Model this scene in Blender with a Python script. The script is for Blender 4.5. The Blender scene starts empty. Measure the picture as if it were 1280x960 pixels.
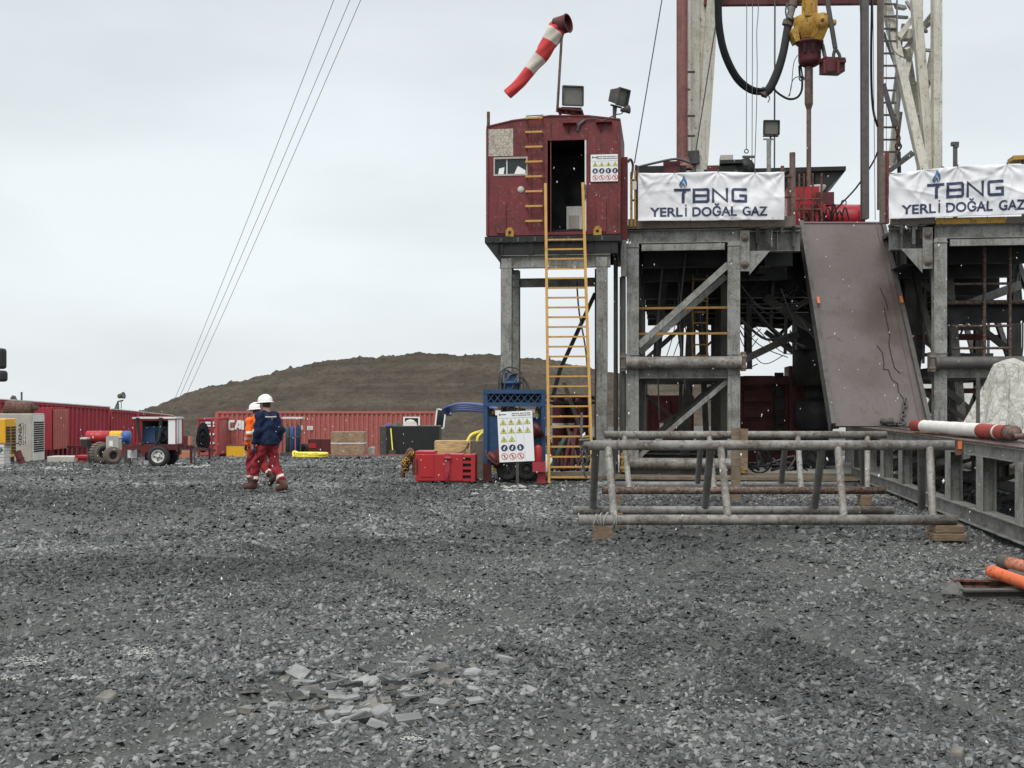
import bpy, bmesh, math, random
import numpy as np
from mathutils import Vector, Matrix, noise as mnoise

# ------------------------------------------------------------------ camera, world, sun, exposure
scene = bpy.context.scene
COL = scene.collection
F = 1500.0                      # focal length in pixels of the 1280 px wide photograph
EYE = 1.68
HORIZON = 503.0
cam_data = bpy.data.cameras.new('camera')
cam_data.sensor_width = 36.0
cam_data.lens = 36.0 * F / 1280.0
cam_data.shift_y = (HORIZON - 480.0) / 1280.0
cam_data.clip_start = 0.05
cam_data.clip_end = 9000.0
cam = bpy.data.objects.new('camera', cam_data)
COL.objects.link(cam)
cam.location = (0, 0, EYE)
cam.rotation_euler = (math.radians(90), 0, 0)
scene.camera = cam

SUN_EL, SUN_AZ = math.radians(52), math.radians(-155)   # behind the camera, a little to the left
world = bpy.data.worlds.new('World')
scene.world = world
world.use_nodes = True
wn = world.node_tree; wn.nodes.clear()
def wnode(t, **kw):
    n = wn.nodes.new(t)
    for k, v in kw.items(): setattr(n, k, v)
    return n
w_out = wnode('ShaderNodeOutputWorld'); w_bg = wnode('ShaderNodeBackground')
w_sky = wnode('ShaderNodeTexSky', sky_type='NISHITA', sun_disc=False)
w_sky.sun_elevation = SUN_EL; w_sky.sun_rotation = math.radians(-155)
w_sky.air_density = 1.0; w_sky.dust_density = 4.0; w_sky.altitude = 100
w_bg.inputs['Strength'].default_value = 0.1
w_tc = wnode('ShaderNodeTexCoord'); w_sep = wnode('ShaderNodeSeparateXYZ')
wn.links.new(w_tc.outputs['Generated'], w_sep.inputs[0])
w_ramp = wnode('ShaderNodeValToRGB')      # an overcast sky: pale near the horizon, brighter overhead
cr = w_ramp.color_ramp
cr.elements[0].position = 0.0; cr.elements[0].color = (0.83, 0.87, 0.89, 1)
cr.elements[1].position = 1.0; cr.elements[1].color = (1.0, 1.0, 1.0, 1)
for p, c in ((0.10, (0.80, 0.85, 0.875)), (0.32, (0.74, 0.80, 0.835)), (0.5, (0.85, 0.90, 0.92))):
    e = cr.elements.new(p); e.color = (*c, 1)
wn.links.new(w_sep.outputs['Z'], w_ramp.inputs[0])
# soft cloud structure
w_map = wnode('ShaderNodeMapping'); w_map.inputs['Scale'].default_value = (1.2, 1.2, 4.0)
w_noise = wnode('ShaderNodeTexNoise'); w_noise.inputs['Scale'].default_value = 1.6
w_noise.inputs['Detail'].default_value = 6; w_noise.inputs['Roughness'].default_value = 0.5
wn.links.new(w_tc.outputs['Generated'], w_map.inputs[0]); wn.links.new(w_map.outputs[0], w_noise.inputs['Vector'])
w_cl = wnode('ShaderNodeMapRange')
for k, v in (('From Min', 0.36), ('From Max', 0.64), ('To Min', 8.9), ('To Max', 10.7)): w_cl.inputs[k].default_value = v
wn.links.new(w_noise.outputs['Fac'], w_cl.inputs['Value'])
w_mul = wnode('ShaderNodeVectorMath', operation='SCALE')
wn.links.new(w_ramp.outputs['Color'], w_mul.inputs[0]); wn.links.new(w_cl.outputs['Result'], w_mul.inputs['Scale'])
# brighter cloud dome overhead (CIE overcast)
w_zen = wnode('ShaderNodeMapRange')
for k, v in (('From Min', 0.36), ('From Max', 0.95), ('To Min', 1.0), ('To Max', 1.7)): w_zen.inputs[k].default_value = v
wn.links.new(w_sep.outputs['Z'], w_zen.inputs['Value'])
w_mul2 = wnode('ShaderNodeVectorMath', operation='SCALE')
wn.links.new(w_mul.outputs[0], w_mul2.inputs[0]); wn.links.new(w_zen.outputs['Result'], w_mul2.inputs['Scale'])
w_mix = wnode('ShaderNodeMix', data_type='RGBA'); w_mix.inputs['Factor'].default_value = 0.93
wn.links.new(w_sky.outputs[0], w_mix.inputs['A']); wn.links.new(w_mul2.outputs[0], w_mix.inputs['B'])
wn.links.new(w_mix.outputs['Result'], w_bg.inputs['Color']); wn.links.new(w_bg.outputs[0], w_out.inputs[0])

sun_d = bpy.data.lights.new('sun', 'SUN'); sun_d.energy = 1.35; sun_d.angle = math.radians(22); sun_d.color = (1.0, 0.975, 0.94)
sun = bpy.data.objects.new('sun', sun_d); COL.objects.link(sun)
sdir = Vector((math.sin(SUN_AZ) * math.cos(SUN_EL), math.cos(SUN_AZ) * math.cos(SUN_EL), math.sin(SUN_EL)))
sun.location = sdir * 60
sun.rotation_euler = (-sdir).to_track_quat('-Z', 'Y').to_euler()
vs = scene.view_settings
vs.view_transform = 'Standard'; vs.look = 'None'; vs.exposure = 0.13; vs.gamma = 1.0; vs.use_curve_mapping = False
scene.cycles.max_bounces = 5; scene.cycles.diffuse_bounces = 3; scene.cycles.glossy_bounces = 2
scene.cycles.transparent_max_bounces = 4

# ------------------------------------------------------------------ materials
def C(r, g, b):
    f = lambda v: (v / 255 / 12.92) if v / 255 <= 0.04045 else ((v / 255 + 0.055) / 1.055) ** 2.4
    return (f(r), f(g), f(b))
class N:
    def __init__(s, name):
        s.m = bpy.data.materials.new(name); s.m.use_nodes = True
        s.t = s.m.node_tree; s.t.nodes.clear()
        s.out = s.n('ShaderNodeOutputMaterial'); s.b = s.n('ShaderNodeBsdfPrincipled')
        s.l(s.b.outputs[0], s.out.inputs[0])
        s.pos = s.n('ShaderNodeNewGeometry').outputs['Position']
    def n(s, t, **kw):
        n = s.t.nodes.new(t)
        for k, v in kw.items(): setattr(n, k, v)
        return n
    def l(s, a, b): s.t.links.new(a, b)
    def noise(s, scale, detail=4, rough=0.55, stretch=None, off=0.0):
        m = s.n('ShaderNodeMapping')
        m.inputs['Location'].default_value = (off, off * 1.7, off * .6)
        if stretch: m.inputs['Scale'].default_value = stretch
        s.l(s.pos, m.inputs[0])
        x = s.n('ShaderNodeTexNoise'); x.inputs['Scale'].default_value = scale
        x.inputs['Detail'].default_value = detail; x.inputs['Roughness'].default_value = rough
        s.l(m.outputs[0], x.inputs['Vector']); return x.outputs['Fac']
    def voro(s, scale, feature='F1', out='Distance', stretch=None):
        m = s.n('ShaderNodeMapping')
        if stretch: m.inputs['Scale'].default_value = stretch
        s.l(s.pos, m.inputs[0])
        x = s.n('ShaderNodeTexVoronoi', feature=feature); x.inputs['Scale'].default_value = scale
        s.l(m.outputs[0], x.inputs['Vector']); return x.outputs[out]
    def rng(s, v, a, b, c=0.0, d=1.0):
        x = s.n('ShaderNodeMapRange', interpolation_type='SMOOTHSTEP')
        s.l(v, x.inputs['Value'])
        for k, q in (('From Min', a), ('From Max', b), ('To Min', c), ('To Max', d)): x.inputs[k].default_value = q
        return x.outputs['Result']
    def mix(s, f, a, b, mode='MIX'):
        x = s.n('ShaderNodeMix', data_type='RGBA', blend_type=mode)
        for sock, v in ((x.inputs['Factor'], f), (x.inputs['A'], a), (x.inputs['B'], b)):
            if isinstance(v, tuple): sock.default_value = (*v, 1)
            elif isinstance(v, (int, float)): sock.default_value = v
            else: s.l(v, sock)
        return x.outputs['Result']
    def math(s, op, a, b=0.0):
        x = s.n('ShaderNodeMath', operation=op)
        for i, v in enumerate((a, b)):
            if isinstance(v, (int, float)): x.inputs[i].default_value = v
            else: s.l(v, x.inputs[i])
        return x.outputs[0]
    def bump(s, h, strength=0.3, dist=0.02):
        x = s.n('ShaderNodeBump'); x.inputs['Strength'].default_value = strength; x.inputs['Distance'].default_value = dist
        s.l(h, x.inputs['Height']); s.l(x.outputs[0], s.b.inputs['Normal'])
    def fin(s, col, rough=0.6, metal=0.0, spec=0.5):
        if isinstance(col, tuple): s.b.inputs['Base Color'].default_value = (*col, 1)
        else: s.l(col, s.b.inputs['Base Color'])
        if isinstance(rough, (int, float)): s.b.inputs['Roughness'].default_value = rough
        else: s.l(rough, s.b.inputs['Roughness'])
        s.b.inputs['Metallic'].default_value = metal; s.b.inputs['Specular IOR Level'].default_value = spec
        return s.m
def sc(c, k): return tuple(min(1.0, x * k) for x in c)
_cache = {}
def paint(name, col, dirt=0.35, rust=0.15, rustcol=(0.16, 0.07, 0.035), rough=0.55, scale=2.5, streak=0.3, spec=0.4, dirtcol=None, bump=0.25):
    """painted or bare steel with blotches of grime, small rust spots and vertical run marks"""
    if name in _cache: return _cache[name]
    s = N(name)
    big = s.noise(scale, 5, 0.6); fine = s.noise(scale * 9, 4, 0.7, off=3.1); run = s.noise(3.5, 4, 0.6, (5, 5, 0.35), off=1.3)
    dc = dirtcol or sc(col, 0.45)
    c = s.mix(s.math('MULTIPLY', s.rng(big, 0.38, 0.72), dirt), col, dc)
    c = s.mix(s.math('MULTIPLY', s.rng(run, 0.5, 0.72), streak), c, dc)
    c = s.mix(s.math('MULTIPLY', s.rng(fine, 0.42, 0.7), dirt * 0.6), c, sc(col, 1.35))
    r0 = 0.72 - rust * 0.42
    spot = s.math('MULTIPLY', s.rng(s.noise(scale * 5, 6, 0.75, off=7.7), r0 - 0.05, r0 + 0.03), min(1, 0.45 + rust))
    c = s.mix(spot, c, rustcol)
    s.bump(s.math('ADD', fine, s.math('MULTIPLY', spot, 0.6)), bump, 0.006)
    _cache[name] = s.fin(c, s.rng(big, 0.3, 0.75, rough - 0.14, rough + 0.18), 0.0, spec)
    return _cache[name]
def plain(name, col, rough=0.6, metal=0.0, spec=0.5, var=0.25, scale=6):
    if name in _cache: return _cache[name]
    s = N(name); c = s.mix(s.math('MULTIPLY', s.noise(scale, 4), var * 2), sc(col, 1 + var), sc(col, 1 - var))
    _cache[name] = s.fin(c, rough, metal, spec); return _cache[name]

M = {}
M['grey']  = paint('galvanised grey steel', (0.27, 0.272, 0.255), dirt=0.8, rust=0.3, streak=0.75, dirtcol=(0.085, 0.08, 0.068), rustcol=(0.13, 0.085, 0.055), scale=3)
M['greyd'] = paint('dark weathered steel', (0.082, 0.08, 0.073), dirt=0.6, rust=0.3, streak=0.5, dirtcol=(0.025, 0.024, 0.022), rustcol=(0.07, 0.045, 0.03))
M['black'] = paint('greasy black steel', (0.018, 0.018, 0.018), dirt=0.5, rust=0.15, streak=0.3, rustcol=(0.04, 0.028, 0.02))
M['tube']  = paint('worn grey tube steel', (0.24, 0.23, 0.21), dirt=1.0, rust=0.34, streak=0.3, dirtcol=(0.075, 0.06, 0.047), rustcol=(0.10, 0.065, 0.045), scale=2.4)
M['tubed'] = paint('wet dark tube steel', (0.095, 0.093, 0.088), dirt=0.6, rust=0.3, streak=0.3, dirtcol=(0.05, 0.045, 0.04), rustcol=(0.08, 0.05, 0.03), scale=5)
M['tuber'] = paint('rusty tube steel', (0.19, 0.155, 0.135), dirt=0.9, rust=0.55, streak=0.1, dirtcol=(0.085, 0.055, 0.04), rustcol=(0.085, 0.045, 0.03), scale=4)
M['cream'] = paint('chipped cream mast paint', (0.58, 0.56, 0.48), dirt=0.6, rust=0.24, streak=0.85, dirtcol=(0.30, 0.275, 0.22), rustcol=(0.13, 0.10, 0.075), scale=1.6)
M['cabin'] = paint('weathered dark red paint', (0.165, 0.024, 0.027), dirt=0.7, rust=0.26, streak=0.9, dirtcol=(0.066, 0.022, 0.021), rustcol=(0.21, 0.12, 0.11), scale=2.2, bump=.5)
M['redd']  = paint('dirty dark red machinery paint', (0.105, 0.017, 0.020), dirt=0.6, rust=0.25, streak=0.4, dirtcol=(0.04, 0.012, 0.012), rustcol=(0.05, 0.03, 0.025))
M['redb']  = paint('bright red paint', (0.40, 0.024, 0.028), dirt=0.5, rust=0.12, streak=0.2, dirtcol=(0.30, 0.018, 0.02), rustcol=(0.10, 0.04, 0.035), rough=0.42)
M['redw']  = paint('faded wine red shed paint', (0.34, 0.036, 0.052), dirt=0.35, rust=0.1, streak=0.5, dirtcol=(0.22, 0.03, 0.04), rustcol=(0.5, 0.2, 0.2))
M['cont']  = paint('sun faded red container paint', (0.42, 0.125, 0.105), dirt=0.4, rust=0.2, streak=0.5, dirtcol=(0.28, 0.08, 0.07), rustcol=(0.55, 0.28, 0.25), scale=2)
M['yel']   = paint('worn yellow ladder paint', (0.55, 0.31, 0.08), dirt=0.4, rust=0.25, streak=0.3, dirtcol=(0.34, 0.20, 0.06), rustcol=(0.14, 0.085, 0.05), scale=4)
M['yelm']  = paint('greasy yellow machine paint', (0.44, 0.25, 0.035), dirt=0.6, rust=0.34, streak=0.5, dirtcol=(0.25, 0.14, 0.03), rustcol=(0.08, 0.05, 0.03))
M['yelb']  = paint('bright yellow paint', (0.75, 0.40, 0.02), dirt=0.25, rust=0.05, streak=0.25, dirtcol=(0.5, 0.27, 0.03))
M['blue']  = paint('navy blue machine paint', (0.024, 0.068, 0.15), dirt=0.55, rust=0.12, streak=0.4, dirtcol=(0.016, 0.04, 0.085), rustcol=(0.16, 0.2, 0.25))
M['blueb'] = plain('blue rubber hose', (0.03, 0.055, 0.20), 0.5)
M['ramp']  = paint('worn brown ramp plate', (0.135, 0.112, 0.107), dirt=0.8, rust=0.12, streak=0.5, dirtcol=(0.085, 0.060, 0.050), rustcol=(0.12, 0.07, 0.05), scale=1.3, rough=0.45)
_r = N('worn brown steel plate')
_a = _r.noise(.9, 5, .6); _b = _r.noise(3, 6, .7, (14, 2, .6), off=2); _c = _r.noise(2.5, 5, .7, (1, 1, 1), off=6); _d = _r.noise(9, 5, .75, (9, 2, .25), off=9)
_k = _r.mix(_r.rng(_a, .35, .65), (.082, .061, .055), (.124, .102, .097)); _k = _r.mix(_r.math('MULTIPLY', _r.rng(_b, .5, .7), .55), _k, (.065, .047, .042))
_k = _r.mix(_r.math('MULTIPLY', _r.rng(_d, .60, .68), .6), _k, (.22, .20, .195)); _k = _r.mix(_r.math('MULTIPLY', _r.rng(_c, .60, .68), .7), _k, (.075, .042, .030))
_r.bump(_r.math('ADD', _c, _d), .3, .008); M['ramp'] = _r.fin(_k, _r.rng(_a, .3, .7, .38, .62))
M['rust']  = paint('rusted iron', (0.17, 0.085, 0.06), dirt=0.6, rust=0.5, streak=0.3, dirtcol=(0.08, 0.04, 0.028), rustcol=(0.06, 0.035, 0.025), rough=0.8)
M['kelly'] = paint('brown drill pipe steel', (0.16, 0.105, 0.085), dirt=0.6, rust=0.4, streak=0.5, dirtcol=(0.07, 0.045, 0.035), rustcol=(0.08, 0.04, 0.025))
M['salmon'] = plain('pale salmon plastic', (0.42, 0.17, 0.10), 0.6)
M['redm'] = paint('glossy red motor paint', (0.40, 0.02, 0.035), dirt=0.5, rust=0.15, streak=0.3, rough=.4)
M['riser'] = paint('dull red riser paint', (0.22, 0.085, 0.075), dirt=0.6, rust=0.3, streak=0.6, dirtcol=(0.10, 0.05, 0.045), rustcol=(0.07, 0.04, 0.03))
M['tubeshade'] = paint('shaded grey tube steel', (0.17, 0.165, 0.155), dirt=0.7, rust=0.25, streak=0.3, dirtcol=(0.075, 0.065, 0.055), rustcol=(0.09, 0.06, 0.04), scale=4)  # rear rack struts: their shade put into a darker grey
M['orange']= paint('orange pipe paint', (0.68, 0.13, 0.035), dirt=0.55, rust=0.3, streak=0.2, dirtcol=(0.42, 0.12, 0.07), rustcol=(0.14, 0.07, 0.04))
M['white'] = paint('dirty white paint', (0.66, 0.66, 0.62), dirt=0.4, rust=0.14, streak=0.35, dirtcol=(0.36, 0.35, 0.31), rustcol=(0.16, 0.10, 0.07))
M['silver']= paint('grey beige generator paint', (0.42, 0.40, 0.36), dirt=0.4, rust=0.1, streak=0.4, dirtcol=(0.24, 0.22, 0.19))
M['whitep']= plain('white board paint', (0.76, 0.77, 0.76), 0.5, var=0.06)
M['rubber']= plain('black rubber', (0.022, 0.022, 0.022), 0.75, var=0.4)
M['hose']  = plain('dark grey rubber hose', (0.016, 0.018, 0.019), 0.85, spec=.15, var=0.4, scale=12)
M['hosew'] = plain('dusty grey hose', (0.045, 0.046, 0.045), 0.85, spec=.2, var=0.4, scale=12)
M['cable'] = plain('wire rope steel', (0.07, 0.07, 0.07), 0.6, var=0.2)
M['guy']   = plain('guy wire steel', (0.26, 0.265, 0.27), 0.6, var=0.1)
M['glass'] = plain('dark glass', (0.02, 0.024, 0.026), 0.08, var=0.1)
M['lamp']  = plain('floodlight glass', (0.13, 0.13, 0.11), 0.2, var=0.5)
M['dark']  = plain('painted hollow shade', (0.010, 0.010, 0.010), 0.9, var=0.2)  # near-black colour standing in for the shade inside hollows
M['blackp']= plain('black sign print', (0.02, 0.02, 0.022), 0.6, var=0.05)
M['yelp']  = plain('yellow sign print', (0.62, 0.60, 0.10), 0.6, var=0.05)
M['navyp'] = plain('navy banner print', (0.028, 0.036, 0.085), 0.6, var=0.1)
M['bluep'] = plain('blue banner print', (0.045, 0.13, 0.27), 0.6, var=0.1)
M['redp']  = plain('red sign print', (0.55, 0.05, 0.04), 0.6, var=0.1)
M['orangep']=plain('orange plastic', (0.48, 0.14, 0.05), 0.6, var=0.3)
M['yhose'] = plain('yellow hose', (0.80, 0.68, 0.08), 0.5, var=0.15)
M['green'] = paint('green painted steel', (0.06, 0.12, 0.09), dirt=0.4)
M['greenc']= plain('dark green gas cylinder paint', (0.045, 0.10, 0.10), 0.45, var=0.2)
M['bluec'] = plain('blue gas cylinder paint', (0.04, 0.10, 0.30), 0.45, var=0.2)
M['brass'] = plain('brass valve', (0.35, 0.22, 0.08), 0.4, 0.8)
M['concrete']=paint('stained concrete', (0.50, 0.48, 0.43), dirt=0.5, rust=0.2, streak=0.3, dirtcol=(0.30, 0.27, 0.22), rustcol=(0.2, 0.15, 0.1), rough=0.9)
M['mud']   = plain('dried mud', (0.15, 0.12, 0.10), 0.95, var=0.5, scale=14)
def wood(name, col, stretch=(1, 1, 12), scale=3):
    s = N(name); g = s.noise(scale * 3, 5, 0.6, stretch)
    c = s.mix(s.rng(g, 0.3, 0.7), sc(col, 0.55), sc(col, 1.25))
    c = s.mix(s.math('MULTIPLY', s.rng(s.noise(3, 4, off=5), 0.45, 0.7), 0.6), c, sc(col, 0.5))
    s.bump(g, 0.5, 0.01); return s.fin(c, 0.9)
M['wood']  = wood('weathered timber', (0.22, 0.155, 0.10), (1, 1, 10))
M['woodh'] = wood('wet grey brown timber', (0.20, 0.16, 0.11), (0.6, 8, 8))
M['ply']   = wood('plywood', (0.36, 0.24, 0.15), (0.7, 3, 5), 2)
M['plyl']  = wood('pale new plywood', (0.62, 0.42, 0.20), (0.7, 3, 5), 2)

# ------------------------------------------------------------------ mesh building
def rot_z(a): return Matrix.Rotation(a, 4, 'Z')
class TR:
    """a placement: local coordinates to world"""
    def __init__(s, loc=(0, 0, 0), rz=0.0): s.m = Matrix.Translation(loc) @ rot_z(rz)
    def __call__(s, p): return s.m @ Vector(p)
ID = TR()
YAW = math.atan(190 / 1500.0)
RIG = TR((2.7, 27.0, 0), -YAW)     # rig frame: u along the front, v into depth
def ru(px, v=0.0):
    """u of the rig frame that a line of sight through column px meets at depth v"""
    k = (px - 640) / F; c, s = math.cos(YAW), math.sin(YAW)
    return (27 * k - 2.7 + v * (c * k - s)) / (c + s * k)
def rz(py, u, v):
    y = RIG((u, v, 0)).y
    return EYE + (HORIZON - py) * y / F
def R(px, py, v):
    u = ru(px, v); return (u, v, rz(py, u, v))
def W(px, py, d):
    """world point seen at (px, py) at the distance d"""
    return Vector(((px - 640) / F * d, d, EYE + (HORIZON - py) / F * d))
def gz(x, y):
    """height of the yard: flat round the rig, falling away to the back left"""
    t = max(0.0, y - 24.0) / 32.0
    t = min(t, 1.55)
    k = min(1.0, max(0.0, (2.0 - x) / 4.0)); k = k * k * (3 - 2 * k)
    return -t * k

class MB:
    def __init__(s, mat=None, T=ID):
        s.v = []; s.f = []; s.mi = []; s.sm = []; s.mats = []; s.cur = 0; s.T = T
        if mat is not None: s.use(mat)
    def use(s, mat):
        if isinstance(mat, str): mat = M[mat]
        if mat not in s.mats: s.mats.append(mat)
        s.cur = s.mats.index(mat); return s
    def add(s, vs, fs, smooth=False, world=False):
        b = len(s.v)
        s.v += [Vector(p) if world else s.T(p) for p in vs]
        s.f += [tuple(i + b for i in f) for f in fs]
        s.mi += [s.cur] * len(fs); s.sm += [smooth] * len(fs); return s
    def box(s, c, d, rz=0.0, rx=0.0, ry=0.0):
        hx, hy, hz = d[0] / 2, d[1] / 2, d[2] / 2
        m = Matrix.Translation(c) @ Matrix.Rotation(rz, 4, 'Z') @ Matrix.Rotation(ry, 4, 'Y') @ Matrix.Rotation(rx, 4, 'X')
        vs = [m @ Vector((x * hx, y * hy, z * hz)) for z in (-1, 1) for x, y in ((-1, -1), (1, -1), (1, 1), (-1, 1))]
        return s.add(vs, [(3, 2, 1, 0), (4, 5, 6, 7), (0, 1, 5, 4), (1, 2, 6, 5), (2, 3, 7, 6), (3, 0, 4, 7)])
    def bx(s, x0, x1, y0, y1, z0, z1):
        return s.box(((x0 + x1) / 2, (y0 + y1) / 2, (z0 + z1) / 2), (abs(x1 - x0), abs(y1 - y0), abs(z1 - z0)))
    def basis(s, p, q, up=(0, 0, 1)):
        p, q = Vector(p), Vector(q); d = (q - p).normalized(); up = Vector(up)
        a = d.cross(up)
        if a.length < 1e-4: a = d.cross(Vector((0, 1, 0)))
        a.normalize(); b = a.cross(d); return p, q, a, b
    def beam(s, p, q, w, h, up=(0, 0, 1), oa=0.0, ob=0.0):
        p, q, a, b = s.basis(p, q, up)
        vs = [e + a * (x * w / 2 + oa) + b * (y * h / 2 + ob) for e in (p, q) for x, y in ((-1, -1), (1, -1), (1, 1), (-1, 1))]
        return s.add(vs, [(3, 2, 1, 0), (4, 5, 6, 7), (0, 1, 5, 4), (1, 2, 6, 5), (2, 3, 7, 6), (3, 0, 4, 7)])
    def hbeam(s, p, q, w, h, up=(0, 0, 1), t=0.016):
        """rolled H section: flanges w wide, h deep along up"""
        s.beam(p, q, w, t, up, 0, h / 2 - t / 2); s.beam(p, q, w, t, up, 0, -h / 2 + t / 2)
        return s.beam(p, q, t, h - 2 * t, up)
    def tube(s, p, q, r, n=12, r2=None, cap=True):
        r2 = r if r2 is None else r2
        p, q, a, b = s.basis(p, q)
        vs = []
        for e, rr in ((p, r), (q, r2)):
            vs += [e + (a * math.cos(2 * math.pi * i / n) + b * math.sin(2 * math.pi * i / n)) * rr for i in range(n)]
        s.add(vs, [(i, (i + 1) % n, n + (i + 1) % n, n + i) for i in range(n)], True)
        if cap:
            s.add(vs[:n], [tuple(range(n - 1, -1, -1))]); s.add(vs[n:], [tuple(range(n))])
        return s
    def ring(s, c, axis, R_, r, n=20, m=8, a0=0.0, a1=2 * math.pi):
        """torus or part of one"""
        ax = Vector(axis).normalized(); a = ax.orthogonal().normalized(); b = ax.cross(a); c = Vector(c)
        full = abs(a1 - a0 - 2 * math.pi) < 1e-6; k = n if full else n + 1
        vs = []
        for i in range(k):
            t = a0 + (a1 - a0) * i / n; d = a * math.cos(t) + b * math.sin(t)
            for j in range(m):
                u = 2 * math.pi * j / m; vs.append(c + d * (R_ + r * math.cos(u)) + ax * (r * math.sin(u)))
        fs = [(i * m + j, ((i + 1) % k) * m + j, ((i + 1) % k) * m + (j + 1) % m, i * m + (j + 1) % m) for i in range(n) for j in range(m)]
        return s.add(vs, fs, True)
    def path(s, pts, r, n=8, sub=1, cap=True):
        """a hose or cable through the points (Catmull-Rom when sub > 1)"""
        P_ = [Vector(p) for p in pts]
        if sub > 1:
            Q = []
            for i in range(len(P_) - 1):
                p0 = P_[max(i - 1, 0)]; p1 = P_[i]; p2 = P_[i + 1]; p3 = P_[min(i + 2, len(P_) - 1)]
                for k in range(sub):
                    t = k / sub
                    Q.append(0.5 * ((2 * p1) + (p2 - p0) * t + (2 * p0 - 5 * p1 + 4 * p2 - p3) * t * t + (3 * p1 - p0 - 3 * p2 + p3) * t ** 3))
            Q.append(P_[-1]); P_ = Q
        rs = r if isinstance(r, (list, tuple)) else [r] * len(P_)
        if len(rs) != len(P_): rs = list(np.interp(np.linspace(0, 1, len(P_)), np.linspace(0, 1, len(rs)), rs))
        d = (P_[1] - P_[0]).normalized(); a = d.orthogonal().normalized(); vs = []
        for i, p in enumerate(P_):
            d = (P_[min(i + 1, len(P_) - 1)] - P_[max(i - 1, 0)]).normalized()
            a = (a - d * a.dot(d)).normalized(); b = d.cross(a)
            vs += [p + (a * math.cos(2 * math.pi * j / n) + b * math.sin(2 * math.pi * j / n)) * rs[i] for j in range(n)]
        k = len(P_)
        s.add(vs, [(i * n + j, i * n + (j + 1) % n, (i + 1) * n + (j + 1) % n, (i + 1) * n + j) for i in range(k - 1) for j in range(n)], True)
        if cap: s.add(vs[:n], [tuple(range(n - 1, -1, -1))]); s.add(vs[-n:], [tuple(range(n))])
        return s
    def lathe(s, c, axis, prof, n=24):
        """prof: list of (distance along axis, radius)"""
        ax = Vector(axis).normalized(); a = ax.orthogonal().normalized(); b = ax.cross(a); c = Vector(c); vs = []
        for h, r in prof:
            vs += [c + ax * h + (a * math.cos(2 * math.pi * i / n) + b * math.sin(2 * math.pi * i / n)) * max(r, 1e-4) for i in range(n)]
        k = len(prof)
        return s.add(vs, [(i * n + j, i * n + (j + 1) % n, (i + 1) * n + (j + 1) % n, (i + 1) * n + j) for i in range(k - 1) for j in range(n)], True)
    def prism(s, poly, ext, world=False):
        """a flat polygon (3-D points) pushed along ext"""
        n = len(poly); e = Vector(ext); P_ = [Vector(p) for p in poly]
        vs = P_ + [p + e for p in P_]
        return s.add(vs, [tuple(range(n - 1, -1, -1)), tuple(range(n, 2 * n))] + [(i, (i + 1) % n, n + (i + 1) % n, n + i) for i in range(n)], world=world)
    def chain(s, pts, link=0.05, r=0.009):
        """welded links alternating along a polyline"""
        P_ = [Vector(p) for p in pts]
        tot = [0.0]
        for i in range(1, len(P_)): tot.append(tot[-1] + (P_[i] - P_[i - 1]).length)
        k = max(2, int(tot[-1] / (link * 0.75)))
        for i in range(k):
            t = tot[-1] * (i + .5) / k; j = max(1, next((q for q in range(1, len(tot)) if tot[q] >= t), len(tot) - 1))
            f = (t - tot[j - 1]) / max(1e-6, tot[j] - tot[j - 1]); p = P_[j - 1].lerp(P_[j], f); d = (P_[j] - P_[j - 1]).normalized()
            o = d.orthogonal().normalized()
            if i % 2: o = d.cross(o)
            s.path([p + d * link * .5 * math.cos(a) + o * link * .3 * math.sin(a) for a in [2 * math.pi * q / 8 for q in range(9)]], r, 5, cap=False)
        return s
    def build(s, name, parent=None, bevel=0.0):
        me = bpy.data.meshes.new(name); me.from_pydata([tuple(p) for p in s.v], [], s.f)
        for m in s.mats: me.materials.append(m)
        me.polygons.foreach_set('material_index', s.mi); me.polygons.foreach_set('use_smooth', s.sm); me.update()
        o = bpy.data.objects.new(name, me); COL.objects.link(o)
        if parent is not None: o.parent = parent
        if bevel:
            b = o.modifiers.new('bevel', 'BEVEL'); b.width = bevel; b.segments = 2; b.limit_method = 'ANGLE'; b.harden_normals = False
        return o

def _islands(self, name, parent=None):
    """build every connected piece as an object of its own"""
    par = list(range(len(self.v)))
    def find(i):
        while par[i] != i: par[i] = par[par[i]]; i = par[i]
        return i
    for f in self.f:
        for i in f[1:]: par[find(i)] = find(f[0])
    groups = {}
    for k, f in enumerate(self.f): groups.setdefault(find(f[0]), []).append(k)
    out = []
    for ks in groups.values():
        m = MB(); m.mats = self.mats; used = sorted({i for k in ks for i in self.f[k]}); new = {i: j for j, i in enumerate(used)}
        m.v = [self.v[i] for i in used]; m.f = [tuple(new[i] for i in self.f[k]) for k in ks]; m.mi = [self.mi[k] for k in ks]; m.sm = [self.sm[k] for k in ks]
        out.append(m.build(name, parent))
    return out
MB.pieces = _islands
def tag(o, label=None, cat=None, group=None, kind=None):
    if label: o['label'] = label
    if cat: o['category'] = cat
    if group: o['group'] = group
    if kind: o['kind'] = kind
    return o
def thing(name, label, cat, group=None):
    o = bpy.data.objects.new(name, None); COL.objects.link(o); o.empty_display_size = 0.2
    return tag(o, label, cat, group)
def family(o):
    out = [o]
    for c in o.children: out += family(c)
    return out
settled = set()
def settle(root):
    """move the origin of a finished thing to the middle of its base"""
    if root.name in settled or root.type not in ('MESH', 'EMPTY'): return root
    settled.add(root.name)
    fam = [o for o in family(root) if o.type == 'MESH']
    lo = Vector((1e9,) * 3); hi = -lo
    for o in fam:
        for c in o.bound_box:
            for i in range(3): lo[i] = min(lo[i], c[i]); hi[i] = max(hi[i], c[i])
    if not fam: return root
    c = Vector(((lo.x + hi.x) / 2, (lo.y + hi.y) / 2, lo.z))
    for o in fam: o.data.transform(Matrix.Translation(-c))
    root.location = c; return root
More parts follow.
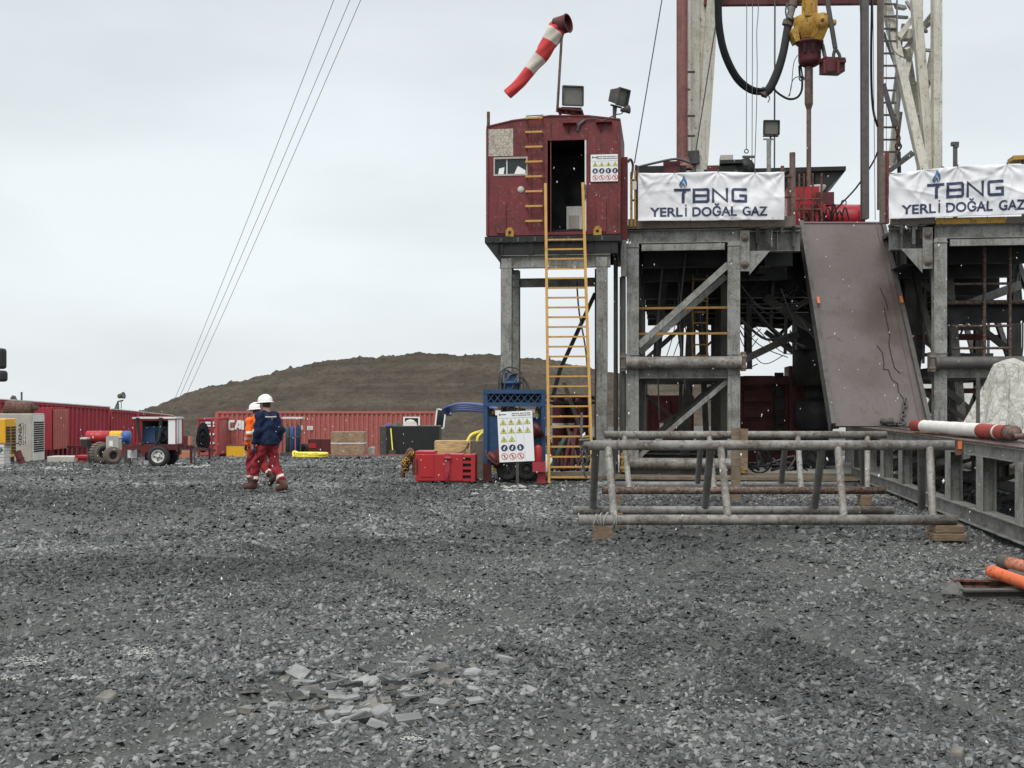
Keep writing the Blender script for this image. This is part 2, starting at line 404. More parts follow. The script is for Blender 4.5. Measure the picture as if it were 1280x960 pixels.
def dup(root, label=None, loc=None, rz=None, group=None):
    r = root.copy(); COL.objects.link(r); settled.add(r.name)
    if loc is not None: r.location = loc
    if rz is not None: r.rotation_euler.z = rz
    if label: r['label'] = label
    if group: r['group'] = group
    def rec(src, dst):
        for c in src.children:
            if c.name == dst.name: continue
            d = c.copy(); COL.objects.link(d); d.parent = dst; rec(c, d)
    rec(root, r); return r

# flat lettering --------------------------------------------------------------
def strip(pts, w, closed=False):
    """mitred outline of a stroke: list of quads (2-D)"""
    P_ = [Vector(p) for p in pts]; n = len(P_); L = []; R_ = []
    for i in range(n):
        a = P_[i - 1] if (i > 0 or closed) else None; b = P_[(i + 1) % n] if (i < n - 1 or closed) else None
        d1 = (P_[i] - a).normalized() if a is not None else None; d2 = (b - P_[i]).normalized() if b is not None else None
        if d1 is None: d1 = d2
        if d2 is None: d2 = d1
        n1 = Vector((-d1.y, d1.x)); n2 = Vector((-d2.y, d2.x)); m = (n1 + n2).normalized(); k = 1 / max(0.68, m.dot(n1))
        L.append(P_[i] + m * (w / 2 * k)); R_.append(P_[i] - m * (w / 2 * k))
    out = []
    for i in range(n if closed else n - 1):
        j = (i + 1) % n; out.append([R_[i], R_[j], L[j], L[i]])
    return out
def text_polys(body, size=1.0, offset=0.0, spacing=1.0, shear=0.0):
    """outline font text as triangles in 2-D, baseline at 0"""
    cu = bpy.data.curves.new('lettering', 'FONT'); cu.body = body; cu.size = size; cu.offset = offset; cu.space_character = spacing
    cu.shear = shear; cu.fill_mode = 'FRONT'; cu.resolution_u = 4
    ob = bpy.data.objects.new('lettering', cu); COL.objects.link(ob)
    dg = bpy.context.evaluated_depsgraph_get(); dg.update()
    me = bpy.data.meshes.new_from_object(ob.evaluated_get(dg))
    vs = [(v.co.x, v.co.y) for v in me.vertices]; fs = [tuple(p.vertices) for p in me.polygons]
    bpy.data.objects.remove(ob); bpy.data.curves.remove(cu); bpy.data.meshes.remove(me)
    return vs, fs
def fit_text(body, x0, x1, y0, y1, **kw):
    """text whose outline exactly fills the rectangle in x and in y"""
    vs, fs = text_polys(body, **kw); a = np.array(vs)
    lo, hi = a.min(0), a.max(0); sx = (x1 - x0) / (hi[0] - lo[0])
    base = 0.0; cap = kw.get('cap', None)
    sy = (y1 - y0) / (hi[1] - lo[1])
    return [(x0 + (x - lo[0]) * sx, y0 + (y - lo[1]) * sy) for x, y in vs], fs

# value noise for numpy ---------------------------------------------------------
_rs = np.random.RandomState(7); _tab = _rs.rand(256, 256)
def vnoise(x, y):
    xi = np.floor(x).astype(int); yi = np.floor(y).astype(int); fx = x - xi; fy = y - yi
    fx = fx * fx * (3 - 2 * fx); fy = fy * fy * (3 - 2 * fy)
    a = _tab[xi & 255, yi & 255]; b = _tab[(xi + 1) & 255, yi & 255]; c = _tab[xi & 255, (yi + 1) & 255]; d = _tab[(xi + 1) & 255, (yi + 1) & 255]
    return (a * (1 - fx) + b * fx) * (1 - fy) + (c * (1 - fx) + d * fx) * fy
def fbm(x, y, o=4, g=0.5):
    s = 0; a = 1; t = 0
    for i in range(o): s = s + a * vnoise(x * 2 ** i + 17 * i, y * 2 ** i + 5 * i); t += a; a *= g
    return s / t
def grid_obj(name, X, Y, Z, mat, smooth=True):
    ny, nx = X.shape; co = np.stack([X, Y, Z], -1).reshape(-1, 3)
    i = np.arange(ny * nx).reshape(ny, nx)
    q = np.stack([i[:-1, :-1], i[:-1, 1:], i[1:, 1:], i[1:, :-1]], -1).reshape(-1, 4)
    me = bpy.data.meshes.new(name); me.vertices.add(len(co)); me.vertices.foreach_set('co', co.ravel().astype(np.float32))
    me.loops.add(q.size); me.loops.foreach_set('vertex_index', q.ravel().astype(np.int32))
    me.polygons.add(len(q)); me.polygons.foreach_set('loop_start', (np.arange(len(q)) * 4).astype(np.int32))
    me.polygons.foreach_set('loop_total', np.full(len(q), 4, np.int32)); me.polygons.foreach_set('use_smooth', np.full(len(q), smooth))
    me.update(); me.validate(); me.materials.append(mat)
    o = bpy.data.objects.new(name, me); COL.objects.link(o); return o

# ------------------------------------------------------------------ ground
def gzv(x, y):
    t = np.clip((y - 24.0) / 32.0, 0, 1.55); k = np.clip((2.0 - x) / 4.0, 0, 1); k = k * k * (3 - 2 * k)
    return -t * k
def ruts(x, y):
    """old wheel tracks sweeping across the yard, 1 in the middle of a rut"""
    r = np.zeros(np.broadcast(x, y).shape)
    for cx, cy, rad, w in ((-18.0, 2.0, 19.5, .20), (-18.0, 2.0, 21.3, .20), (-18.0, 4.5, 23.0, .25), (-22.0, 0, 18.2, .2), (-22.0, 0, 16.4, .2), (-34.0, -6, 41.0, .22), (-34.0, -6, 42.9, .22), (30.0, -8.0, 33.0, .22), (30.0, -8.0, 34.8, .22), (10, 60, 48.5, .3), (10, 60, 46.7, .3), (14, -30, 41, .25), (14, -30, 42.8, .25)):
        d = np.hypot(x - cx, y - cy) - rad + .25 * (vnoise(x * .6, y * .6) - .5)
        r = np.maximum(r, np.exp(-(d / w) ** 2) * np.clip(fbm(x * .35 + rad, y * .35, 2) * 2.6 - .55, 0, 1))
    return r
def ground_z(x, y):
    amp = np.where(y > 128, 1.0, np.clip(1.2 - np.abs(y) / 90, 0.0, 1))
    b = (fbm(x * .35 + 3, y * .35, 3) - .5) * .10 + (fbm(x * 1.6, y * 1.6 + 9, 3) - .5) * .055
    tr = -.06 * ruts(x, y) + .025 * ruts(x + .3, y + .25)
    tr = tr + 0                       # old wheel tracks sweeping across the yard
    b = b - np.clip(y - 128, 0, None) * .026
    flat = np.clip((x - 1.5) / 2, 0, 1) * np.clip((y - 24.5) / 1.5, 0, 1)
    return gzv(x, y) + (b + tr) * amp * (1 - flat) - 0.012
def axis_pts(parts):
    out = []
    for a, b, st in parts: out += list(np.arange(a, b, st))
    return np.array(out)
gx = axis_pts([(-4000, -400, 600), (-400, -60, 34), (-60, -16, 1.0), (-16, 16, .075), (16, 60, 1.0), (60, 400, 34), (400, 4001, 600)])
gy = axis_pts([(-60, 2, 3.0), (2, 18, .055), (18, 34, .12), (34, 75, .5), (75, 200, 6), (200, 1000, 80), (1000, 6001, 625)])
GX, GY = np.meshgrid(gx, gy)
g = N('grey slate gravel')
chipc = g.voro(26, out='Color', stretch=(1, 1, 1)); chipd = g.voro(26); big = g.noise(0.35, 5, .55); mid = g.noise(2.2, 5, .6, off=4); fine = g.noise(40, 5, .75)
sepc = g.n('ShaderNodeSeparateColor'); g.l(chipc, sepc.inputs[0])
c = g.mix(g.rng(sepc.outputs[0], 0.0, 1.0), (0.030, 0.034, 0.033), (0.11, 0.118, 0.112))
c = g.mix(g.math('MULTIPLY', g.rng(fine, .35, .7), .5), c, (0.06, 0.062, 0.06))
c = g.mix(g.math('MULTIPLY', g.rng(big, .44, .66), .65), c, (0.062, 0.056, 0.048))
wa = g.n('ShaderNodeAttribute', attribute_name='worn'); c = g.mix(g.math('MULTIPLY', wa.outputs['Fac'], .75), c, (.080, .080, .070))
c = g.mix(g.math('MULTIPLY', g.rng(mid, .56, .72), .5), c, (0.05, 0.05, 0.048))
spk = g.noise(170, 2, .8, off=11); c = g.mix(g.math('MULTIPLY', g.rng(spk, .56, .66), .8), c, (.17, .175, .165)); c = g.mix(g.math('MULTIPLY', g.rng(spk, .44, .34), .8), c, (.018, .019, .018))
g.bump(g.math('ADD', g.math('MULTIPLY', chipd, 1.3), fine), .75, .03)
ground = grid_obj('ground', GX, GY, ground_z(GX, GY), g.fin(c, .62, spec=.35)); tag(ground, kind='structure')
at_ = ground.data.attributes.new('worn', 'FLOAT', 'POINT'); at_.data.foreach_set('value', np.clip(ruts(GX, GY) * .8 + np.clip(fbm(GX * .22 + 30, GY * .22, 3) - .55, 0, 1) * 3, 0, 1).ravel().astype(np.float32))

# loose slate chips: one object of very many small flat stones
def chips(name, sets, seed, mat, lift=0.0):
    rs = np.random.RandomState(seed); V = []; Tn = []
    for (y0, y1, dens, smin, smax, wpad) in sets:
        n_try = int((y1 - y0) * 2 * (.46 * y1 + wpad) * dens)
        y = rs.uniform(y0, y1, n_try); x = rs.uniform(-1, 1, n_try) * (.46 * y1 + wpad)
        keep = np.abs(x) < .46 * y + wpad
        clump = fbm(x * .8 + 50, y * .8, 3) + .25 * fbm(x * 4, y * 4 + 8, 2)
        keep &= rs.rand(n_try) < np.clip((clump - .38) * 3.4, .45, 1) * (1 - .62 * ruts(x, y)) * (1 - .45 * np.clip((fbm(x * .22 + 30, y * .22, 3) - .55) * 6, 0, 1))
        keep &= ~((x > 2.2) & (y > 25.0))
        x = x[keep]; y = y[keep]; n = len(x)
        s = smin + (smax - smin) * rs.rand(n) ** 3.2
        dims = np.stack([s * rs.uniform(.7, 1.3, n), s * rs.uniform(.4, .9, n), s * rs.uniform(.14, .42, n)], 1) * .5
        cor = np.array([[-1, -1, -1], [1, -1, -1], [1, 1, -1], [-1, 1, -1], [-1, -1, 1], [1, -1, 1], [1, 1, 1], [-1, 1, 1]], float)
        v = cor[None] * dims[:, None] * rs.uniform(.55, 1.15, (n, 8, 3)); v[:, 4:, :2] *= rs.uniform(.55, 1.0, (n, 1, 1))
        a = rs.uniform(0, 2 * np.pi, n); tx = rs.normal(0, .38, n); ty = rs.normal(0, .38, n)
        v[..., 2] += v[..., 0] * tx[:, None] + v[..., 1] * ty[:, None]
        ca, sa = np.cos(a)[:, None], np.sin(a)[:, None]
        xx = v[..., 0] * ca - v[..., 1] * sa + x[:, None]; yy = v[..., 0] * sa + v[..., 1] * ca + y[:, None]
        zz = v[..., 2] + (ground_z(x, y) + dims[:, 2] * rs.uniform(.2, 1.2, n) + lift)[:, None]
        V.append(np.stack([xx, yy, zz], -1).reshape(-1, 3))
        t = rs.rand(n); patch = fbm(x * .5 + 9, y * .5 + 3, 3)
        Tn.append(np.repeat(np.clip(t ** 1.6 * .8 + (patch - .5) * 1.1 + .03 + .34 * ruts(x, y) - .16 * ruts(x + .3, y + .3), 0, 1), 8))
    V = np.concatenate(V); Tn = np.concatenate(Tn); n = len(V) // 8
    fc = np.array([[4, 5, 6, 7], [0, 1, 5, 4], [1, 2, 6, 5], [2, 3, 7, 6], [3, 0, 4, 7]])
    q = (fc[None] + (np.arange(n) * 8)[:, None, None]).reshape(-1, 4)
    me = bpy.data.meshes.new(name); me.vertices.add(len(V)); me.vertices.foreach_set('co', V.ravel().astype(np.float32))
    me.loops.add(q.size); me.loops.foreach_set('vertex_index', q.ravel().astype(np.int32))
    me.polygons.add(len(q)); me.polygons.foreach_set('loop_start', (np.arange(len(q)) * 4).astype(np.int32)); me.polygons.foreach_set('loop_total', np.full(len(q), 4, np.int32))
    at = me.attributes.new('stone_colour', 'FLOAT', 'POINT'); at.data.foreach_set('value', Tn.astype(np.float32))
    me.update(); me.materials.append(mat)
    o = bpy.data.objects.new(name, me); COL.objects.link(o); return o
sm_ = N('slate chips')
att = sm_.n('ShaderNodeAttribute', attribute_name='stone_colour')
cc = sm_.n('ShaderNodeValToRGB'); sm_.l(att.outputs['Fac'], cc.inputs[0])
for e, p, col in zip([cc.color_ramp.elements[0], cc.color_ramp.elements[1]], (0.0, 1.0), ((.018, .020, .020), (.275, .28, .272))): e.position = p; e.color = (*col, 1)
for p, col in ((.3, (.062, .069, .070)), (.6, (.132, .138, .135))): e = cc.color_ramp.elements.new(p); e.color = (*col, 1)
c = sm_.mix(sm_.math('MULTIPLY', sm_.rng(sm_.noise(60, 3), .4, .7), .35), cc.outputs[0], (.10, .098, .09))
sm_.bump(sm_.noise(90, 3), .3, .004)
M['slate'] = sm_.fin(c, .55, spec=.4)
gravel = chips('gravel', [(4.3, 8.5, 4000, .010, .055, 1.3), (8.5, 14, 2000, .014, .06, 1.3), (14, 24, 700, .024, .085, 1.3), (24, 40, 190, .045, .12, 1.5), (40, 66, 26, .07, .2, 0)], 3, M['slate'])
tag(gravel, kind='stuff')

# larger slabs lying in the foreground, each a thing
rock_m = N('grey slate slab'); rn = rock_m.noise(7, 6, .6); c = rock_m.mix(rock_m.rng(rn, .3, .7), (.13, .132, .128), (.29, .295, .285))
rock_m.bump(rock_m.noise(30, 5, .6), .5, .01); M['rock'] = rock_m.fin(c, .7)
rock_d = N('brown grey slate slab'); rn = rock_d.noise(9, 6, .6); c = rock_d.mix(rock_d.rng(rn, .3, .7), (.07, .065, .055), (.19, .18, .155))
rock_d.bump(rock_d.noise(30, 5, .6), .5, .01); M['rockd'] = rock_d.fin(c, .75)
def rock(px, py, wpx, flat, seed, label, mat='rock', tilt=.1, cat='rock'):
    rs = random.Random(seed); p = W(px, py, 8); d = EYE * F / (py - HORIZON); x = (px - 640) / F * d
    w = wpx / F * d; z0 = float(ground_z(np.array([x]), np.array([d]))[0])
    n = rs.randint(5, 6); an = sorted(2 * math.pi * (i + rs.uniform(-.3, .3)) / n for i in range(n)); rr = [rs.uniform(.75, 1.1) for _ in an]
    m = MB(mat); h = w * flat * .8; rot = rs.uniform(-.5, .5)
    def lev(z, k, jit): return [(x + math.cos(a + rot) * w / 2 * r * k * rs.uniform(1 - jit, 1 + jit), d + math.sin(a + rot) * w / 2 * .72 * r * k, z0 + z + math.cos(a - 1.2) * w * tilt * .5 + rs.uniform(-1, 1) * h * .08) for a, r in zip(an, rr)]
    l0 = lev(-h * .3 - w * tilt * .3, .95, .02); l1 = lev(h * .55, 1.0, .05); l2 = lev(h * .95, .86, .10)
    vs = l0 + l1 + l2 + [(x + w * .05, d, z0 + h * 1.0)]
    fs = [(i, (i + 1) % n, n + (i + 1) % n, n + i) for i in range(n)] + [(n + i, n + (i + 1) % n, 2 * n + (i + 1) % n, 2 * n + i) for i in range(n)] + [(2 * n + i, 2 * n + (i + 1) % n, 3 * n) for i in range(n)]
    m.add(vs, fs); return settle(tag(m.build('rock'), label, cat, 'loose slate slabs on the yard'))
for a in [(133, 877, 34, .30, 1, 'brown grey wedge of slate lying alone in the left foreground', 'rockd', .25),
          (450, 845, 34, .10, 2, 'pale flat slate flake at the top of the rubble patch', 'rock', .05),
          (459, 862, 36, .25, 3, 'grey rounded slab in the middle of the rubble patch', 'rock', .2),
          (474, 894, 28, .42, 4, 'upright pointed slab at the bottom right of the rubble patch', 'rock', .4),
          (432, 903, 40, .09, 5, 'long thin pale flake at the bottom of the rubble patch', 'rock', .04),
          (413, 895, 24, .22, 6, 'small pale slab left of the pointed slab in the rubble', 'rock', .15),
          (450, 891, 34, .16, 7, 'mid grey slab between the pointed slab and the small pale slab', 'rock', .12),
          (548, 846, 32, .40, 8, 'dark brown chunk of rock at the right end of the rubble patch', 'rockd', .2),
          (346, 880, 28, .12, 9, 'thin pale slab at the left end of the rubble patch', 'rock', .1),
          (378, 862, 16, .35, 10, 'small rounded light stone left of the grey rounded slab', 'rock', .1),
          (417, 868, 46, .07, 11, 'wide thin flake behind the middle of the rubble patch', 'rock', .03),
          (508, 866, 36, .10, 12, 'long flat flake right of the grey rounded slab', 'rock', .06),
          (482, 886, 22, .22, 13, 'short slab directly behind the pointed slab', 'rock', .2),
          (591, 848, 30, .3, 14, 'broad grey stone right of the dark brown chunk', 'rock', .15),
          (617, 847, 26, .14, 15, 'flat light stone right of the broad grey stone', 'rock', .1),
          (407, 940, 24, .1, 16, 'flat pale flake near the bottom edge below the rubble', 'rock', .05),
          (619, 942, 20, .25, 17, 'square pale stone near the middle of the bottom edge', 'rock', .1),
          (382, 659, 17, .25, 18, 'whitish flat stone alone in the middle of the yard', 'rock', .1),
          (1196, 948, 22, .7, 19, 'small upright stone near the bottom right corner', 'rockd', .3),
          (245, 941, 15, .2, 20, 'small pale flake near the bottom left edge', 'rock', .1)]:
    rock(*a)
rs_ = random.Random(5)
rub = MB('rock')
for i in range(230):                               # the small rubble between the slabs: nobody could count it
    px = rs_.gauss(460, 75); py = rs_.gauss(868, 22)
    if py < 820: continue
    d = EYE * F / (py - HORIZON); x = (px - 640) / F * d; w = .03 + .11 * rs_.random() ** 2
    z = float(ground_z(np.array([x]), np.array([d]))[0])
    rub.use(rs_.choice(['rock', 'rock', 'slate', 'rockd']))
    rub.box((x, d, z + w * .1), (w, w * rs_.uniform(.5, .9), w * rs_.uniform(.1, .26)), rs_.uniform(0, 3), rs_.gauss(0, .2), rs_.gauss(0, .2))
tag(settle(rub.build('slate_rubble')), kind='stuff')

# pale patches of slush and dust: thin irregular sheets hugging the ground
sn = N('dirty snow dust'); f = sn.noise(30, 6, .8); c = sn.mix(sn.rng(f, .35, .65), (.22, .22, .20), (.48, .48, .45)); M['snow'] = sn.fin(c, .9)
def patches(name, lst, mat, seed, flake=.03):
    rs = random.Random(seed); m = MB(mat)
    for px, py, wx, wy, n in lst:
        for i in range(int(n * 3.2)):
            x_ = px + rs.gauss(0, wx / 2.6); y_ = py + rs.gauss(0, wy / 2.6); d = 1.68 * F / (max(y_, 560) - HORIZON)
            if y_ < 605: d = min(62, d * 1.28)
            x = (x_ - 640) / F * d; z = float(ground_z(np.array([x]), np.array([d]))[0]); r = rs.uniform(.2, 1.0) ** 1.5 * flake * .55 * (1 if y_ > 620 else 9)
            k = 6; m.add([(x + math.cos(a) * r * rs.uniform(.6, 1.4), d + math.sin(a) * r * rs.uniform(.6, 1.4), z + .012 + rs.uniform(0, .006)) for a in [2 * math.pi * j / k for j in range(k)]] + [(x, d, z + r * .3 + .014)], [(j, (j + 1) % k, k) for j in range(k)])
    return tag(settle(m.build(name)), kind='stuff')
patches('snow', [(176, 817, 32, 9, 85), (38, 826, 36, 9, 70), (105, 849, 44, 6, 60), (10, 844, 26, 4, 25), (1125 - 590, 770, 70, 6, 45), (548, 771, 60, 8, 20), (520, 928, 24, 10, 22), (925, 873, 60, 10, 16), (500, 660, 40, 6, 8), (240, 578, 40, 8, 60), (60, 588, 70, 4, 50), (640, 611, 60, 8, 14), (1060, 640, 12, 4, 4), (820, 880, 90, 12, 12)], M['snow'], 11, .022)

# ------------------------------------------------------------------ hill of spoil behind the yard
hx = np.linspace(-36, 60, 620); hy = np.linspace(74, 128, 230)
HX, HY = np.meshgrid(hx, hy)
ridge_px = [(100, 530), (180, 514), (215, 500), (250, 487), (320, 470), (365, 459), (400, 450), (450, 444), (520, 440.5), (600, 441), (650, 445), (700, 452), (760, 463), (850, 478), (950, 492), (1050, 500), (1500, 506)]
D_R = 104.0
rx_ = np.array([(p - 640) / F * D_R for p, _ in ridge_px]); rz_ = np.array([EYE + (HORIZON - q) / F * D_R for _, q in ridge_px])
top = np.interp(HX, rx_, rz_)
base = -1.62
t = np.clip((HY - 77) / (D_R - 77), 0, 1); prof = np.where(t < .62, t / .62 * .60, np.where(t < .72, .60 + (t - .62) * .35, .635 + (t - .72) / .28 * .365))
back = np.clip((HY - D_R) / 24, 0, 1)
hz = base + (top - base) * prof * (1 - back * .8)
bum = (fbm(HX * .25, HY * .25, 4) - .5) * .7 + (fbm(HX * 1.7 + 8, HY * 1.7, 4, .6) - .5) * .55 + (fbm(HX * 5 + 8, HY * 5, 2, .6) - .5) * .22
bum += .32 * np.clip(fbm(HX * 2.5 + 80, HY * 2.5, 2) - .72, 0, 1) * 4
hz = hz + bum * np.clip(t * 4, 0, 1) * .8
e = N('brown spoil earth'); n1 = e.noise(.28, 5, .6); n2 = e.noise(2.2, 6, .72, off=2); n3 = e.noise(9, 4, .75, off=6); nb = e.noise(.5, 5, .55, (.12, .5, 3.4), off=9)
c = e.mix(e.rng(n1, .35, .65), (.098, .080, .062), (.140, .116, .091))
c = e.mix(e.math('MULTIPLY', e.rng(n2, .45, .68), .6), c, (.05, .04, .031))
c = e.mix(e.math('MULTIPLY', e.rng(n3, .57, .66), .75), c, (.25, .22, .175))
c = e.mix(e.math('MULTIPLY', e.rng(nb, .47, .65), .4), c, (.052, .049, .037))
e.bump(e.math('ADD', n2, e.math('MULTIPLY', n3, .7)), .9, .35)
hill = grid_obj('hill', HX, HY, hz, e.fin(c, .95, spec=.15)); tag(hill, kind='structure')

# ------------------------------------------------------------------ helpers for fronts facing the camera
def X(px, d): return (px - 640) / F * d
def Z(py, d): return EYE + (HORIZON - py) / F * d
def pb(m, x0, x1, y0, y1, d, dep):
    """box whose front spans the given columns and rows at distance d"""
    return m.bx(X(x0, d), X(x1, d), d, d + dep, Z(y1, d), Z(y0, d))
def corrug(m, T, L, z0, z1, pitch=.28, dep=.04, y=0.0):
    """a trapezoidal corrugated sheet of length L standing in the local xz plane"""
    k = int(L / pitch); pr = []
    for i in range(k):
        x = L * i / k; p = L / k
        pr += [(x, 0), (x + p * .3, 0), (x + p * .42, dep), (x + p * .78, dep), (x + p * .9, 0)]
    pr.append((L, 0)); m.T = T; n = len(pr)
    m.add([(x, y + d, z0) for x, d in pr] + [(x, y + d, z1) for x, d in pr], [(i, i + 1, n + i + 1, n + i) for i in range(n - 1)])
def container(label, T, L, H=2.59, Wd=2.44, mat='cont', pitch=.28, cat='container', name='shipping_container', group=None, snowtop=False, end=True):
    t = thing(name, label, cat, group)
    m = MB(mat, T); corrug(m, T, L - .24, .16, H - .12, pitch, .07); m.v = [v + T.m.to_3x3() @ Vector((.12, .03, 0)) for v in m.v]
    m.bx(.12, L - .12, Wd - .08, Wd - .03, .16, H - .12)
    m.bx(.05, L - .05, .10, Wd - .08, H - .09, H - .05); m.bx(.1, L - .1, .1, Wd - .1, .10, .15)
    m.build('wall', t)
    fr = MB(mat, T)
    for x in (0, L - .14): 
        for y in (0, Wd - .14): fr.bx(x, x + .14, y, y + .14, 0, H)
    for y in (0.005, Wd - .095):
        fr.bx(.14, L - .14, y, y + .09, 0, .16); fr.bx(.14, L - .14, y, y + .09, H - .12, H - .003)
    for x in (.005, L - .095):
        fr.bx(x, x + .09, .14, Wd - .14, 0, .16); fr.bx(x, x + .09, .14, Wd - .14, H - .12, H - .003)
    fr.build('frame', t)
    if end:
        dm = MB(mat, T)
        for s0 in (0, 1):
            y0 = .15 + s0 * (Wd - .3) / 2; y1 = y0 + (Wd - .32) / 2
            for x in (L - .06, .02):
                dm.bx(x, x + .04, y0, y1, .17, H - .13)
            for q in (.3, .7): dm.tube((L + .005, y0 + (y1 - y0) * q, .17), (L + .005, y0 + (y1 - y0) * q, H - .13), .018, 6)
        dm.build('door', t)
    if snowtop:
        s_ = MB('white', T); s_.bx(-.02, L + .02, -.03, Wd + .02, H + .002, H + .05); s_.build('roof_edge', t)
    return t

# ------------------------------------------------------------------ back row: long red container with lettering
T = TR((X(269, 70), 70, gz(-10, 70)), 0)
L = X(545, 70) - X(269, 70)
cai = container('long faded red corrugated container with white CAI lettering in front of the hill', T, L)
let = MB('whitep', T)
def flat_text(m, body, x0, x1, z0, z1, y=-.004, **kw):
    vs, fs = fit_text(body, x0, x1, z0, z1, **kw); m.add([(a, y, b) for a, b in vs], fs)
def glyph(m, pts, w, ox, oz, sx, sz, y, closed=False):
    for q in strip([(ox + a * sx, oz + b * sz) for a, b in pts], w, closed): m.add([(a, y, b) for a, b in q], [(0, 1, 2, 3)])
s7 = 70 / F
def lx(px): return (px - 269) * s7
def lz(py): return Z(py, 70) - gz(-10, 70)
cz0, cz1 = lz(536.5), lz(526.5); ch = cz1 - cz0
glyph(let, [(1, 1), (.15, 1), (0, .85), (0, .15), (.15, 0), (.9, 0)], .13, lx(286.5), cz0, lx(293) - lx(286.5), ch, .012)
glyph(let, [(0, 0), (.62, 1), (.98, 1), (.98, 0)], .13, lx(294), cz0, lx(300) - lx(294), ch, .012)
glyph(let, [(.45, .32), (.88, .32)], .11, lx(294), cz0, lx(300) - lx(294), ch, .010)
glyph(let, [(0, -.06), (0, 1.06)], .15, lx(303.3), cz0, 1, ch, .012)
flat_text(let, 'B', lx(376), lx(379), lz(537), lz(532), .012)
let.build('lettering', cai)
pl = MB('whitep', T); pl.bx(lx(384), lx(391), .004, .02, lz(537.5), lz(532.5)); pl.use('blackp')
flat_text(pl, '45G1', lx(385), lx(390), lz(537), lz(533), .001); pl.build('placard', cai)
wf = MB('whitep', T)
for a in ((504, 525, 521, 522.6), (504, 525, 531.5, 534), (504, 506.2, 522.6, 531.5), (522.8, 525, 522.6, 531.5)):
    wf.bx(lx(a[0]), lx(a[1]), -.04, .03, lz(a[3]), lz(a[2]))
wo = wf.build('window', cai); wg = MB('glass', T); wg.bx(lx(506.2), lx(522.8), -.01, .02, lz(531.5), lz(522.6)); wg.build('pane', wo)
settle(cai)
# open window flap on the container's right end
T2 = TR((X(247, 68), 68, gz(-10, 68)), 0)
c2 = thing('shipping_container', 'small red container with barred end seen left of the CAI lettering', 'container')
m = MB('cont', T2); wdt = X(274, 68) - X(247, 68)
m.bx(0.03, wdt - .03, .05, 2.4, .1, 2.1); m.build('wall', c2)
m = MB('redw', T2)
for x in (0, wdt * .62, wdt - .1): m.bx(x, x + .1, -.03, .05, 0, 2.16)
for z in (0, .5, 1.0, 1.5, 2.06): m.bx(.1, wdt * .62, -.02, .04, z, z + .09)
m.bx(0, wdt, 0.05, 2.44, 2.1, 2.16); m.build('frame', c2)
m = MB('whitep', T2)
for z in (.7, 1.2, 1.68, 1.85): m.bx(.45, .95, -.03, -.022, z, z + .11)
m.pieces('placard', c2); settle(c2)
ck = MB('hose')
for i in range(14):
    ck.ring((X(254, 66.5) + .012 * (i % 4), 66.5 - .03 * (i % 5), gz(-9, 66) + .95 - .012 * i), (.25, -1, 0.0), .68 - .048 * i, .055, 20, 6)
cx0_ = X(254, 66.5); ck.v = [Vector((cx0_ + (v.x - cx0_) * (.46 if v.z > gz(-9, 66) + .95 else .52), v.y, (v.z - (gz(-9, 66) + .95)) * 1.15 + gz(-9, 66) + 1.05)) for v in ck.v]
tag(settle(ck.build('cable_coil')), 'tall black oval coil of cable hanging before the small barred container', 'cable coil')
pk = thing('drawbar_post', 'dark red iron rail on two short posts below the black cable coil', 'rail')
m = MB('redd')
m.beam((X(222, 44), 44, Z(558.5, 44)), (X(268, 60), 60, Z(563, 60)), .12, .12); m.build('rail', pk)
for px, d, pyb in ((239, 47, 579), (262, 56, 573)): q = MB('redd'); q.beam((X(px, d), d, gz(-9, d)), (X(px, d), d, Z(560, d)), .08, .08); q.build('post', pk)
settle(pk)

# ------------------------------------------------------------------ far left: row of wine red sheds, receding
def shed(label, pA, dA, topA, pB, dB, topB, seed):
    """long corrugated shed between two columns at two distances"""
    a = Vector((X(pA, dA), dA, 0)); b = Vector((X(pB, dB), dB, 0)); ang = math.atan2(b.y - a.y, b.x - a.x)
    zb = gz(a.x, dA); T = TR((a.x, a.y, zb), ang); H = Z(topA, dA) - .05 - zb
    T.m = T.m @ Matrix.Rotation(math.atan2(Z(topA, dA) - Z(topB, dB), (b - a).length), 4, 'Y')
    return settle(container(label, T, (b - a).length, H, 2.6, 'redw', .34, 'shed', 'corrugated_shed', 'wine red sheds along the left edge of the yard', True, False))
shed('nearest wine red corrugated shed, cut off by the left picture edge', -75, 50, 492.5, 14, 54, 499.5, 1)
shed('longest wine red corrugated shed rising behind the grey generator and the barrels', 14.5, 54.2, 499.2, 136, 62, 508, 2)
shed('middle wine red shed with the floodlight bracket at its roof end', 138, 62.5, 510.5, 171, 66, 513.6, 3)
shed('farthest wine red shed, its roof ending behind the blue and white trailer', 172, 66.4, 513.8, 216, 71, 518.8, 4)
# small fittings on the roofs
for i, (px, py, h, d) in enumerate(((27, 500, 10, 55.5), (56, 502, 3, 57), (70, 503, 3, 57.5), (75, 504, 3.5, 58), (98, 505, 2.6, 60), (110, 506, 2.5, 60.5))):
    if i == 0:
        m = MB('greyd'); m.tube((X(px, d), d, Z(py + 3, d)), (X(px, d), d, Z(py - h, d)), .045, 8); tag(settle(m.build('vent_pipe')), 'thin grey pipe standing up from the shed roof above the rusty silencer', 'pipe')
m = MB('greyd'); d = 55
m.tube((X(14, d), d, Z(499, d)), (X(17, d), d, Z(495, d)), .07, 8); m.prism([(X(16, d), d, Z(502, d)), (X(20, d), d, Z(502, d)), (X(16.5, d), d, Z(494.5, d)), (X(15, d), d, Z(494.5, d))], (0, .25, 0))
tag(settle(m.build('roof_bracket')), 'small grey triangular bracket on the shed roof near the left edge', 'bracket')
fl = thing('floodlight', 'dark floodlight on a bent arm and green gusset above the red sheds', 'floodlight'); d = 63.5
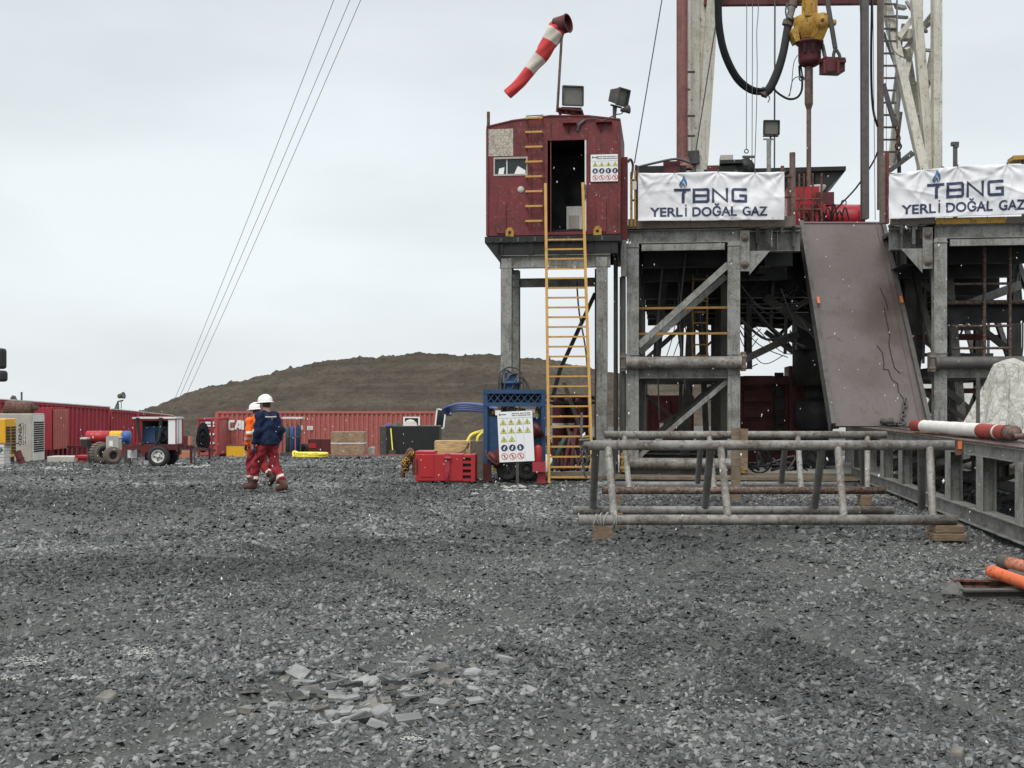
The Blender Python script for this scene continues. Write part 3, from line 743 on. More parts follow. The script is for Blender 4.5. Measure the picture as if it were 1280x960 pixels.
m = MB('green'); m.prism([(X(142, d), d, Z(512, d)), (X(148, d), d, Z(512, d)), (X(147.5, d), d, Z(503, d)), (X(146, d), d, Z(503, d))], (0, .15, 0)); m.build('gusset', fl)
m = MB('greyd'); m.path([(X(147, d), d, Z(505, d)), (X(147, d), d, Z(502, d)), (X(154, d), d, Z(500.5, d))], .04, 6); m.tube((X(151.5, d), d, Z(511, d)), (X(151.5, d), d, Z(502, d)), .02, 6); m.build('arm', fl)
m = MB('greyd'); c0 = Vector((X(151, d), d, Z(495, d))); m.lathe(c0 + Vector((-.16, 0, -.03)), (.95, -.25, .18), [(0, .03), (.05, .12), (.2, .13), (.36, .19), (.37, .17)], 14); m.use('lamp').lathe(c0 + Vector((-.16, 0, -.03)), (.95, -.25, .18), [(.34, .17), (.345, 0)], 14); m.build('lamp_head', fl)
settle(fl)

# generator, yellow unit, stack on pallet
d = 51.5; gs = thing('generator', 'tall beige grey generator housing with GENSA lettering and a slatted louvre', 'generator'); zb = gz(-22, d)
m = MB('silver'); x0, x1 = X(-30, d), X(40, d); z0, z1 = Z(577.5, d), Z(517, d)
m.bx(x0, x1, d, d + 1.36, z0, z1); m.build('housing', gs, .03)
m = MB('white'); m.bx(x1, x1 + .02, d + .04, d + 1.32, z0 + .05, z1 - .06)
pn = m.build('louvre_panel', gs)
m = MB('black')
for i in range(14):
    zz = Z(528.3, d) - i * (Z(528.3, d) - Z(564.5, d)) / 13; m.box((x1 + .03, d + .68, zz), (.02, 1.08, .06), ry=.3)
m.build('louvre', gs)
m = MB('blackp')
for body, xa, xb, ya, yb in (('GENSA', 23.2, 27.2, 557, 528.5), ('ELEKTROJEN', 28.6, 30, 556, 528.5), ('JENERATÖR', 31, 32.4, 556, 529.5)):
    vs, fs = fit_text(body, 0, Z(yb, d) - Z(ya, d), 0, X(xb, d) - X(xa, d), offset=.02)
    m.add([(X(xb, d) - b, d - .006, Z(ya, d) + a) for a, b in vs], fs)
m.build('lettering', gs)
m = MB('black'); m.bx(x0 + .3, x1 - .2, d + .1, d + 1.3, zb, z0); m.build('base', gs)
settle(gs)
ex = MB('rust'); dd = 52.4
ex.lathe((X(8, dd), dd, Z(509.5, dd)), (1, 0, -.02), [(0, 0.02), (0, .27), (.06, .30), (1.1, .30), (1.15, .27), (1.15, .12), (1.35, .12), (1.36, .02)], 20)
ex.path([(X(8.5, dd), dd, Z(510, dd)), (X(5, dd), dd, Z(513, dd)), (X(4, dd), dd, Z(517.5, dd))], .09, 8, 4)
for q in (.25, .95): ex.box((X(8, dd) + q, dd, Z(515.3, dd)), (.06, .3, .16))
tag(settle(ex.build('exhaust_silencer')), 'rust brown cylindrical silencer lying on top of the beige generator', 'silencer')
d = 48; yg = thing('compressor', 'bright yellow machine with two dark grilles at the left picture edge', 'compressor'); zb = gz(-22, d)
m = MB('yelb'); m.bx(X(-30, d), X(6.4, d), d, d + 1.09, Z(572.5, d), Z(523.5, d)); m.build('housing', yg, .03)
xy = X(6.4, d)
for a, b in ((d + .08, d + .5), (d + .6, d + 1.02)):
    m = MB('black'); m.bx(xy, xy + .012, a, b, Z(568, d), Z(533.5, d)); m.use('yelm')
    for i in range(9): m.bx(xy + .012, xy + .025, a, b, Z(567 - i * 3.8, d), Z(566.2 - i * 3.8, d))
    m.build('grille', yg)
m = MB('black'); m.bx(X(-25, d), X(5, d), d + .1, d + 1.0, zb, Z(572.5, d)); m.build('base', yg); settle(yg)
d = 43; ws = thing('sheet_bundle', 'bundle of white ribbed sheets with green print on a dark pallet, at the left edge', 'sheet bundle'); zb = gz(-18, d)
m = MB('white')
for i in range(8): m.bx(X(-20, d), X(5.2 - (i % 2) * .4, d), d, d + .55, Z(588 - i * 4.1, d), Z(584.6 - i * 4.1, d))
m.bx(X(-20, d), X(4.4, d), d + .04, d + .5, Z(588, d), Z(556, d)); m.build('sheets', ws)
m = MB('green'); m.add([(X(-.5, d), d - .004, Z(567, d)), (X(4.6, d), d - .004, Z(562.5, d)), (X(.6, d), d - .004, Z(558.5, d)), (X(.2, d), d - .004, Z(562, d))], [(0, 1, 2, 3)]); m.build('print', ws)
m = MB('black'); m.bx(X(-20, d), X(26, d), d - .1, d + 1.3, Z(590, d), Z(588, d)); m.bx(X(-20, d), X(-14, d), d, d + 1.2, zb - .05, Z(590, d)); m.bx(X(20, d), X(27, d), d, d + 1.2, zb - .05, Z(589, d)); m.build('pallet', ws)
m = MB('rust'); m.bx(X(-20, d), X(10, d), d + .1, d + 1, Z(556, d), Z(554.6, d)); m.build('top_sheet', ws)
settle(ws)
m = MB('redd'); d = 47.5; m.tube((X(21.5, d), d, Z(564, d)), (X(30, d), d, Z(585, d)), .14, 12); m.tube((X(25, d), d, Z(573, d)), (X(25.6, d), d, Z(574.5, d)), .17, 12)
tag(settle(m.build('leaning_pipe')), 'dull red pipe leaning beside the yellow machine', 'pipe')
# brown red box behind the generator
d = 55; bxr = thing('steel_cabin', 'brick red steel box on short legs right of the generator louvre', 'steel box'); zb = gz(-20, d)
m = MB('redw'); m.bx(X(43, d), X(65, d), d, d + 1.88, Z(562, d), Z(511, d)); xr = X(65, d); m.build('wall', bxr)  # front face in the darker red, its shade put into the paint
m = MB('cont'); T = TR((xr + .06, d, 0), math.pi / 2); corrug(m, T, 1.88, Z(562, d), Z(511.5, d), .3, .055); m.T = ID; m.build('corrugated_panel', bxr)
m = MB('redd')
for dy in (.0, .6, 1.2, 1.75): m.bx(xr - .12, xr, d + dy, d + dy + .12, zb, Z(562, d))
m.bx(X(46, d), X(47.5, d), d, d + .12, zb, Z(562, d))
m.pieces('leg', bxr); m = MB('redw'); m.bx(X(46, d), X(63, d), d + .2, d + 1.7, Z(510.8, d), Z(509.2, d)); m.build('lid', bxr); settle(bxr)
# concrete block with roller, red pedestal
d = 50; cb = thing('concrete_block', 'stained whitish concrete block with a round hole at its foot', 'concrete block'); zb = gz(-18, d)
m = MB('concrete'); pb(m, 58.5, 93, 570.5, 586, d, .9); m.bx(X(59, d), X(92, d), d + .1, d + .8, zb - .05, Z(585.5, d)); m.build('block', cb, .03)
m = MB('rubber'); m.lathe((X(74, d), d - .06, Z(582.5, d)), (0, 1, 0), [(0, .02), (0, .07), (.01, .14), (.16, .14)], 16); m.build('roller', cb); settle(cb)
d = 49.5; m = MB('redb'); pb(m, 93, 113, 583, 587, d, .8); pb(m, 97, 109, 572.5, 583, d + .1, .5); pb(m, 93.5, 113, 569.5, 572.5, d, .8)
tag(settle(m.build('pedestal')), 'low red steel pedestal between the concrete block and the muddy rollers', 'pedestal')
m = MB('redd'); d = 56; pb(m, 84, 132, 557, 560, d, .3)
for i in range(8): pb(m, 85 + i * 6, 87 + i * 6, 560, 573, d, .2)
pb(m, 84, 132, 570, 573, d, .3); tag(settle(m.build('shed_skid')), 'dark red skid frame lying behind the barrels at the foot of the shed', 'skid')
# barrels on a rack
d = 47.5
rk = thing('barrel_rack', 'dark steel trestle carrying the row of lying barrels', 'rack'); m = MB('greyd'); zb = gz(-16, d)
m.bx(X(104, d), X(160, d), d - .25, d + .25, Z(555.5, d), Z(554, d)); m.build('shelf', rk)
for px in (112, 124, 158): q = MB('greyd'); q.bx(X(px - .8, d), X(px + .8, d), d - .2, d + .2, zb - .05, Z(555.5, d)); q.build('leg', rk)
settle(rk)
def barrel(label, xa, xb, mat):
    t = thing('barrel', label, 'barrel', 'lying barrels'); r = .245; z = Z(554, d) + r
    m = MB(mat); a = X(xa, d); L = X(xb, d) - a
    m.lathe((a, d, z), (1, .06, 0), [(0, 0), (0.0, r * .93), (.02, r), (L * .33, r), (L * .35, r * 1.03), (L * .37, r), (L * .64, r), (L * .66, r * 1.03), (L * .68, r), (L - .02, r), (L, r * .93), (L, 0)], 22); m.build('drum', t)
    m = MB('brass'); m.tube((a + L, d - .1, z + .1), (a + L + .03, d - .1, z + .1), .03, 8); m.build('bung', t); return settle(t)
barrel('red lying barrel, leftmost of the three on the rack', 108.5, 137, 'redb')
barrel('yellow orange lying barrel between the red one and the blue one', 138, 153, 'yelb')
barrel('blue lying barrel, rightmost of the three on the rack', 153.5, 163, 'bluec')
d = 46.6; m = MB('rubber'); pb(m, 101, 109, 549, 558, d, .4); m.use('white'); pb(m, 100, 108, 547, 549, d, .4); tag(settle(m.build('battery')), 'dark blue grey block with pale top left of the red barrel', 'battery')
d = 46; eb = thing('switch_box', 'grey beige electrical box on legs in front of the barrels', 'electrical box'); m = MB('silver'); pb(m, 132.5, 148, 547.5, 563, d, .4); m.prism([(X(132, d), d, Z(547.4, d)), (X(149, d), d, Z(547.4, d)), (X(147, d), d, Z(544.8, d)), (X(134, d), d, Z(544.8, d))], (0, .4, 0)); m.build('case', eb)
m = MB('whitep'); pb(m, 136.5, 141, 551, 558, d - .01, .01); m.build('label_plate', eb); m = MB('greyd')
for px in (134, 146): pb(m, px - .6, px + .6, 563, 582, d + .1, .06)
m.pieces('leg', eb); settle(eb)
# muddy rollers
def roller(label, px, d, r, w):
    m = MB('mud'); z = gz(-14, d) + r; c = Vector((X(px, d), d, z)); ax = Vector((.75, -1, 0)).normalized()
    m.lathe(c, ax, [(0, r * .45), (.0, r * .8), (.03, r * .92), (w, r * .92), (w, r * .5), (w - .1, r * .42), (w - .1, 0)], 26)
    a = ax.orthogonal().normalized(); b = ax.cross(a)
    for i in range(24):
        t = 2 * math.pi * i / 24; dd_ = a * math.cos(t) + b * math.sin(t)
        m.beam(c + dd_ * r * .93 + ax * .02, c + dd_ * r * .93 + ax * (w - .02) , .07, r * .16, dd_)
    m.use('rubber'); m.lathe(c + ax * (w - .09), ax, [(0, 0), (.002, r * .4)], 16)
    return tag(settle(m.build('spiked_roller')), label, 'roller', 'muddy spiked rollers')
roller('larger mud caked spiked roller in front of the red barrel', 125, 46.4, .43, .5)
roller('smaller mud caked spiked roller tucked beside the trailer drawbar', 139, 46.0, .33, .3)

# ------------------------------------------------------------------ trailer with blue unit
d = 42; zb = gz(-12, d)
tr = thing('welding_trailer', 'red framed trailer with white roof and white cabinet, its single wheel facing us', 'trailer')
def tz(py): return Z(py, d)
m = MB('redd'); m.bx(X(157, d), X(222, d), d, d + .12, tz(562.5), tz(557)); m.bx(X(157, d), X(222, d), d + .9, d + 1.0, tz(562.5), tz(557))
for px in (160, 185, 212, 219): m.bx(X(px, d), X(px + 3, d), d + .12, d + .9, tz(562), tz(558))
m.bx(X(166, d), X(221, d), d + .0, d + 1.0, tz(557), tz(555.2)); m.bx(X(216, d), X(222, d), d + .2, d + .5, tz(569), tz(562.5)); m.build('chassis', tr)
m = MB('redb')
for px in (166.5, 171, 218.5):
    for dy in (0.02, .9): m.bx(X(px, d), X(px + 1.4, d), d + dy, d + dy + .06, tz(557), tz(524))
m.bx(X(166.5, d), X(219.5, d), d - .02, d + .04, tz(526), tz(523.5)); m.build('frame', tr)
m = MB('white'); m.bx(X(166, d), X(220.5, d), d - .08, d + .96, tz(523.5), tz(521.5)); m.build('roof', tr)
m = MB('whitep'); m.bx(X(210.5, d), X(219.3, d), d - .03, d + .82, tz(555.3), tz(524.6)); cbn = m.build('cabinet', tr, .01)
m = MB('greyd'); m.bx(X(219.3, d), X(219.3, d) + .006, d + .38, d + .40, tz(555), tz(525)); m.build('door_seam', cbn)
m = MB('blue'); m.bx(X(176, d), X(210, d), d + .35, d + .85, tz(555), tz(533.5)); m.bx(X(176, d), X(191, d), d + .3, d + .35, tz(554), tz(537.5)); m.build('engine_cover', tr)
m = MB('dark'); m.bx(X(168, d), X(210, d), d + .88, d + .895, tz(555), tz(526)); m.build('shade_panel', tr)  # dark sheet added for the shade under the trailer roof
m = MB('hosew')
for a, b in ((173, 179), (202, 195)): m.path([(X(a, d), d - .1, tz(522)), (X(a - .5, d), d - .06, tz(530)), (X((a * 2 + b) / 3, d), d - .04, tz(547)), (X(b, d), d, tz(555))], [.07, .065, .05, .045], 6, 5)
m.build('strap', tr)
m = MB('black')
for i in range(4): m.ring((X(203, d), d + .2 - .05 * i, tz(546)), (.2, 1, 0), .26 - .04 * i, .03, 16, 6)
m.build('cable_loop', tr)
def wheel(parent, c, r, w, tyre='rubber', rim='white', ax=(0, 1, 0)):
    ax = Vector(ax).normalized(); c = Vector(c)
    m = MB('rubber'); m.lathe(c, ax, [(.02, r * .6), (0, r * .66), (-.01, r * .85), (.02, r * .97), (.05, r), (w - .05, r), (w - .02, r * .97), (w, r * .85), (w, r * .6)], 30)
    a = ax.orthogonal().normalized(); b = ax.cross(a)
    for i in range(30):
        t = 2 * math.pi * i / 30; q = a * math.cos(t) + b * math.sin(t); m.beam(c + q * r * .995 + ax * .04, c + q * r * .995 + ax * (w - .04), r * .1, .02, q)
    wh = m.build('wheel', parent); m = MB(rim)
    m.lathe(c, ax, [(.015, r * .62), (.0, r * .56), (.04, r * .52), (.08, r * .47), (.07, r * .3), (.03, r * .26), (.02, r * .14), (-.01, r * .12), (-.01, 0)], 26)
    m.use('greyd')
    for i in range(5):
        t = 2 * math.pi * i / 5; q = a * math.cos(t) + b * math.sin(t); m.tube(c + q * r * .2 + ax * .05, c + q * r * .2 - ax * .0, .018, 6)
        m.tube(c + q * r * .38 + ax * .09, c + q * r * .38 + ax * .065, .03, 8)
    m.build('rim', wh); return wh
wheel(tr, (X(199.5, d), d - .22, zb + .36), .37, .24)
m = MB('greyd'); m.tube((X(199.5, d), d, zb + .36), (X(199.5, d), d + 1.0, zb + .36), .05, 10); m.build('axle', tr)
m = MB('rubber'); m.lathe((X(199.5, d), d + 1.0, zb + .36), (0, 1, 0), [(0, 0), (0, .3), (.04, .36), (.2, .36), (.24, .3), (.24, 0)], 24); m.build('wheel', tr)
m = MB('redd'); m.beam((X(157, d), d + .8, tz(559)), (X(150, d), d + .8, tz(566)), .08, .1); m.beam((X(221, d), d + .1, tz(559)), (X(238, d), d + .5, tz(559.5)), .1, .1); m.bx(X(227, d), X(231, d), d + .2, d + .4, tz(562), tz(545)); m.build('drawbar', tr)
for px in (157, 239): q = MB('greyd'); q.bx(X(px - .8, d), X(px + .8, d), d + .4, d + .5, zb, tz(560)); q.build('leg', tr)
m = MB('white'); m.bx(X(156, d), X(168, d), d + .3, d + .8, tz(573), tz(563)); m.build('tool_box', tr)
m = MB('black'); m.lathe((X(178, d), d + .4, tz(571)), (1, 0, 0), [(0, 0), (0, .14), (.3, .14), (.3, .05), (.5, .05), (.5, .12), (.6, .12), (.6, 0)], 12); m.build('gearbox', tr)
settle(tr)
d = 50; m = MB('salmon'); pb(m, 222, 237, 564, 572, d, .4); pb(m, 230, 238, 546, 556, d + .6, .3)
tag(settle(m.build('crate')), 'pale orange plastic crates behind the trailer drawbar', 'crate')
# truck mirrors at the left picture edge
d = 6.0; tm = thing('truck_mirror', 'black double truck mirror reaching into the left picture edge', 'mirror')
for a, b, e in ((435, 461, 3.4), (463, 477, 4.8)):
    m = MB('rubber'); x1 = X(e, d); m.bx(x1 - .16, x1, d, d + .06, Z(b, d), Z(a, d)); m.build('mirror_housing', tm, .014)
m = MB('black'); m.tube((X(-26, d), d + .09, Z(428, d)), (X(-26, d), d + .09, Z(484, d)), .012, 8)
m.path([(X(-26, d), d + .09, Z(430, d)), (X(-80, d), d + .2, Z(432, d)), (X(-150, d), d + .5, Z(440, d))], .012, 8); m.path([(X(-26, d), d + .09, Z(482, d)), (X(-150, d), d + .5, Z(480, d))], .012, 8)
m.bx(X(-30, d), X(-14, d), d + .05, d + .1, Z(452, d), Z(446, d)); m.bx(X(-30, d), X(-14, d), d + .05, d + .1, Z(472, d), Z(468, d)); m.build('arm', tm); settle(tm)

# ------------------------------------------------------------------ things along the foot of the container
d = 67; m = MB('yelb'); pb(m, 283, 306, 557, 572, d, .5)
m.use('rust'); pb(m, 282.5, 306.5, 556.2, 557, d - .02, .54); pb(m, 285, 288, 572, 574, d, .1); pb(m, 303, 306, 572, 574, d, .1)
tag(settle(m.build('steel_bin')), 'yellow steel bin behind the orange jacketed worker, below the lettering', 'bin')
d = 62; ra = thing('cylinder_rack', 'open steel rack with a flat canopy holding upright gas cylinders', 'rack'); zb = gz(-10, d)
m = MB('white'); pb(m, 352, 377, 521.5, 523.5, d - .1, .9); m.build('canopy', ra)
m = MB('greyd'); 
for px in (353, 375.5): pb(m, px - .6, px + .6, 523.5, 567, d, .06); pb(m, px - .6, px + .6, 523.5, 567, d + .7, .06)
pb(m, 350, 376, 565.5, 570, d - .05, .85); pb(m, 353, 375, 545, 546.2, d - .04, .03); m.build('frame', ra)
settle(ra)
def cyl(label, px, mat, dy=.25, h=.0):
    t = thing('gas_cylinder', label, 'gas cylinder', 'gas cylinders in the rack'); r = .115
    m = MB(mat); m.lathe((X(px, d), d + dy, Z(565.5, d)), (0, 0, 1), [(0, 0), (0, r), (1.22 + h, r), (1.3 + h, r * .85), (1.36 + h, r * .4), (1.4 + h, r * .3), (1.42 + h, 0)], 14); m.build('bottle', t)
    m = MB('brass'); m.tube((X(px, d), d + dy, Z(565.5, d) + 1.38 + h), (X(px, d), d + dy, Z(565.5, d) + 1.5 + h), .03, 6); m.box((X(px, d), d + dy, Z(565.5, d) + 1.5 + h), (.12, .04, .04)); m.build('valve', t); return settle(t)
cyl('dark green gas cylinder, left in the canopy rack', 358.5, 'greenc'); cyl('mid blue gas cylinder, middle of the canopy rack', 364.5, 'bluec', .22); cyl('deep blue gas cylinder at the right of the canopy rack', 371.5, 'blue', .25, .04)
d = 62.5; m = MB('rubber'); m.lathe((X(380, d), d, Z(560, d)), (0, 1, 0), [(0, .06), (0, .2), (.05, .24), (.2, .24), (.2, .06)], 18); m.bx(X(377, d), X(384, d), d + .2, d + .6, Z(569, d), Z(556, d)); tag(settle(m.build('hose_reel')), 'small black reel right of the gas cylinder rack', 'reel')
d = 66; m = MB('redd'); pb(m, 385, 413, 549, 567.5, d, 1.2); m.use('redb'); pb(m, 386, 395, 554, 560, d - .03, .03); m.use('redd')
for px in (385, 399, 412): pb(m, px, px + 1, 549, 567, d - .04, .04)
tag(settle(m.build('tool_chest')), 'dark red chest with a brighter red square behind the yellow hose', 'chest')
d = 60; yh = MB('yhose'); rs = random.Random(2)
pts = []
for i in range(60):
    a = i * .62; pts.append((X(390, d) + .78 * math.cos(a) + rs.uniform(-.05, .05), d - .3 + .42 * math.sin(a), gz(-10, d) + .10 + .0032 * i))
yh.path(pts, .06, 6, 2); yh.path([(X(369, d), d - .4, gz(-10, d) + .1), (X(368, d), d - .3, gz(-10, d) + .34), (X(374, d), d - .35, gz(-10, d) + .30), (X(381, d), d - .4, gz(-10, d) + .12), (X(400, d), d - .5, gz(-10, d) + .1)], .06, 6, 6)
tag(settle(yh.build('hose')), 'coiled bright yellow hose lying on the gravel before the dark red chest', 'hose')
d = 58; cr = thing('plywood_crate', 'large brown plywood crate with one white band', 'crate'); m = MB('ply'); pb(m, 413.5, 455, 540, 568.5, d, 1.1); m.build('panels', cr)
m = MB('whitep'); pb(m, 413.3, 455.2, 553.6, 554.6, d - .012, 1.12); m.build('strap', cr); settle(cr)
d = 59; m = MB('concrete'); pb(m, 460, 467, 560, 568, d, .4); pb(m, 463, 468, 558.5, 562, d + .2, .3); tag(settle(m.build('block')), 'small grey lumps of concrete right of the plywood crate', 'block')
d = 52; bt = thing('tank', 'big matte black rectangular tank with junk on its top', 'tank'); zb = gz(-6, d)
m = MB('black'); pb(m, 483, 549, 532.5, 568, d, 1.8); m.build('body', bt, .02); m = MB('greyd'); pb(m, 474.5, 483, 533, 568.5, d + .1, 1.7); m.build('side_frame', bt); settle(bt)
bl = thing('broom', 'yellow handled broom leaning against the black tank', 'broom'); m = MB('yhose'); m.tube((X(491, 51.6), 51.6, Z(565, 51.6)), (X(488.5, 51.9), 51.9, Z(535.5, 51.9)), .028, 6); m.build('handle', bl); m = MB('greyd'); pb(m, 486, 494.5, 562.5, 568, 51.5, .12); m.build('brush', bl); settle(bl)
d = 52.5
def helmet_like(name, label, px, r, mat, cat):
    m = MB(mat); m.lathe((X(px, d), d, Z(532.5, d)), (0, 0, 1), [(0, r * 1.15), (.02, r * 1.15), (.03, r), (r * .5, r * .88), (r * .85, r * .5), (r * 1.0, 0)], 18); tag(settle(m.build(name)), label, cat)
helmet_like('bowl', 'blue rounded tub upside down at the left end of the black tank top', 486, .13, 'blueb', 'tub')
helmet_like('bundle', 'dark rounded bundle on the black tank, left of the window', 496, .2, 'greyd', 'bundle')
helmet_like('sack', 'pale grey flat sack on the black tank below the window', 513, .3, 'concrete', 'sack')
# window flap swung open on the container end
m = MB('whitep'); a = X(547.5, 69.5)
for q in ((0, .08, 0, 1.15), (.5, .58, 0, 1.15), (.08, .5, 0, .08), (.08, .5, 1.07, 1.15)): m.box((a + (q[0] + q[1]) / 2 - .15, 69.4, Z(529, 70) + (q[2] + q[3]) / 2 - .3), (q[1] - q[0], .05, q[3] - q[2]), ry=.12)
m.use('glass').box((a + .29 - .15, 69.42, Z(529, 70) + .57 - .3), (.42, .02, 1.0), ry=.12)
tag(settle(m.build('window_shutter')), 'small white framed shutter hanging at the right end of the container', 'shutter')

# ------------------------------------------------------------------ blue pipes, boxes near the cabin
d = 40
bp = MB('blueb')
for i in range(4):
    o = i * .11; bp.path([(X(548 + i, d), d + 6 + o, Z(521, d)), (X(552 + i * 1.5, d), d + 1 + o, Z(512.5 + i * 1.6, d)), (X(564, d), d + o, Z(507.5 + i * 2.1, d)), (X(582, d), d - 2, Z(505 + i * 2.4, d - 2)), (X(604, 33), 33 + o, Z(507 + i * 2.4, 33)), (X(625, 30), 30 + o, Z(515 + i * 2, 30)), (X(640, 28), 28 + o, Z(545, 28)), (X(645 - i * 3, 28), 28.2, .05)], .055, 8, 5)
tag(settle(bp.build('hose_bundle')), 'bundle of thick blue hoses arching from the container to the blue unit', 'hose bundle')
m = MB('yhose'); dd = 27
m.path([(X(584, dd), dd, Z(553, dd)), (X(589, dd), dd, Z(544, dd)), (X(599, dd), dd, Z(540, dd)), (X(610, dd), dd + .3, Z(538.5, dd)), (X(618, dd), dd + .6, Z(545, dd)), (X(620, dd), dd + .7, .1)], .035, 8, 6)
m.path([(X(597, dd), dd - .1, Z(552, dd)), (X(598, dd), dd - .1, Z(546, dd)), (X(604, dd), dd, Z(541, dd)), (X(612, dd), dd + .3, Z(541, dd)), (X(618, dd), dd + .5, .1)], .035, 8, 6)
tag(settle(m.build('hose')), 'two yellow hose ends curving down left of the blue unit', 'hose')
d = 26.6; g0 = 0.0
pc = thing('plywood_crate', 'pale yellow plywood box with a dark side behind the red tool box', 'crate'); m = MB('plyl'); m.bx(X(543, d), X(588, d), d, d + .7, .0, Z(551.5, d)); m.build('panels', pc)
m = MB('mud'); m.bx(X(588, d), X(604, d), d + .02, d + .72, 0.0, Z(551.8, d)); m.build('side_panel', pc)  # side face given a darker brown than the front
m = MB('cable'); m.path([(X(566, d), d - .03, Z(567, d)), (X(580, d), d - .03, Z(563, d)), (X(586, d), d - .02, Z(553, d))], .012, 5, 4); m.build('wire', pc); settle(pc)
# red tool box with slots
d = 25.2; tb = thing('tool_box', 'bright red steel box with a hinge strap and slotted right end on the gravel', 'steel box')
def rz_(py): return Z(py, d)
T = TR((X(519, d), d, 0), -.05); wd = X(594, d) - X(519, d); zb_, zt_ = .03, rz_(567.5)
m = MB('redb', T); m.bx(0, wd * .80, 0, .62, zb_, zt_); m.bx(0, wd * .32, .02, .6, zt_, zt_ + .06); m.build('body', tb, .012)
m = MB('redb', T); m.bx(wd * .09, wd * .31, -.018, 0, zb_ + .09, zt_ - .02); m.build('door', tb)
m = MB('black', T); m.bx(.03, .05, -.022, -.001, zb_ + .15, zt_ - .1); m.build('handle', tb)
m = MB('redw', T); m.bx(wd * .5, wd * .58, -.04, -.001, zb_ + .1, zt_ + .01); m.tube((wd * .5, -.06, zt_ - .08), (wd * .6, -.06, zt_ - .08), .03, 8); m.tube((wd * .54, -.06, zb_ + .06), (wd * .54, -.06, zb_ + .2), .025, 8); m.build('hinge_strap', tb)
m = MB('redb', T); m.bx(wd * .93, wd, -.01, .6, zb_, zt_ - .01)
for k in range(5): z = zb_ + (zt_ - zb_) * k / 4.6; m.bx(wd * .80, wd * .93, -.01, .58, z, z + .055)
m.build('slotted_end', tb); m = MB('black', T); m.bx(wd * .81, wd * .92, .05, .5, zb_ + .02, zt_ - .03); m.build('core', tb)
m = MB('woodh', T); m.bx(.05, .35, .05, .5, -.03, zb_ - .003); m.bx(wd * .6, wd * .9, .05, .5, -.03, zb_ - .003); m.build('skid', tb)
settle(tb)
ch = MB('yelm'); rs = random.Random(4); d = 26.2
for i in range(46):
    t = rs.random(); px = 516 - 11 * t + rs.uniform(-3, 3); py = 565 + 22 * t + rs.uniform(-3, 3)
    ch.use('yelm' if i % 3 else 'rust'); c = Vector((X(px, d), d + rs.uniform(-.12, .12), max(.03, Z(py, d) + .02))); ch.ring(c, (rs.uniform(-1, 1), rs.uniform(-1, 1), rs.uniform(-1, 1)), .055, .014, 8, 5)
ch.use('rust'); ch.path([(X(503, d), d, .04), (X(506, d), d, .3), (X(511, d), d, .62), (X(517, d), d, .55), (X(518, d), d, .1)], .05, 8, 4)
tag(settle(ch.build('chain_heap')), 'yellow and rusty chain heaped at the left end of the red steel box', 'chain')

# ------------------------------------------------------------------ blue unit with wheels
d = 25.6; bu = thing('power_unit', 'navy blue steel frame unit with lattice top standing below the cabin', 'power unit')
m = MB('blue'); x0, x1 = X(604, d), X(682, d)
for x in (x0, x1 - .09):
    for y in (d, d + 1.5): m.bx(x, x + .09, y, y + .09, Z(590, d), Z(487, d))
for za, zb2 in ((487, 492), (503, 508)):
    m.bx(x0 - .0, x1, d - .01, d + .1, Z(zb2, d), Z(za, d)); m.bx(x0, x1, d + 1.5, d + 1.6, Z(zb2, d), Z(za, d))
    for x in (x0 - .005, x1 - .085): m.bx(x, x + .09, d + .1, d + 1.5, Z(zb2, d), Z(za, d))
m.bx(x0 + .1, x1 - .1, d + .15, d + 1.45, Z(486, d) - .03, Z(487, d) - .02); m.build('frame', bu)
m = MB('blue'); k = 8
for i in range(k):
    a = x0 + .09 + (x1 - x0 - .18) * i / k; b = x0 + .09 + (x1 - x0 - .18) * (i + 1) / k
    m.beam((a, d + .03, Z(503, d)), (b, d + .03, Z(492, d)), .02, .02, (0, 1, 0)); m.beam((a, d + .05, Z(492, d)), (b, d + .05, Z(503, d)), .02, .02, (0, 1, 0))
m.build('lattice', bu)
m = MB('dark'); m.bx(x0 + .1, x1 - .1, d + .3, d + .32, Z(508, d), Z(492, d)); m.build('shade_sheet', bu)  # dark sheet added for the shade behind the lattice
m = MB('blue'); m.bx(x0 + .09, X(626, d), d + .1, d + .9, Z(582, d), Z(521, d)); m.bx(X(662, d), x1 - .09, d + .3, d + .9, Z(575, d), Z(521, d)); m.bx(X(626, d), X(662, d), d + .5, d + 1.3, Z(582, d), Z(524, d)); m.build('tank', bu)
m = MB('greyd'); m.bx(x0 + .1, x1 - .1, d + .5, d + 1.2, Z(521, d), Z(511, d)); rs = random.Random(9)
for i in range(26):
    c = Vector((rs.uniform(x0 + .12, x1 - .15), d + rs.uniform(.1, .5), Z(rs.uniform(512, 520), d))); m.use(rs.choice(['greyd', 'silver', 'black', 'grey', 'brass'])); m.box(c, (rs.uniform(.04, .16), .08, rs.uniform(.03, .1)), rs.random())
m.use('black'); m.ring((X(639, d), d + .02, Z(512, d)), (0, 1, 0), .075, .03, 16, 8); m.tube((X(639, d), d + .03, Z(512, d)), (X(639, d), d + .4, Z(512, d)), .08, 14)
m.use('whitep'); m.bx(X(619, d), X(626, d), d + .02, d + .3, Z(519, d), Z(513, d)); m.bx(X(657, d), X(669, d), d + .12, d + .3, Z(516, d), Z(511, d)); m.build('manifold', bu)
m = MB('blue'); m.lathe((X(638, d), d + .7, Z(487, d)), (0, 0, 1), [(0, .2), (.12, .2), (.13, .25), (.18, .25), (.19, .15), (.36, .14), (.4, .06), (.4, 0)], 18)
m.use('greyd')
for px in (627, 632, 645, 650): m.tube((X(px, d), d + .6, Z(488, d)), (X(px, d), d + .6, Z(465 + (px % 4), d)), .018, 6)
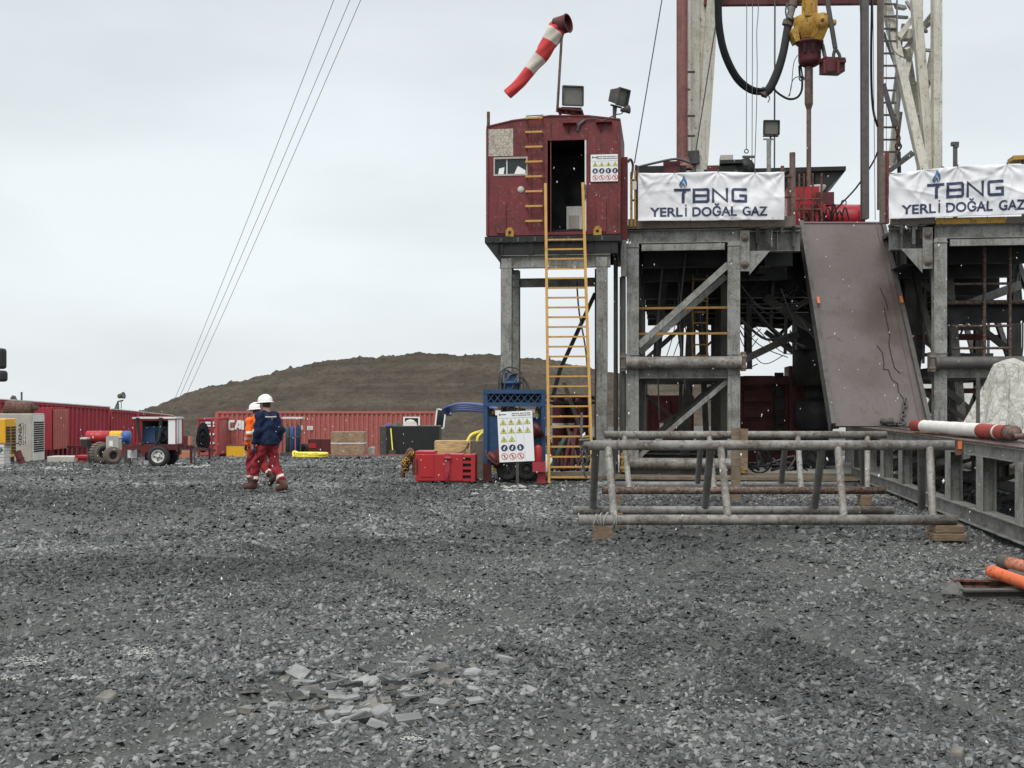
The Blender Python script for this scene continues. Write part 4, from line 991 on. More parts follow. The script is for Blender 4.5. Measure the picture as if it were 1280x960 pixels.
for a, b, h in ((624, 640, 462), (630, 655, 466), (622, 651, 458), (640, 658, 470)): m.path([(X(a, d), d + .5, Z(486, d)), (X(a, d) + .05, d + .5, Z(h + 8, d)), (X((a + b) / 2, d), d + .55, Z(h, d)), (X(b, d), d + .6, Z(h + 6, d)), (X(b + 4, d), d + .6, Z(486, d))], .02, 6, 5)
m.build('valve_stack', bu)
for px in (634.5, 658.5):
    wheel(bu, (X(px, d), d - .12, .25), .235, .16, rim='greyd')
m = MB('greyd'); m.bx(X(625, d), X(668, d), d + .06, d + .14, .26, .36); 
m.bx(X(645, d), X(649.5, d), d - .05, d, 0, .32); m.build('axle_beam', bu)
for px in (609, 675): q = MB('redd'); q.bx(X(px - 5, d), X(px + 5, d), d - .05, d + .4, .0, .38); q.build('foot', bu)
settle(bu)
# drum pipe running diagonally behind the board
pi = MB('redd'); d2 = 25.45
pi.lathe((X(614, d2), d2 - .05, Z(577, d2)), (X(680, d2) - X(614, d2), .25, Z(532, d2) - Z(577, d2)), [(0, .0), (0, .17), (.06, .2), (.12, .2), (.13, .15), (1.15, .14), (1.16, .18), (1.26, .18), (1.27, 0)], 18)
pi.use('rust').path([(X(607, d2), d2 - .2, Z(562, d2)), (X(611, d2), d2 - .25, Z(572, d2)), (X(622, d2), d2 - .2, Z(580, d2)), (X(624, d2), d2 - .2, Z(572, d2)), (X(634, d2), d2 - .15, Z(566, d2))], .022, 6, 4)
tag(settle(pi.build('pipe_spool')), 'dirty red flanged pipe slanting behind the white safety board', 'pipe')

# safety boards -----------------------------------------------------------------
def safety_board(label, origin, ux, uz, W_, H_, cols, rows, header, post=None):
    """origin: lower left corner; ux, uz: unit vectors of the board; rows: list of strings of y (warning), b (order), r (forbidden), space"""
    o = Vector(origin); ux = Vector(ux).normalized(); uz = Vector(uz).normalized(); nn = ux.cross(uz).normalized()   # towards the viewer
    t = thing('safety_board', label, 'safety sign')
    P_ = lambda a, b, e=0.0: o + ux * a + uz * b + nn * e
    m = MB('whitep'); m.prism([P_(0, 0, -.012), P_(W_, 0, -.012), P_(W_, H_, -.012), P_(0, H_, -.012)], nn * .012); m.build('board', t)
    m = MB('blackp'); e = .003
    def rect(a0, a1, b0, b1, ee=e): m.add([P_(a0, b0, ee), P_(a1, b0, ee), P_(a1, b1, ee), P_(a0, b1, ee)], [(0, 1, 2, 3)])
    def disc(ca, cb, r, ee, n=18, r0=0):
        if r0: m.add([P_(ca + math.cos(2 * math.pi * i / n) * q, cb + math.sin(2 * math.pi * i / n) * q, ee) for q in (r0, r) for i in range(n)], [(i, (i + 1) % n, n + (i + 1) % n, n + i) for i in range(n)])
        else: m.add([P_(ca + math.cos(2 * math.pi * i / n) * r, cb + math.sin(2 * math.pi * i / n) * r, ee) for i in range(n)], [tuple(range(n))])
    rs = random.Random(len(label)); hh = H_ * header; k = 0
    for row in range(2):                         # header text bars
        a = W_ * (.42 if header < .2 else .2)
        while a < W_ * .93:
            wd_ = W_ * rs.uniform(.012, .03); m.use('blackp'); rect(a, a + wd_, H_ - hh * (.42 + .3 * row), H_ - hh * (.26 + .3 * row)); a += wd_ + W_ * (.012 if rs.random() < .8 else .03)
    m.use('bluep'); rect(W_ * .05, W_ * .09, H_ - hh * .6, H_ - hh * .25); m.use('blackp'); rect(W_ * .1, W_ * .25, H_ - hh * .5, H_ - hh * .38)
    rect(W_ * .03, W_ * .97, H_ - hh - .004, H_ - hh)
    cw = W_ * .92 / cols; chh = (H_ - hh) * .97 / len(rows); m2 = m; m = MB('greyd')
    for i in range(1, cols): m.add([P_(W_ * .04 + cw * i - .0015, H_ * .02, .0015), P_(W_ * .04 + cw * i + .0015, H_ * .02, .0015), P_(W_ * .04 + cw * i + .0015, H_ - hh, .0015), P_(W_ * .04 + cw * i - .0015, H_ - hh, .0015)], [(0, 1, 2, 3)])
    m.build('grid_lines', t); m = m2
    for j, row in enumerate(rows):
        for i, cch in enumerate(row):
            ca = W_ * .04 + cw * (i + .5); cb = H_ - hh - chh * (j + .5); r = min(cw, chh) * .42
            if cch == 'y':
                tri = lambda q, ee: m.add([P_(ca + math.cos(a_) * q, cb - r * .18 + math.sin(a_) * q, ee) for a_ in (math.pi / 2, math.pi * 7 / 6, math.pi * 11 / 6)], [(0, 1, 2)])
                m.use('blackp'); tri(r * 1.12, .003); m.use('yelp'); tri(r * .95, .005); m.use('blackp')
                for q in range(3): rect(ca + rs.uniform(-.3, .05) * r, ca + rs.uniform(.05, .3) * r, cb - r * (.45 - .28 * q), cb - r * (.27 - .28 * q) , .007)
            elif cch == 'b':
                m.use('navyp'); disc(ca, cb, r, .003); m.use('whitep'); disc(ca + rs.uniform(-.2, .2) * r, cb + r * .3, r * .22, .005, 8); rect(ca - r * .3, ca + r * rs.uniform(.1, .4), cb - r * .5, cb + r * .05, .005)
            elif cch == 'r':
                m.use('redp'); disc(ca, cb, r, .003, 20, r * .8); m.use('blackp'); rect(ca - r * .12, ca + r * .15, cb - r * .5, cb + r * .5, .003)
                m.use('redp'); a_ = ux + uz; m.add([P_(ca - r * .62, cb + r * .5, .006), P_(ca - r * .5, cb + r * .62, .006), P_(ca + r * .62, cb - r * .5, .006), P_(ca + r * .5, cb - r * .62, .006)], [(0, 3, 2, 1)])
    m.build('pictograms', t)
    return t
d = 24.7; sw = (X(667, d) - X(622, d)); sh = Z(514, d) - Z(577, d)
sb = safety_board('large white safety board on a post leaning before the blue unit', (X(624.5, d), d, Z(578, d)), (1, 0, .045), (-.05, .03, 1), sw - .02, sh, 4, ['yyyy', 'yyyy', 'yy  ', 'bbb ', 'rrr '], .13)
m = MB('greyd'); m.bx(X(645, d), X(648.5, d), d + .03, d + .06, -.02, Z(540, d)); m.build('post', sb); settle(sb)
# extinguisher in a bucket
d = 24.85; fe = thing('fire_extinguisher', 'red fire extinguisher standing upright between the safety board and the ladder', 'fire extinguisher')
m = MB('redb'); m.lathe((X(672.5, d), d, Z(579, d)), (0, 0, 1), [(0, 0), (0, .075), (.02, .082), (.31, .082), (.36, .06), (.38, .03), (.38, 0)], 18); m.build('body', fe)
m = MB('whitep'); m.lathe((X(672.5, d), d, Z(575, d)), (0, 0, 1), [(0, .0835), (.2, .0835)], 18); m.v = m.v; m.build('label_band', fe) if False else None
m = MB('black'); m.tube((X(672.5, d), d, Z(556.5, d)), (X(672.5, d), d, Z(554, d)), .02, 8); m.box((X(673.5, d), d, Z(553.6, d)), (.11, .03, .02), ry=-.3); m.path([(X(671, d), d, Z(555, d)), (X(666.5, d), d - .06, Z(558, d)), (X(667, d), d - .09, Z(573, d))], .012, 6, 5); m.build('valve', fe)
settle(fe)
fb = MB('redw'); fb.bx(X(665.5, d), X(682, d), d - .14, d - .12, Z(589.5, d), Z(577, d)); fb.bx(X(665.5, d), X(682, d), d + .14, d + .16, Z(589.5, d), Z(577, d)); fb.bx(X(665.5, d), X(666.5, d), d - .12, d + .14, Z(589.5, d), Z(577, d)); fb.bx(X(681, d), X(682, d), d - .12, d + .14, Z(589.5, d), Z(577, d)); fb.bx(X(666.5, d), X(681, d), d - .12, d + .14, Z(589.5, d), Z(589, d) + .03)
fb.bx(X(672, d), X(682, d), d + .0, d + .1, 0, Z(589.5, d)); fb.bx(X(666.5, d), X(681, d), d - .12, d + .14, Z(580, d), Z(579.4, d))
tag(settle(fb.build('extinguisher_box')), 'rusty red open steel box holding the fire extinguisher', 'box')

# ------------------------------------------------------------------ substructure of the rig
FZ = 5.66                                       # height of the drill floor
sub = thing('rig_substructure', 'tall grey steel substructure of the drilling rig carrying the drill floor', 'rig substructure')
def part(name, m, parent=None, **k): return m.build(name, parent or sub, **k)
uL0, uL1 = ru(791), ru(917); uR0, uR1 = ru(1174), ru(1174) + 2.45
DV = [0, 3.2, 6.4, 9.4]
for u in (uL0, uL1, uR0, uR1):
    for i, v in enumerate(DV):
        m = MB('grey' if i == 0 else 'greyd', RIG); m.hbeam((u, v, .25), (u, v, FZ - .42 if i == 0 else FZ - .3), .27, .26, (0, 1, 0), .02)  # rear rows in darker steel, the shade under the floor put into the colour
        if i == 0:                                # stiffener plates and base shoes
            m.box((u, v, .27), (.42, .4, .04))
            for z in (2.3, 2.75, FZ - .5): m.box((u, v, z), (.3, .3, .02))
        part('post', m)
for (ua, ub) in ((uL0, uL1), (uR0, uR1)):
    for i, v in enumerate(DV):
        mt = 'grey' if i == 0 else 'greyd'  # rear frames darkened by depth like the posts, to carry the shade
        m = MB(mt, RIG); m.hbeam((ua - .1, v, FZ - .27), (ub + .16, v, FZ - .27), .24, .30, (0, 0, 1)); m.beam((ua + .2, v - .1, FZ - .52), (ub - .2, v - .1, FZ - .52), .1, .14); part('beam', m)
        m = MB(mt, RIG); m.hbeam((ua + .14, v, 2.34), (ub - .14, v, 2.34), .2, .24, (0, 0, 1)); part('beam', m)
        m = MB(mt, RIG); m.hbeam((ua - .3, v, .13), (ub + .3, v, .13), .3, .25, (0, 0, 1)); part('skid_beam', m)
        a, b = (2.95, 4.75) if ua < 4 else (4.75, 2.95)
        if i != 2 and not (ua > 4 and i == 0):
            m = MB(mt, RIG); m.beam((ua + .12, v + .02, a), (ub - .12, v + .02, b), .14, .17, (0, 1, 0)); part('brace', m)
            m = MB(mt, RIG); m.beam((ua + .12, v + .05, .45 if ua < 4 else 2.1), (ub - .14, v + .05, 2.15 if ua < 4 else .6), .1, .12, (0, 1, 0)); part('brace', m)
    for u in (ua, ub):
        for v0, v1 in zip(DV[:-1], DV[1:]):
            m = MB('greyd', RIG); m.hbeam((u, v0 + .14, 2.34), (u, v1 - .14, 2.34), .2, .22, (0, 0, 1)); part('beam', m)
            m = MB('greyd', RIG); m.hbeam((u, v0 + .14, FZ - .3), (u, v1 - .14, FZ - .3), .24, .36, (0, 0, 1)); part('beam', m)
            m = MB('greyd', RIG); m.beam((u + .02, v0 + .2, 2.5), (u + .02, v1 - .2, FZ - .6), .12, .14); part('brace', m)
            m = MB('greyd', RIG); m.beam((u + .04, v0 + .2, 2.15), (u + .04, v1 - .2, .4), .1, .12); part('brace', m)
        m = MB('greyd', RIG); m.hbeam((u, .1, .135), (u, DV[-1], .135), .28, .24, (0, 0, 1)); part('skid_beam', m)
    # roller pipes with end brackets, proud of the front
    for z, r, mt in ((rz(453.5, ua, -.2), .135, 'tube' if ua < 4 else 'tubed'), (rz(579, ua, -.2), .125, 'tube')):
        m = MB(mt, RIG); m.tube((ua - .12, -.24, z), (ub + .15, -.24, z), r, 18)
        for u in (ua - .1, ub + .12): m.tube((u - .04, -.24, z), (u + .04, -.24, z), r + .03, 16)
        rp = part('roller_pipe', m)
        m = MB('mud' if z > 1 else 'yelm', RIG)
        for u in (ua - .2, ub + .2): m.box((u, -.16, z + .02), (.1, .34, .42)); m.tube((u - .07, -.3, z + .12), (u + .07, -.3, z + .12), .045, 8); m.tube((u - .07, -.3, z - .12), (u + .07, -.3, z - .12), .045, 8)
        m.build('bracket', rp)
# recessed middle span: girder between the boxes, with pinned lugs
vm = .35
for ua, ub in ((uL1 + .15, ru(1001, vm) - .02), (ru(1112, vm) - .02, uR0 - .15)):
    m = MB('grey', RIG); m.hbeam((ua, vm, FZ - .32), (ub, vm, FZ - .32), .26, .56, (0, 0, 1)); m.hbeam((ua, vm - .05, FZ - .12), (ub, vm - .05, FZ - .12), .3, .1)
    for q in (.3, .62, .9): m.box((ua + (ub - ua) * q, vm - .08, FZ - .32), (.02, .14, .5))
    part('girder', m)
for u, s in ((uL1 + .24, 1), (uR0 - .26, -1)):
    m = MB('grey', RIG); m.box((u, -.06, FZ - .62), (.2, .08, .9)); m.prism([(u + .1 * s, -.03, FZ - .62), (u + .55 * s, -.03, FZ - .62), (u + .1 * s, -.03, FZ - 1.15)], (0, .04, 0))
    lug = part('pinned_lug', m); m = MB('mud', RIG)
    for z in (FZ - .33, FZ - .92): m.lathe((u, -.15, z), (0, 1, 0), [(0, 0), (0, .03), (.01, .032), (.011, .085), (.06, .09), (.061, .11), (.075, .11)], 16)
    m.build('pin', lug)
# extra clutter on the face of the girders: clamps, hangers, lips
rs = random.Random(21); m = MB('greyd', RIG)
for i in range(16):
    u = rs.choice([rs.uniform(uL1 + .35, ru(995)), rs.uniform(ru(1115), uR0 - .3)]); m.use(rs.choice(['greyd', 'mud', 'tube', 'grey'])); h = rs.uniform(.12, .5); m.box((u, .12, FZ - .06 - h / 2), (rs.uniform(.03, .07), .05, h)); 
    if i % 3 == 0: m.tube((u - .15, .1, FZ - .1), (u + .2, .1, FZ - .1 + rs.uniform(-.1, .1)), .02, 6)
part('hanger', m)
# floor deck and deep black girders added to darken the underside
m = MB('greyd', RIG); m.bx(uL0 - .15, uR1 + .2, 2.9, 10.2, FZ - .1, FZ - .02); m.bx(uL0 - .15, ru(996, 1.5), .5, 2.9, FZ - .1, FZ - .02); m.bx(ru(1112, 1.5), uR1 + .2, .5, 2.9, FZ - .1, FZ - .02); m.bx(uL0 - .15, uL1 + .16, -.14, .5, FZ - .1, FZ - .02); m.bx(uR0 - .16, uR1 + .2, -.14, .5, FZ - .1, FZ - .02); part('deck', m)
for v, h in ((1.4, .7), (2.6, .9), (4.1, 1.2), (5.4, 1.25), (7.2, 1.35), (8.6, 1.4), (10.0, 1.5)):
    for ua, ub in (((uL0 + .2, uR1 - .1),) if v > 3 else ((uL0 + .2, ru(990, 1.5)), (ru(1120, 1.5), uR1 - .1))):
        m = MB('black', RIG); m.hbeam((ua, v, FZ - .11 - h / 2), (ub, v, FZ - .11 - h / 2), .3, h, (0, 0, 1)); part('shade_girder', m)
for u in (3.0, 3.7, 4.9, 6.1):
    m = MB('black', RIG); m.hbeam((u, .6 if u < 3.4 or u > 6 else 3.2, FZ - .55), (u, 10, FZ - .55), .25, .7, (0, 0, 1)); part('shade_girder', m)
# diagonals and columns further in
for p, q, w in (((uL1 + .2, 1.2, 2.62), (3.95, 3.0, 3.35), .17), ((3.2, 3.2, 4.3), (5.0, 3.4, 3.0), .2), ((5.6, 2.4, 4.6), (6.5, 2.4, 2.0), .14), ((.5, 3.4, 2.5), (.75, 3.4, 5.2), .2), ((1.25, 4.6, .3), (1.5, 4.6, 5.2), .24), ((1.9, 6.6, .3), (1.7, 6.6, 4.6), .16),
                ((-.1, 6.5, 4.4), (2.0, 6.5, 3.6), .13), ((6.9, 5.0, .3), (7.4, 5, 5.0), .28), ((8.0, 3.3, .3), (7.6, 3.3, 4.8), .2), ((7.3, 1.9, 3.8), (8.9, 1.9, 4.4), .2), ((6.8, 2.2, 2.4), (8.6, 4, 1.2), .16), ((7.0, 7.0, 2.5), (8.9, 7, 4.6), .16), ((8.9, 7.4, 2.5), (7.2, 7.4, 4.7), .16), ((7.8, 6, .3), (8.1, 6, 5), .16), ((5.3, 3.2, .2), (5.45, 3.2, 4.5), .32), ((6.1, 4.2, .2), (6.1, 4.2, 4.5), .22)):
    m = MB(rs.choice(['greyd', 'grey', 'tubed', 'greyd']), RIG); m.beam(p, q, w, w * .8, (0, 1, 0)); part('brace', m)
m = MB('grey', RIG); m.beam((uL0 + .14, 1.1, 2.85), (uL1 - .12, 1.1, 4.6), .13, .16, (0, 1, 0)); part('brace', m)
rs = random.Random(41)                            # lattice of lesser members seen in the depth of both bays and the middle
for k in range(46):
    lo_, hi_ = rs.choice([(uL0, uL1), (uR0 + .1, uR1), (uR0 + .1, uR1), (uL1 + .2, 4.4)]); u = rs.uniform(lo_, hi_); v = rs.uniform(3.4, 9.2); w = rs.choice([.06, .08, .1, .13])
    kind = rs.random(); z = rs.uniform(.6, 3.6) if lo_ > 6 or lo_ < 1 else rs.uniform(3.2, 4.4)
    if kind < .4: p, q = (u, v, z - rs.uniform(.5, 1)), (u + rs.uniform(-.1, .1), v, FZ - .6)
    elif kind < .7: p, q = (u, v, z), (min(hi_, u + rs.uniform(.6, 1.6)), v, z + rs.uniform(-.8, 1.0))
    else: p, q = (lo_, v, z + .4), (hi_, v, z + .4)
    m = MB(rs.choice(['greyd', 'grey', 'tubed', 'redd']), RIG); m.beam(p, q, w, w, (0, 1, 0)); part('brace', m)
m = MB('black', RIG); m.hbeam((uR0 + .2, 1.6, 3.72), (uR1, 1.6, 3.72), .3, .42, (0, 0, 1)); part('beam', m)
m = MB('tuber', RIG); m.tube((uR0 + .2, 1.2, 3.95), (uR1 + .1, 1.2, 3.95), .05, 8); m.tube((uR0 + 1.2, 1.0, 2.5), (uR0 + 1.2, 1.0, FZ - .5), .04, 8); m.tube((uR0 + 1.75, 1.0, 2.5), (uR0 + 1.75, 1.0, FZ - .5), .035, 8)
for z in (2.9, 3.4, 4.35): m.tube((uR0 + .5, 1.0, z), (uR0 + 1.8, 1.0, z), .03, 8)
part('pipework', m)
m = MB('yel', RIG)
for py in (384, 416): m.beam((uL0 + .1, .8, rz(py + 1, 1, .8)), (uL1 - .05, .8, rz(py + 1, 1, .8)), .05, .05)
part('handrail', m)
# cables and hoses looping inside
m = MB('cable', RIG); rs = random.Random(31)
for i in range(26):
    a = Vector((rs.uniform(uL1, 4.4), rs.uniform(1.5, 6), rs.uniform(3.3, 4.6))); b = a + Vector((rs.uniform(.5, 1.7), rs.uniform(-.5, .5), rs.uniform(-1.3, .7)))
    mid = (a + b) / 2 - Vector((0, 0, rs.uniform(.1, .6))); m.path([a, mid, b], rs.choice([.012, .02, .035]), 5, 6)
for i in range(14):
    u = rs.choice([rs.uniform(uL0, uL1), rs.uniform(uR0 + .2, uR1)]); v = rs.uniform(.8, 6); a = Vector((u, v, FZ - .5)); b = Vector((u + rs.uniform(-.4, .4), v, rs.uniform(.6, 3.5)))
    m.path([a, (a + b) / 2 + Vector((rs.uniform(-.3, .3), 0, 0)), b], rs.choice([.012, .02, .03]), 5, 5)
part('cable', m)
settle(sub)

# yellow ladder inside the left box
def ladder(name, label, bl, br, tl, tr_, n, matl, rung='beam', w=.05, skip=0.0):
    t = thing(name, label, 'ladder'); bl, br, tl, tr_ = map(Vector, (bl, br, tl, tr_))
    for a, b in ((bl, tl), (br, tr_)):
        m = MB(matl); m.beam(a, b, w * .7, w * 1.5, (0, 1, 0)); m.build('stile', t)
    for i in range(n):
        f = (i + .6) / n * (1 - skip); a = bl.lerp(tl, f); b = br.lerp(tr_, f); m = MB(matl)
        if rung == 'beam': m.beam(a + (b - a).normalized() * w * .36, b - (b - a).normalized() * w * .36, .05, .035)
        else: m.tube(a, b, .014, 6)
        m.build('rung', t)
    return settle(t)
ul = (ru(866, 2.6), ru(884, 2.6))
ladder('ladder', 'small yellow ladder deep inside the left bay of the substructure', RIG((ul[0], 2.6, 2.4)), RIG((ul[1], 2.6, 2.4)), RIG((ul[0], 2.6, 4.8)), RIG((ul[1], 2.6, 4.8)), 9, 'yelm')

# timber mats on the ground before and under the rig
mt = thing('timber_mat', 'mud stained timber mat running along the foot of the rig', 'timber mat')
for j in range(5):
    m = MB('woodh', RIG); m.bx(-2.9, 9.2, -1.0 + j * .34, -.70 + j * .34, .012, .075 + .004 * (j % 2)); m.build('plank', mt)
settle(mt)
m = MB('concrete', RIG); m.bx(-3.2, 12, 1.1, 11, .0, .02); tag(settle(m.build('rig_pad')), kind='structure')

# ------------------------------------------------------------------ machinery seen through the substructure
bop = thing('pump_skid', 'dark red pump machinery with round flanges, dim beneath the drill floor', 'pump skid')
m = MB('redd', RIG); v = 5.0; u0 = ru(925, v); u1 = ru(1030, v)
m.bx(u0, u1, v, v + 1.5, .1, rz(470, u0, v)); m.bx(ru(985, v), ru(1020, v), v - .3, v + 1, .1, rz(458, u0, v)); part('housing', m, bop)
m = MB('redd', RIG)
for i in range(5): m.bx(u0 + .1, ru(965, v), v - .12, v, .5 + i * .4, .78 + i * .4)
for i in range(3): m.ring((ru(1009, v), v - .42, .75 + .62 * i), (0, 1, 0), .16, .04, 18, 6); m.lathe((ru(1009, v), v - .45, .75 + .62 * i), (0, 1, 0), [(0, 0), (0, .06), (.15, .07)], 12)
m.bx(u0, ru(985, v), v - .18, v - .02, rz(476, u0, v) - .1, rz(472, u0, v)); part('cover', m, bop)
m = MB('black', RIG)
for i in range(6): m.bx(ru(968, v), ru(979, v), v - .14, v, .4 + i * .36, .66 + i * .36)
part('louvre', m, bop); settle(bop)
m = MB('black', RIG); v = 4.0  # black stack added to darken the space under the floor
m.lathe((4.55, v, .1), (0, 0, 1), [(0, .5), (.4, .5), (.42, .3), (.9, .3), (.92, .55), (1.6, .55), (1.62, .3), (2.0, .3), (2.02, .6), (2.9, .6), (3.1, .4), (3.4, .4), (3.42, .2), (4.4, .2)], 20); m.bx(4.0, 5.3, v - .6, v + .6, 3.0, 3.9)
tag(settle(m.build('blowout_preventer')), 'black stack of valves added under the middle of the drill floor for darkness', 'blowout preventer')
m = MB('redd', RIG); m.bx(ru(800, 8), ru(870, 8), 10.5, 12.0, .1, 1.9); m.use('redd').bx(ru(822, 8), ru(838, 8), 10.4, 10.5, .5, 1.75); m.use('whitep').bx(ru(824, 8), ru(829, 8), 10.38, 10.4, .75, 1.05); m.use('cable').tube((ru(806, 8), 10.3, .1), (ru(806, 8), 10.3, 2.3), .05, 8)
tag(settle(m.build('red_tank')), 'red tank with a small white plate seen low through the left bay', 'tank')
rv = thing('vessel_row', 'dark red upright vessels with a flat lid behind the yellow ladder', 'vessel'); 
for i, px in enumerate((699, 712, 727)):
    m = MB('redd', RIG); v = 2.4; m.lathe((ru(px, v), v + .3 * (i % 2), .15), (0, 0, 1), [(0, 0), (0, .17), (1.55, .17), (1.7, .1), (1.75, 0)], 16); m.use('white'); 
    if i < 2: m.lathe((ru(px, v), v + .3 * (i % 2), 1.05), (0, 0, 1), [(0, .173), (.12, .173)], 16)
    m.build('vessel', rv)
m = MB('black', RIG); v = 2.2; m.bx(ru(668, v), ru(745, v), v, v + 1.2, rz(505, 0, v), rz(502, 0, v)); m.path([(ru(665, v), v, rz(500, 0, v)), (ru(690, v), v, rz(495, 0, v)), (ru(735, v), v, rz(496, 0, v)), (ru(752, v), v, rz(500, 0, v))], .05, 6, 4)
for px in (670, 743): m.bx(ru(px, v), ru(px + 3, v), v, v + .1, .1, rz(505, 0, v))
m.build('canopy', rv); settle(rv)
m = MB('rust', RIG); rs = random.Random(77)
for i in range(14):
    u = rs.uniform(ru(688, .9), ru(735, .9)); m.use(rs.choice(['redd', 'black', 'greyd', 'green'])); m.tube((u, .9 + rs.uniform(-.2, .2), .1), (u + rs.uniform(-.5, .5), 1.1, rs.uniform(.6, 1.1)), rs.uniform(.03, .07), 8)
tag(settle(m.build('pipe_heap')), 'heap of dark pipes and hoses leaning behind the lower ladder rungs', 'pipe heap')
m = MB('black', RIG); rs = random.Random(14)
for i in range(22):
    u = rs.uniform(ru(940, 1), ru(1030, 1)); m.use(rs.choice(['hose', 'black', 'greyd'])); c = Vector((u, 1 + rs.uniform(-.2, .4), .12)); m.path([c, c + Vector((rs.uniform(-.4, .4), .1, rs.uniform(.1, .5))), c + Vector((rs.uniform(-.6, .6), .2, .08))], rs.uniform(.015, .035), 6, 4)
m.ring((ru(948, 1), .8, .35), (.2, 1, 0), .28, .02, 20, 6)
tag(settle(m.build('hose_heap')), 'tangle of dark hoses on the mat under the middle of the rig', 'hose heap')
# far white building and fence behind, glimpsed through the rig
fw = MB('white'); fw.bx(14, 34, 62, 66, -.02, 3.1); tag(settle(fw.build('site_cabin', bevel=.02)), 'long whitish cabin glimpsed through the substructure far behind the rig', 'cabin')

# ------------------------------------------------------------------ cabin (doghouse) on its stilts
vf = -.85; ca0, ca1 = ru(608, vf), ru(775.5, vf); zb, zt = rz(295, ca0, vf), rz(156, ca0, vf); dp = 2.7
def cz(py): return rz(py, (ca0 + ca1) / 2, vf)
def cu_(px): return ru(px, vf)
cb = thing('doghouse_cabin', 'weathered dark red steel cabin on stilts with an open black doorway', 'cabin')
d0, d1 = cu_(684.5), cu_(731); dz0, dz1 = cz(290), cz(176); w0, w1 = cu_(617), cu_(659.5); wz0, wz1 = cz(218.5), cz(195)
m = MB('cabin', RIG); th = .06
arch = [(ca0, cz(157)), (cu_(641), cz(150)), (cu_(688), cz(145.5)), (cu_(735), cz(147)), (ca1, cz(152.5))]
def arch_z(u): return float(np.interp(u, [a for a, _ in arch], [b for _, b in arch]))
for a, b, z0, z1 in ((ca0, w0, zb, None), (w0, w1, zb, wz0), (w0, w1, wz1, None), (w1, d0, zb, None), (d0, d1, dz1, None), (d0, d1, zb, dz0), (d1, ca1, zb, None)):
    if z1 is None:
        us = [a] + [u for u, _ in arch if a < u < b] + [b]
        poly = [(a, vf, z0), (b, vf, z0)] + [(u, vf, arch_z(u)) for u in reversed(us)]
        m.prism(poly, (0, th, 0))
    else: m.bx(a, b, vf, vf + th, z0, z1)
m.bx(ca0, ca0 + th, vf + th, vf + dp, zb, arch_z(ca0)); m.bx(ca1 - th, ca1, vf + th, vf + dp, zb, arch_z(ca1)); m.bx(ca0 + th, ca1 - th, vf + dp - th, vf + dp, zb, arch_z(ca0))
for (a, b) in zip(arch[:-1], arch[1:]): m.beam(((a[0]), vf + dp / 2, a[1] + .015), (b[0], vf + dp / 2, b[1] + .015), dp + .04, .03)
m.build('wall', cb)
m = MB('cabin', RIG); m.bx(ca0 + th, ca1 - th, vf + th, vf + dp - th, zb - .02, zb + .04); m.build('floor', cb)
# doorway shade put into the colour of a black lining, door frame, ribs, hooks
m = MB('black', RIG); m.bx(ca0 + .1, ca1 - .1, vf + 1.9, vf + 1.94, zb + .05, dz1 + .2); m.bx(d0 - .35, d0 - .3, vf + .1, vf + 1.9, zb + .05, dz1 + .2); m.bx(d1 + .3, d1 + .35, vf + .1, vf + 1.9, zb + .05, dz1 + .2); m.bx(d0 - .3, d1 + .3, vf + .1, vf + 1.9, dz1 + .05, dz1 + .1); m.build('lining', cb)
m = MB('white', RIG); m.bx(d1, d1 + .035, vf - .03, vf - .001, dz0, dz1); m.use('cabin'); m.bx(d0 - .05, d0, vf - .035, vf - .001, dz0, dz1 + .04); m.bx(d0, d1 + .04, vf - .04, vf - .001, dz1, dz1 + .05); m.build('door_frame', cb)
m = MB('cabin', RIG)
for px in (663, 688): m.bx(cu_(px), cu_(px) + .02, vf - .02, vf - .001, zb + .05, cz(155))
for px in (607.8, 772.4): m.bx(cu_(px), cu_(px) + .05, vf - .03, vf - .001, zb, cz(159))
for a, b in ((704, 721), (745, 765)): m.prism([(cu_(a), vf - .001, cz(157.5)), (cu_(b), vf - .001, cz(157.5)), (cu_(b), vf - .16, cz(156)), (cu_(a), vf - .16, cz(156))], (0, 0, .02)); m.prism([(cu_(a) + .1, vf - .001, cz(158)), (cu_(a) + .1, vf - .12, cz(158)), (cu_(a) + .1, vf - .001, cz(168))], (.02, 0, 0))
for px in (627, 752): m.bx(cu_(px) - .1, cu_(px) + .1, vf - .035, vf - .001, zb + .05, zb + .75)
m.build('rib', cb)
wf_ = MB('silver', RIG); wf_.bx(w0, w1, vf - .015, vf + .05, wz0, wz0 + .04); wf_.bx(w0, w1, vf - .015, vf + .05, wz1 - .04, wz1); wf_.bx(w0, w0 + .03, vf - .015, vf + .05, wz0 + .04, wz1 - .04); wf_.bx(w1 - .03, w1, vf - .015, vf + .05, wz0 + .04, wz1 - .04)
a = w0 + (w1 - w0) * .37; wf_.use('white').bx(a, a + .025, vf + .025, vf + .045, wz0 + .04, wz1 - .04); wi = wf_.build('window', cb)
m = MB('glass', RIG); m.bx(w0 + .03, a, vf + .03, vf + .036, wz0 + .04, wz1 - .04); m.bx(a + .025, w1 - .03, vf + .034, vf + .04, wz0 + .04, wz1 - .04); m.build('pane', wi)
m = MB('whitep', RIG); m.prism([(w0 + .1, vf + .028, wz0 + .045), (w0 + .22, vf + .028, wz0 + .045), (w0 + .24, vf + .028, wz0 + .2), (w0 + .12, vf + .028, wz0 + .17)], (0, -.003, 0)); m.prism([(w1 - .3, vf + .03, wz0 + .045), (w1 - .05, vf + .03, wz0 + .045), (w1 - .05, vf + .03, wz0 + .12), (w1 - .22, vf + .03, wz0 + .22)], (0, -.003, 0)); m.pieces('paper', wi)
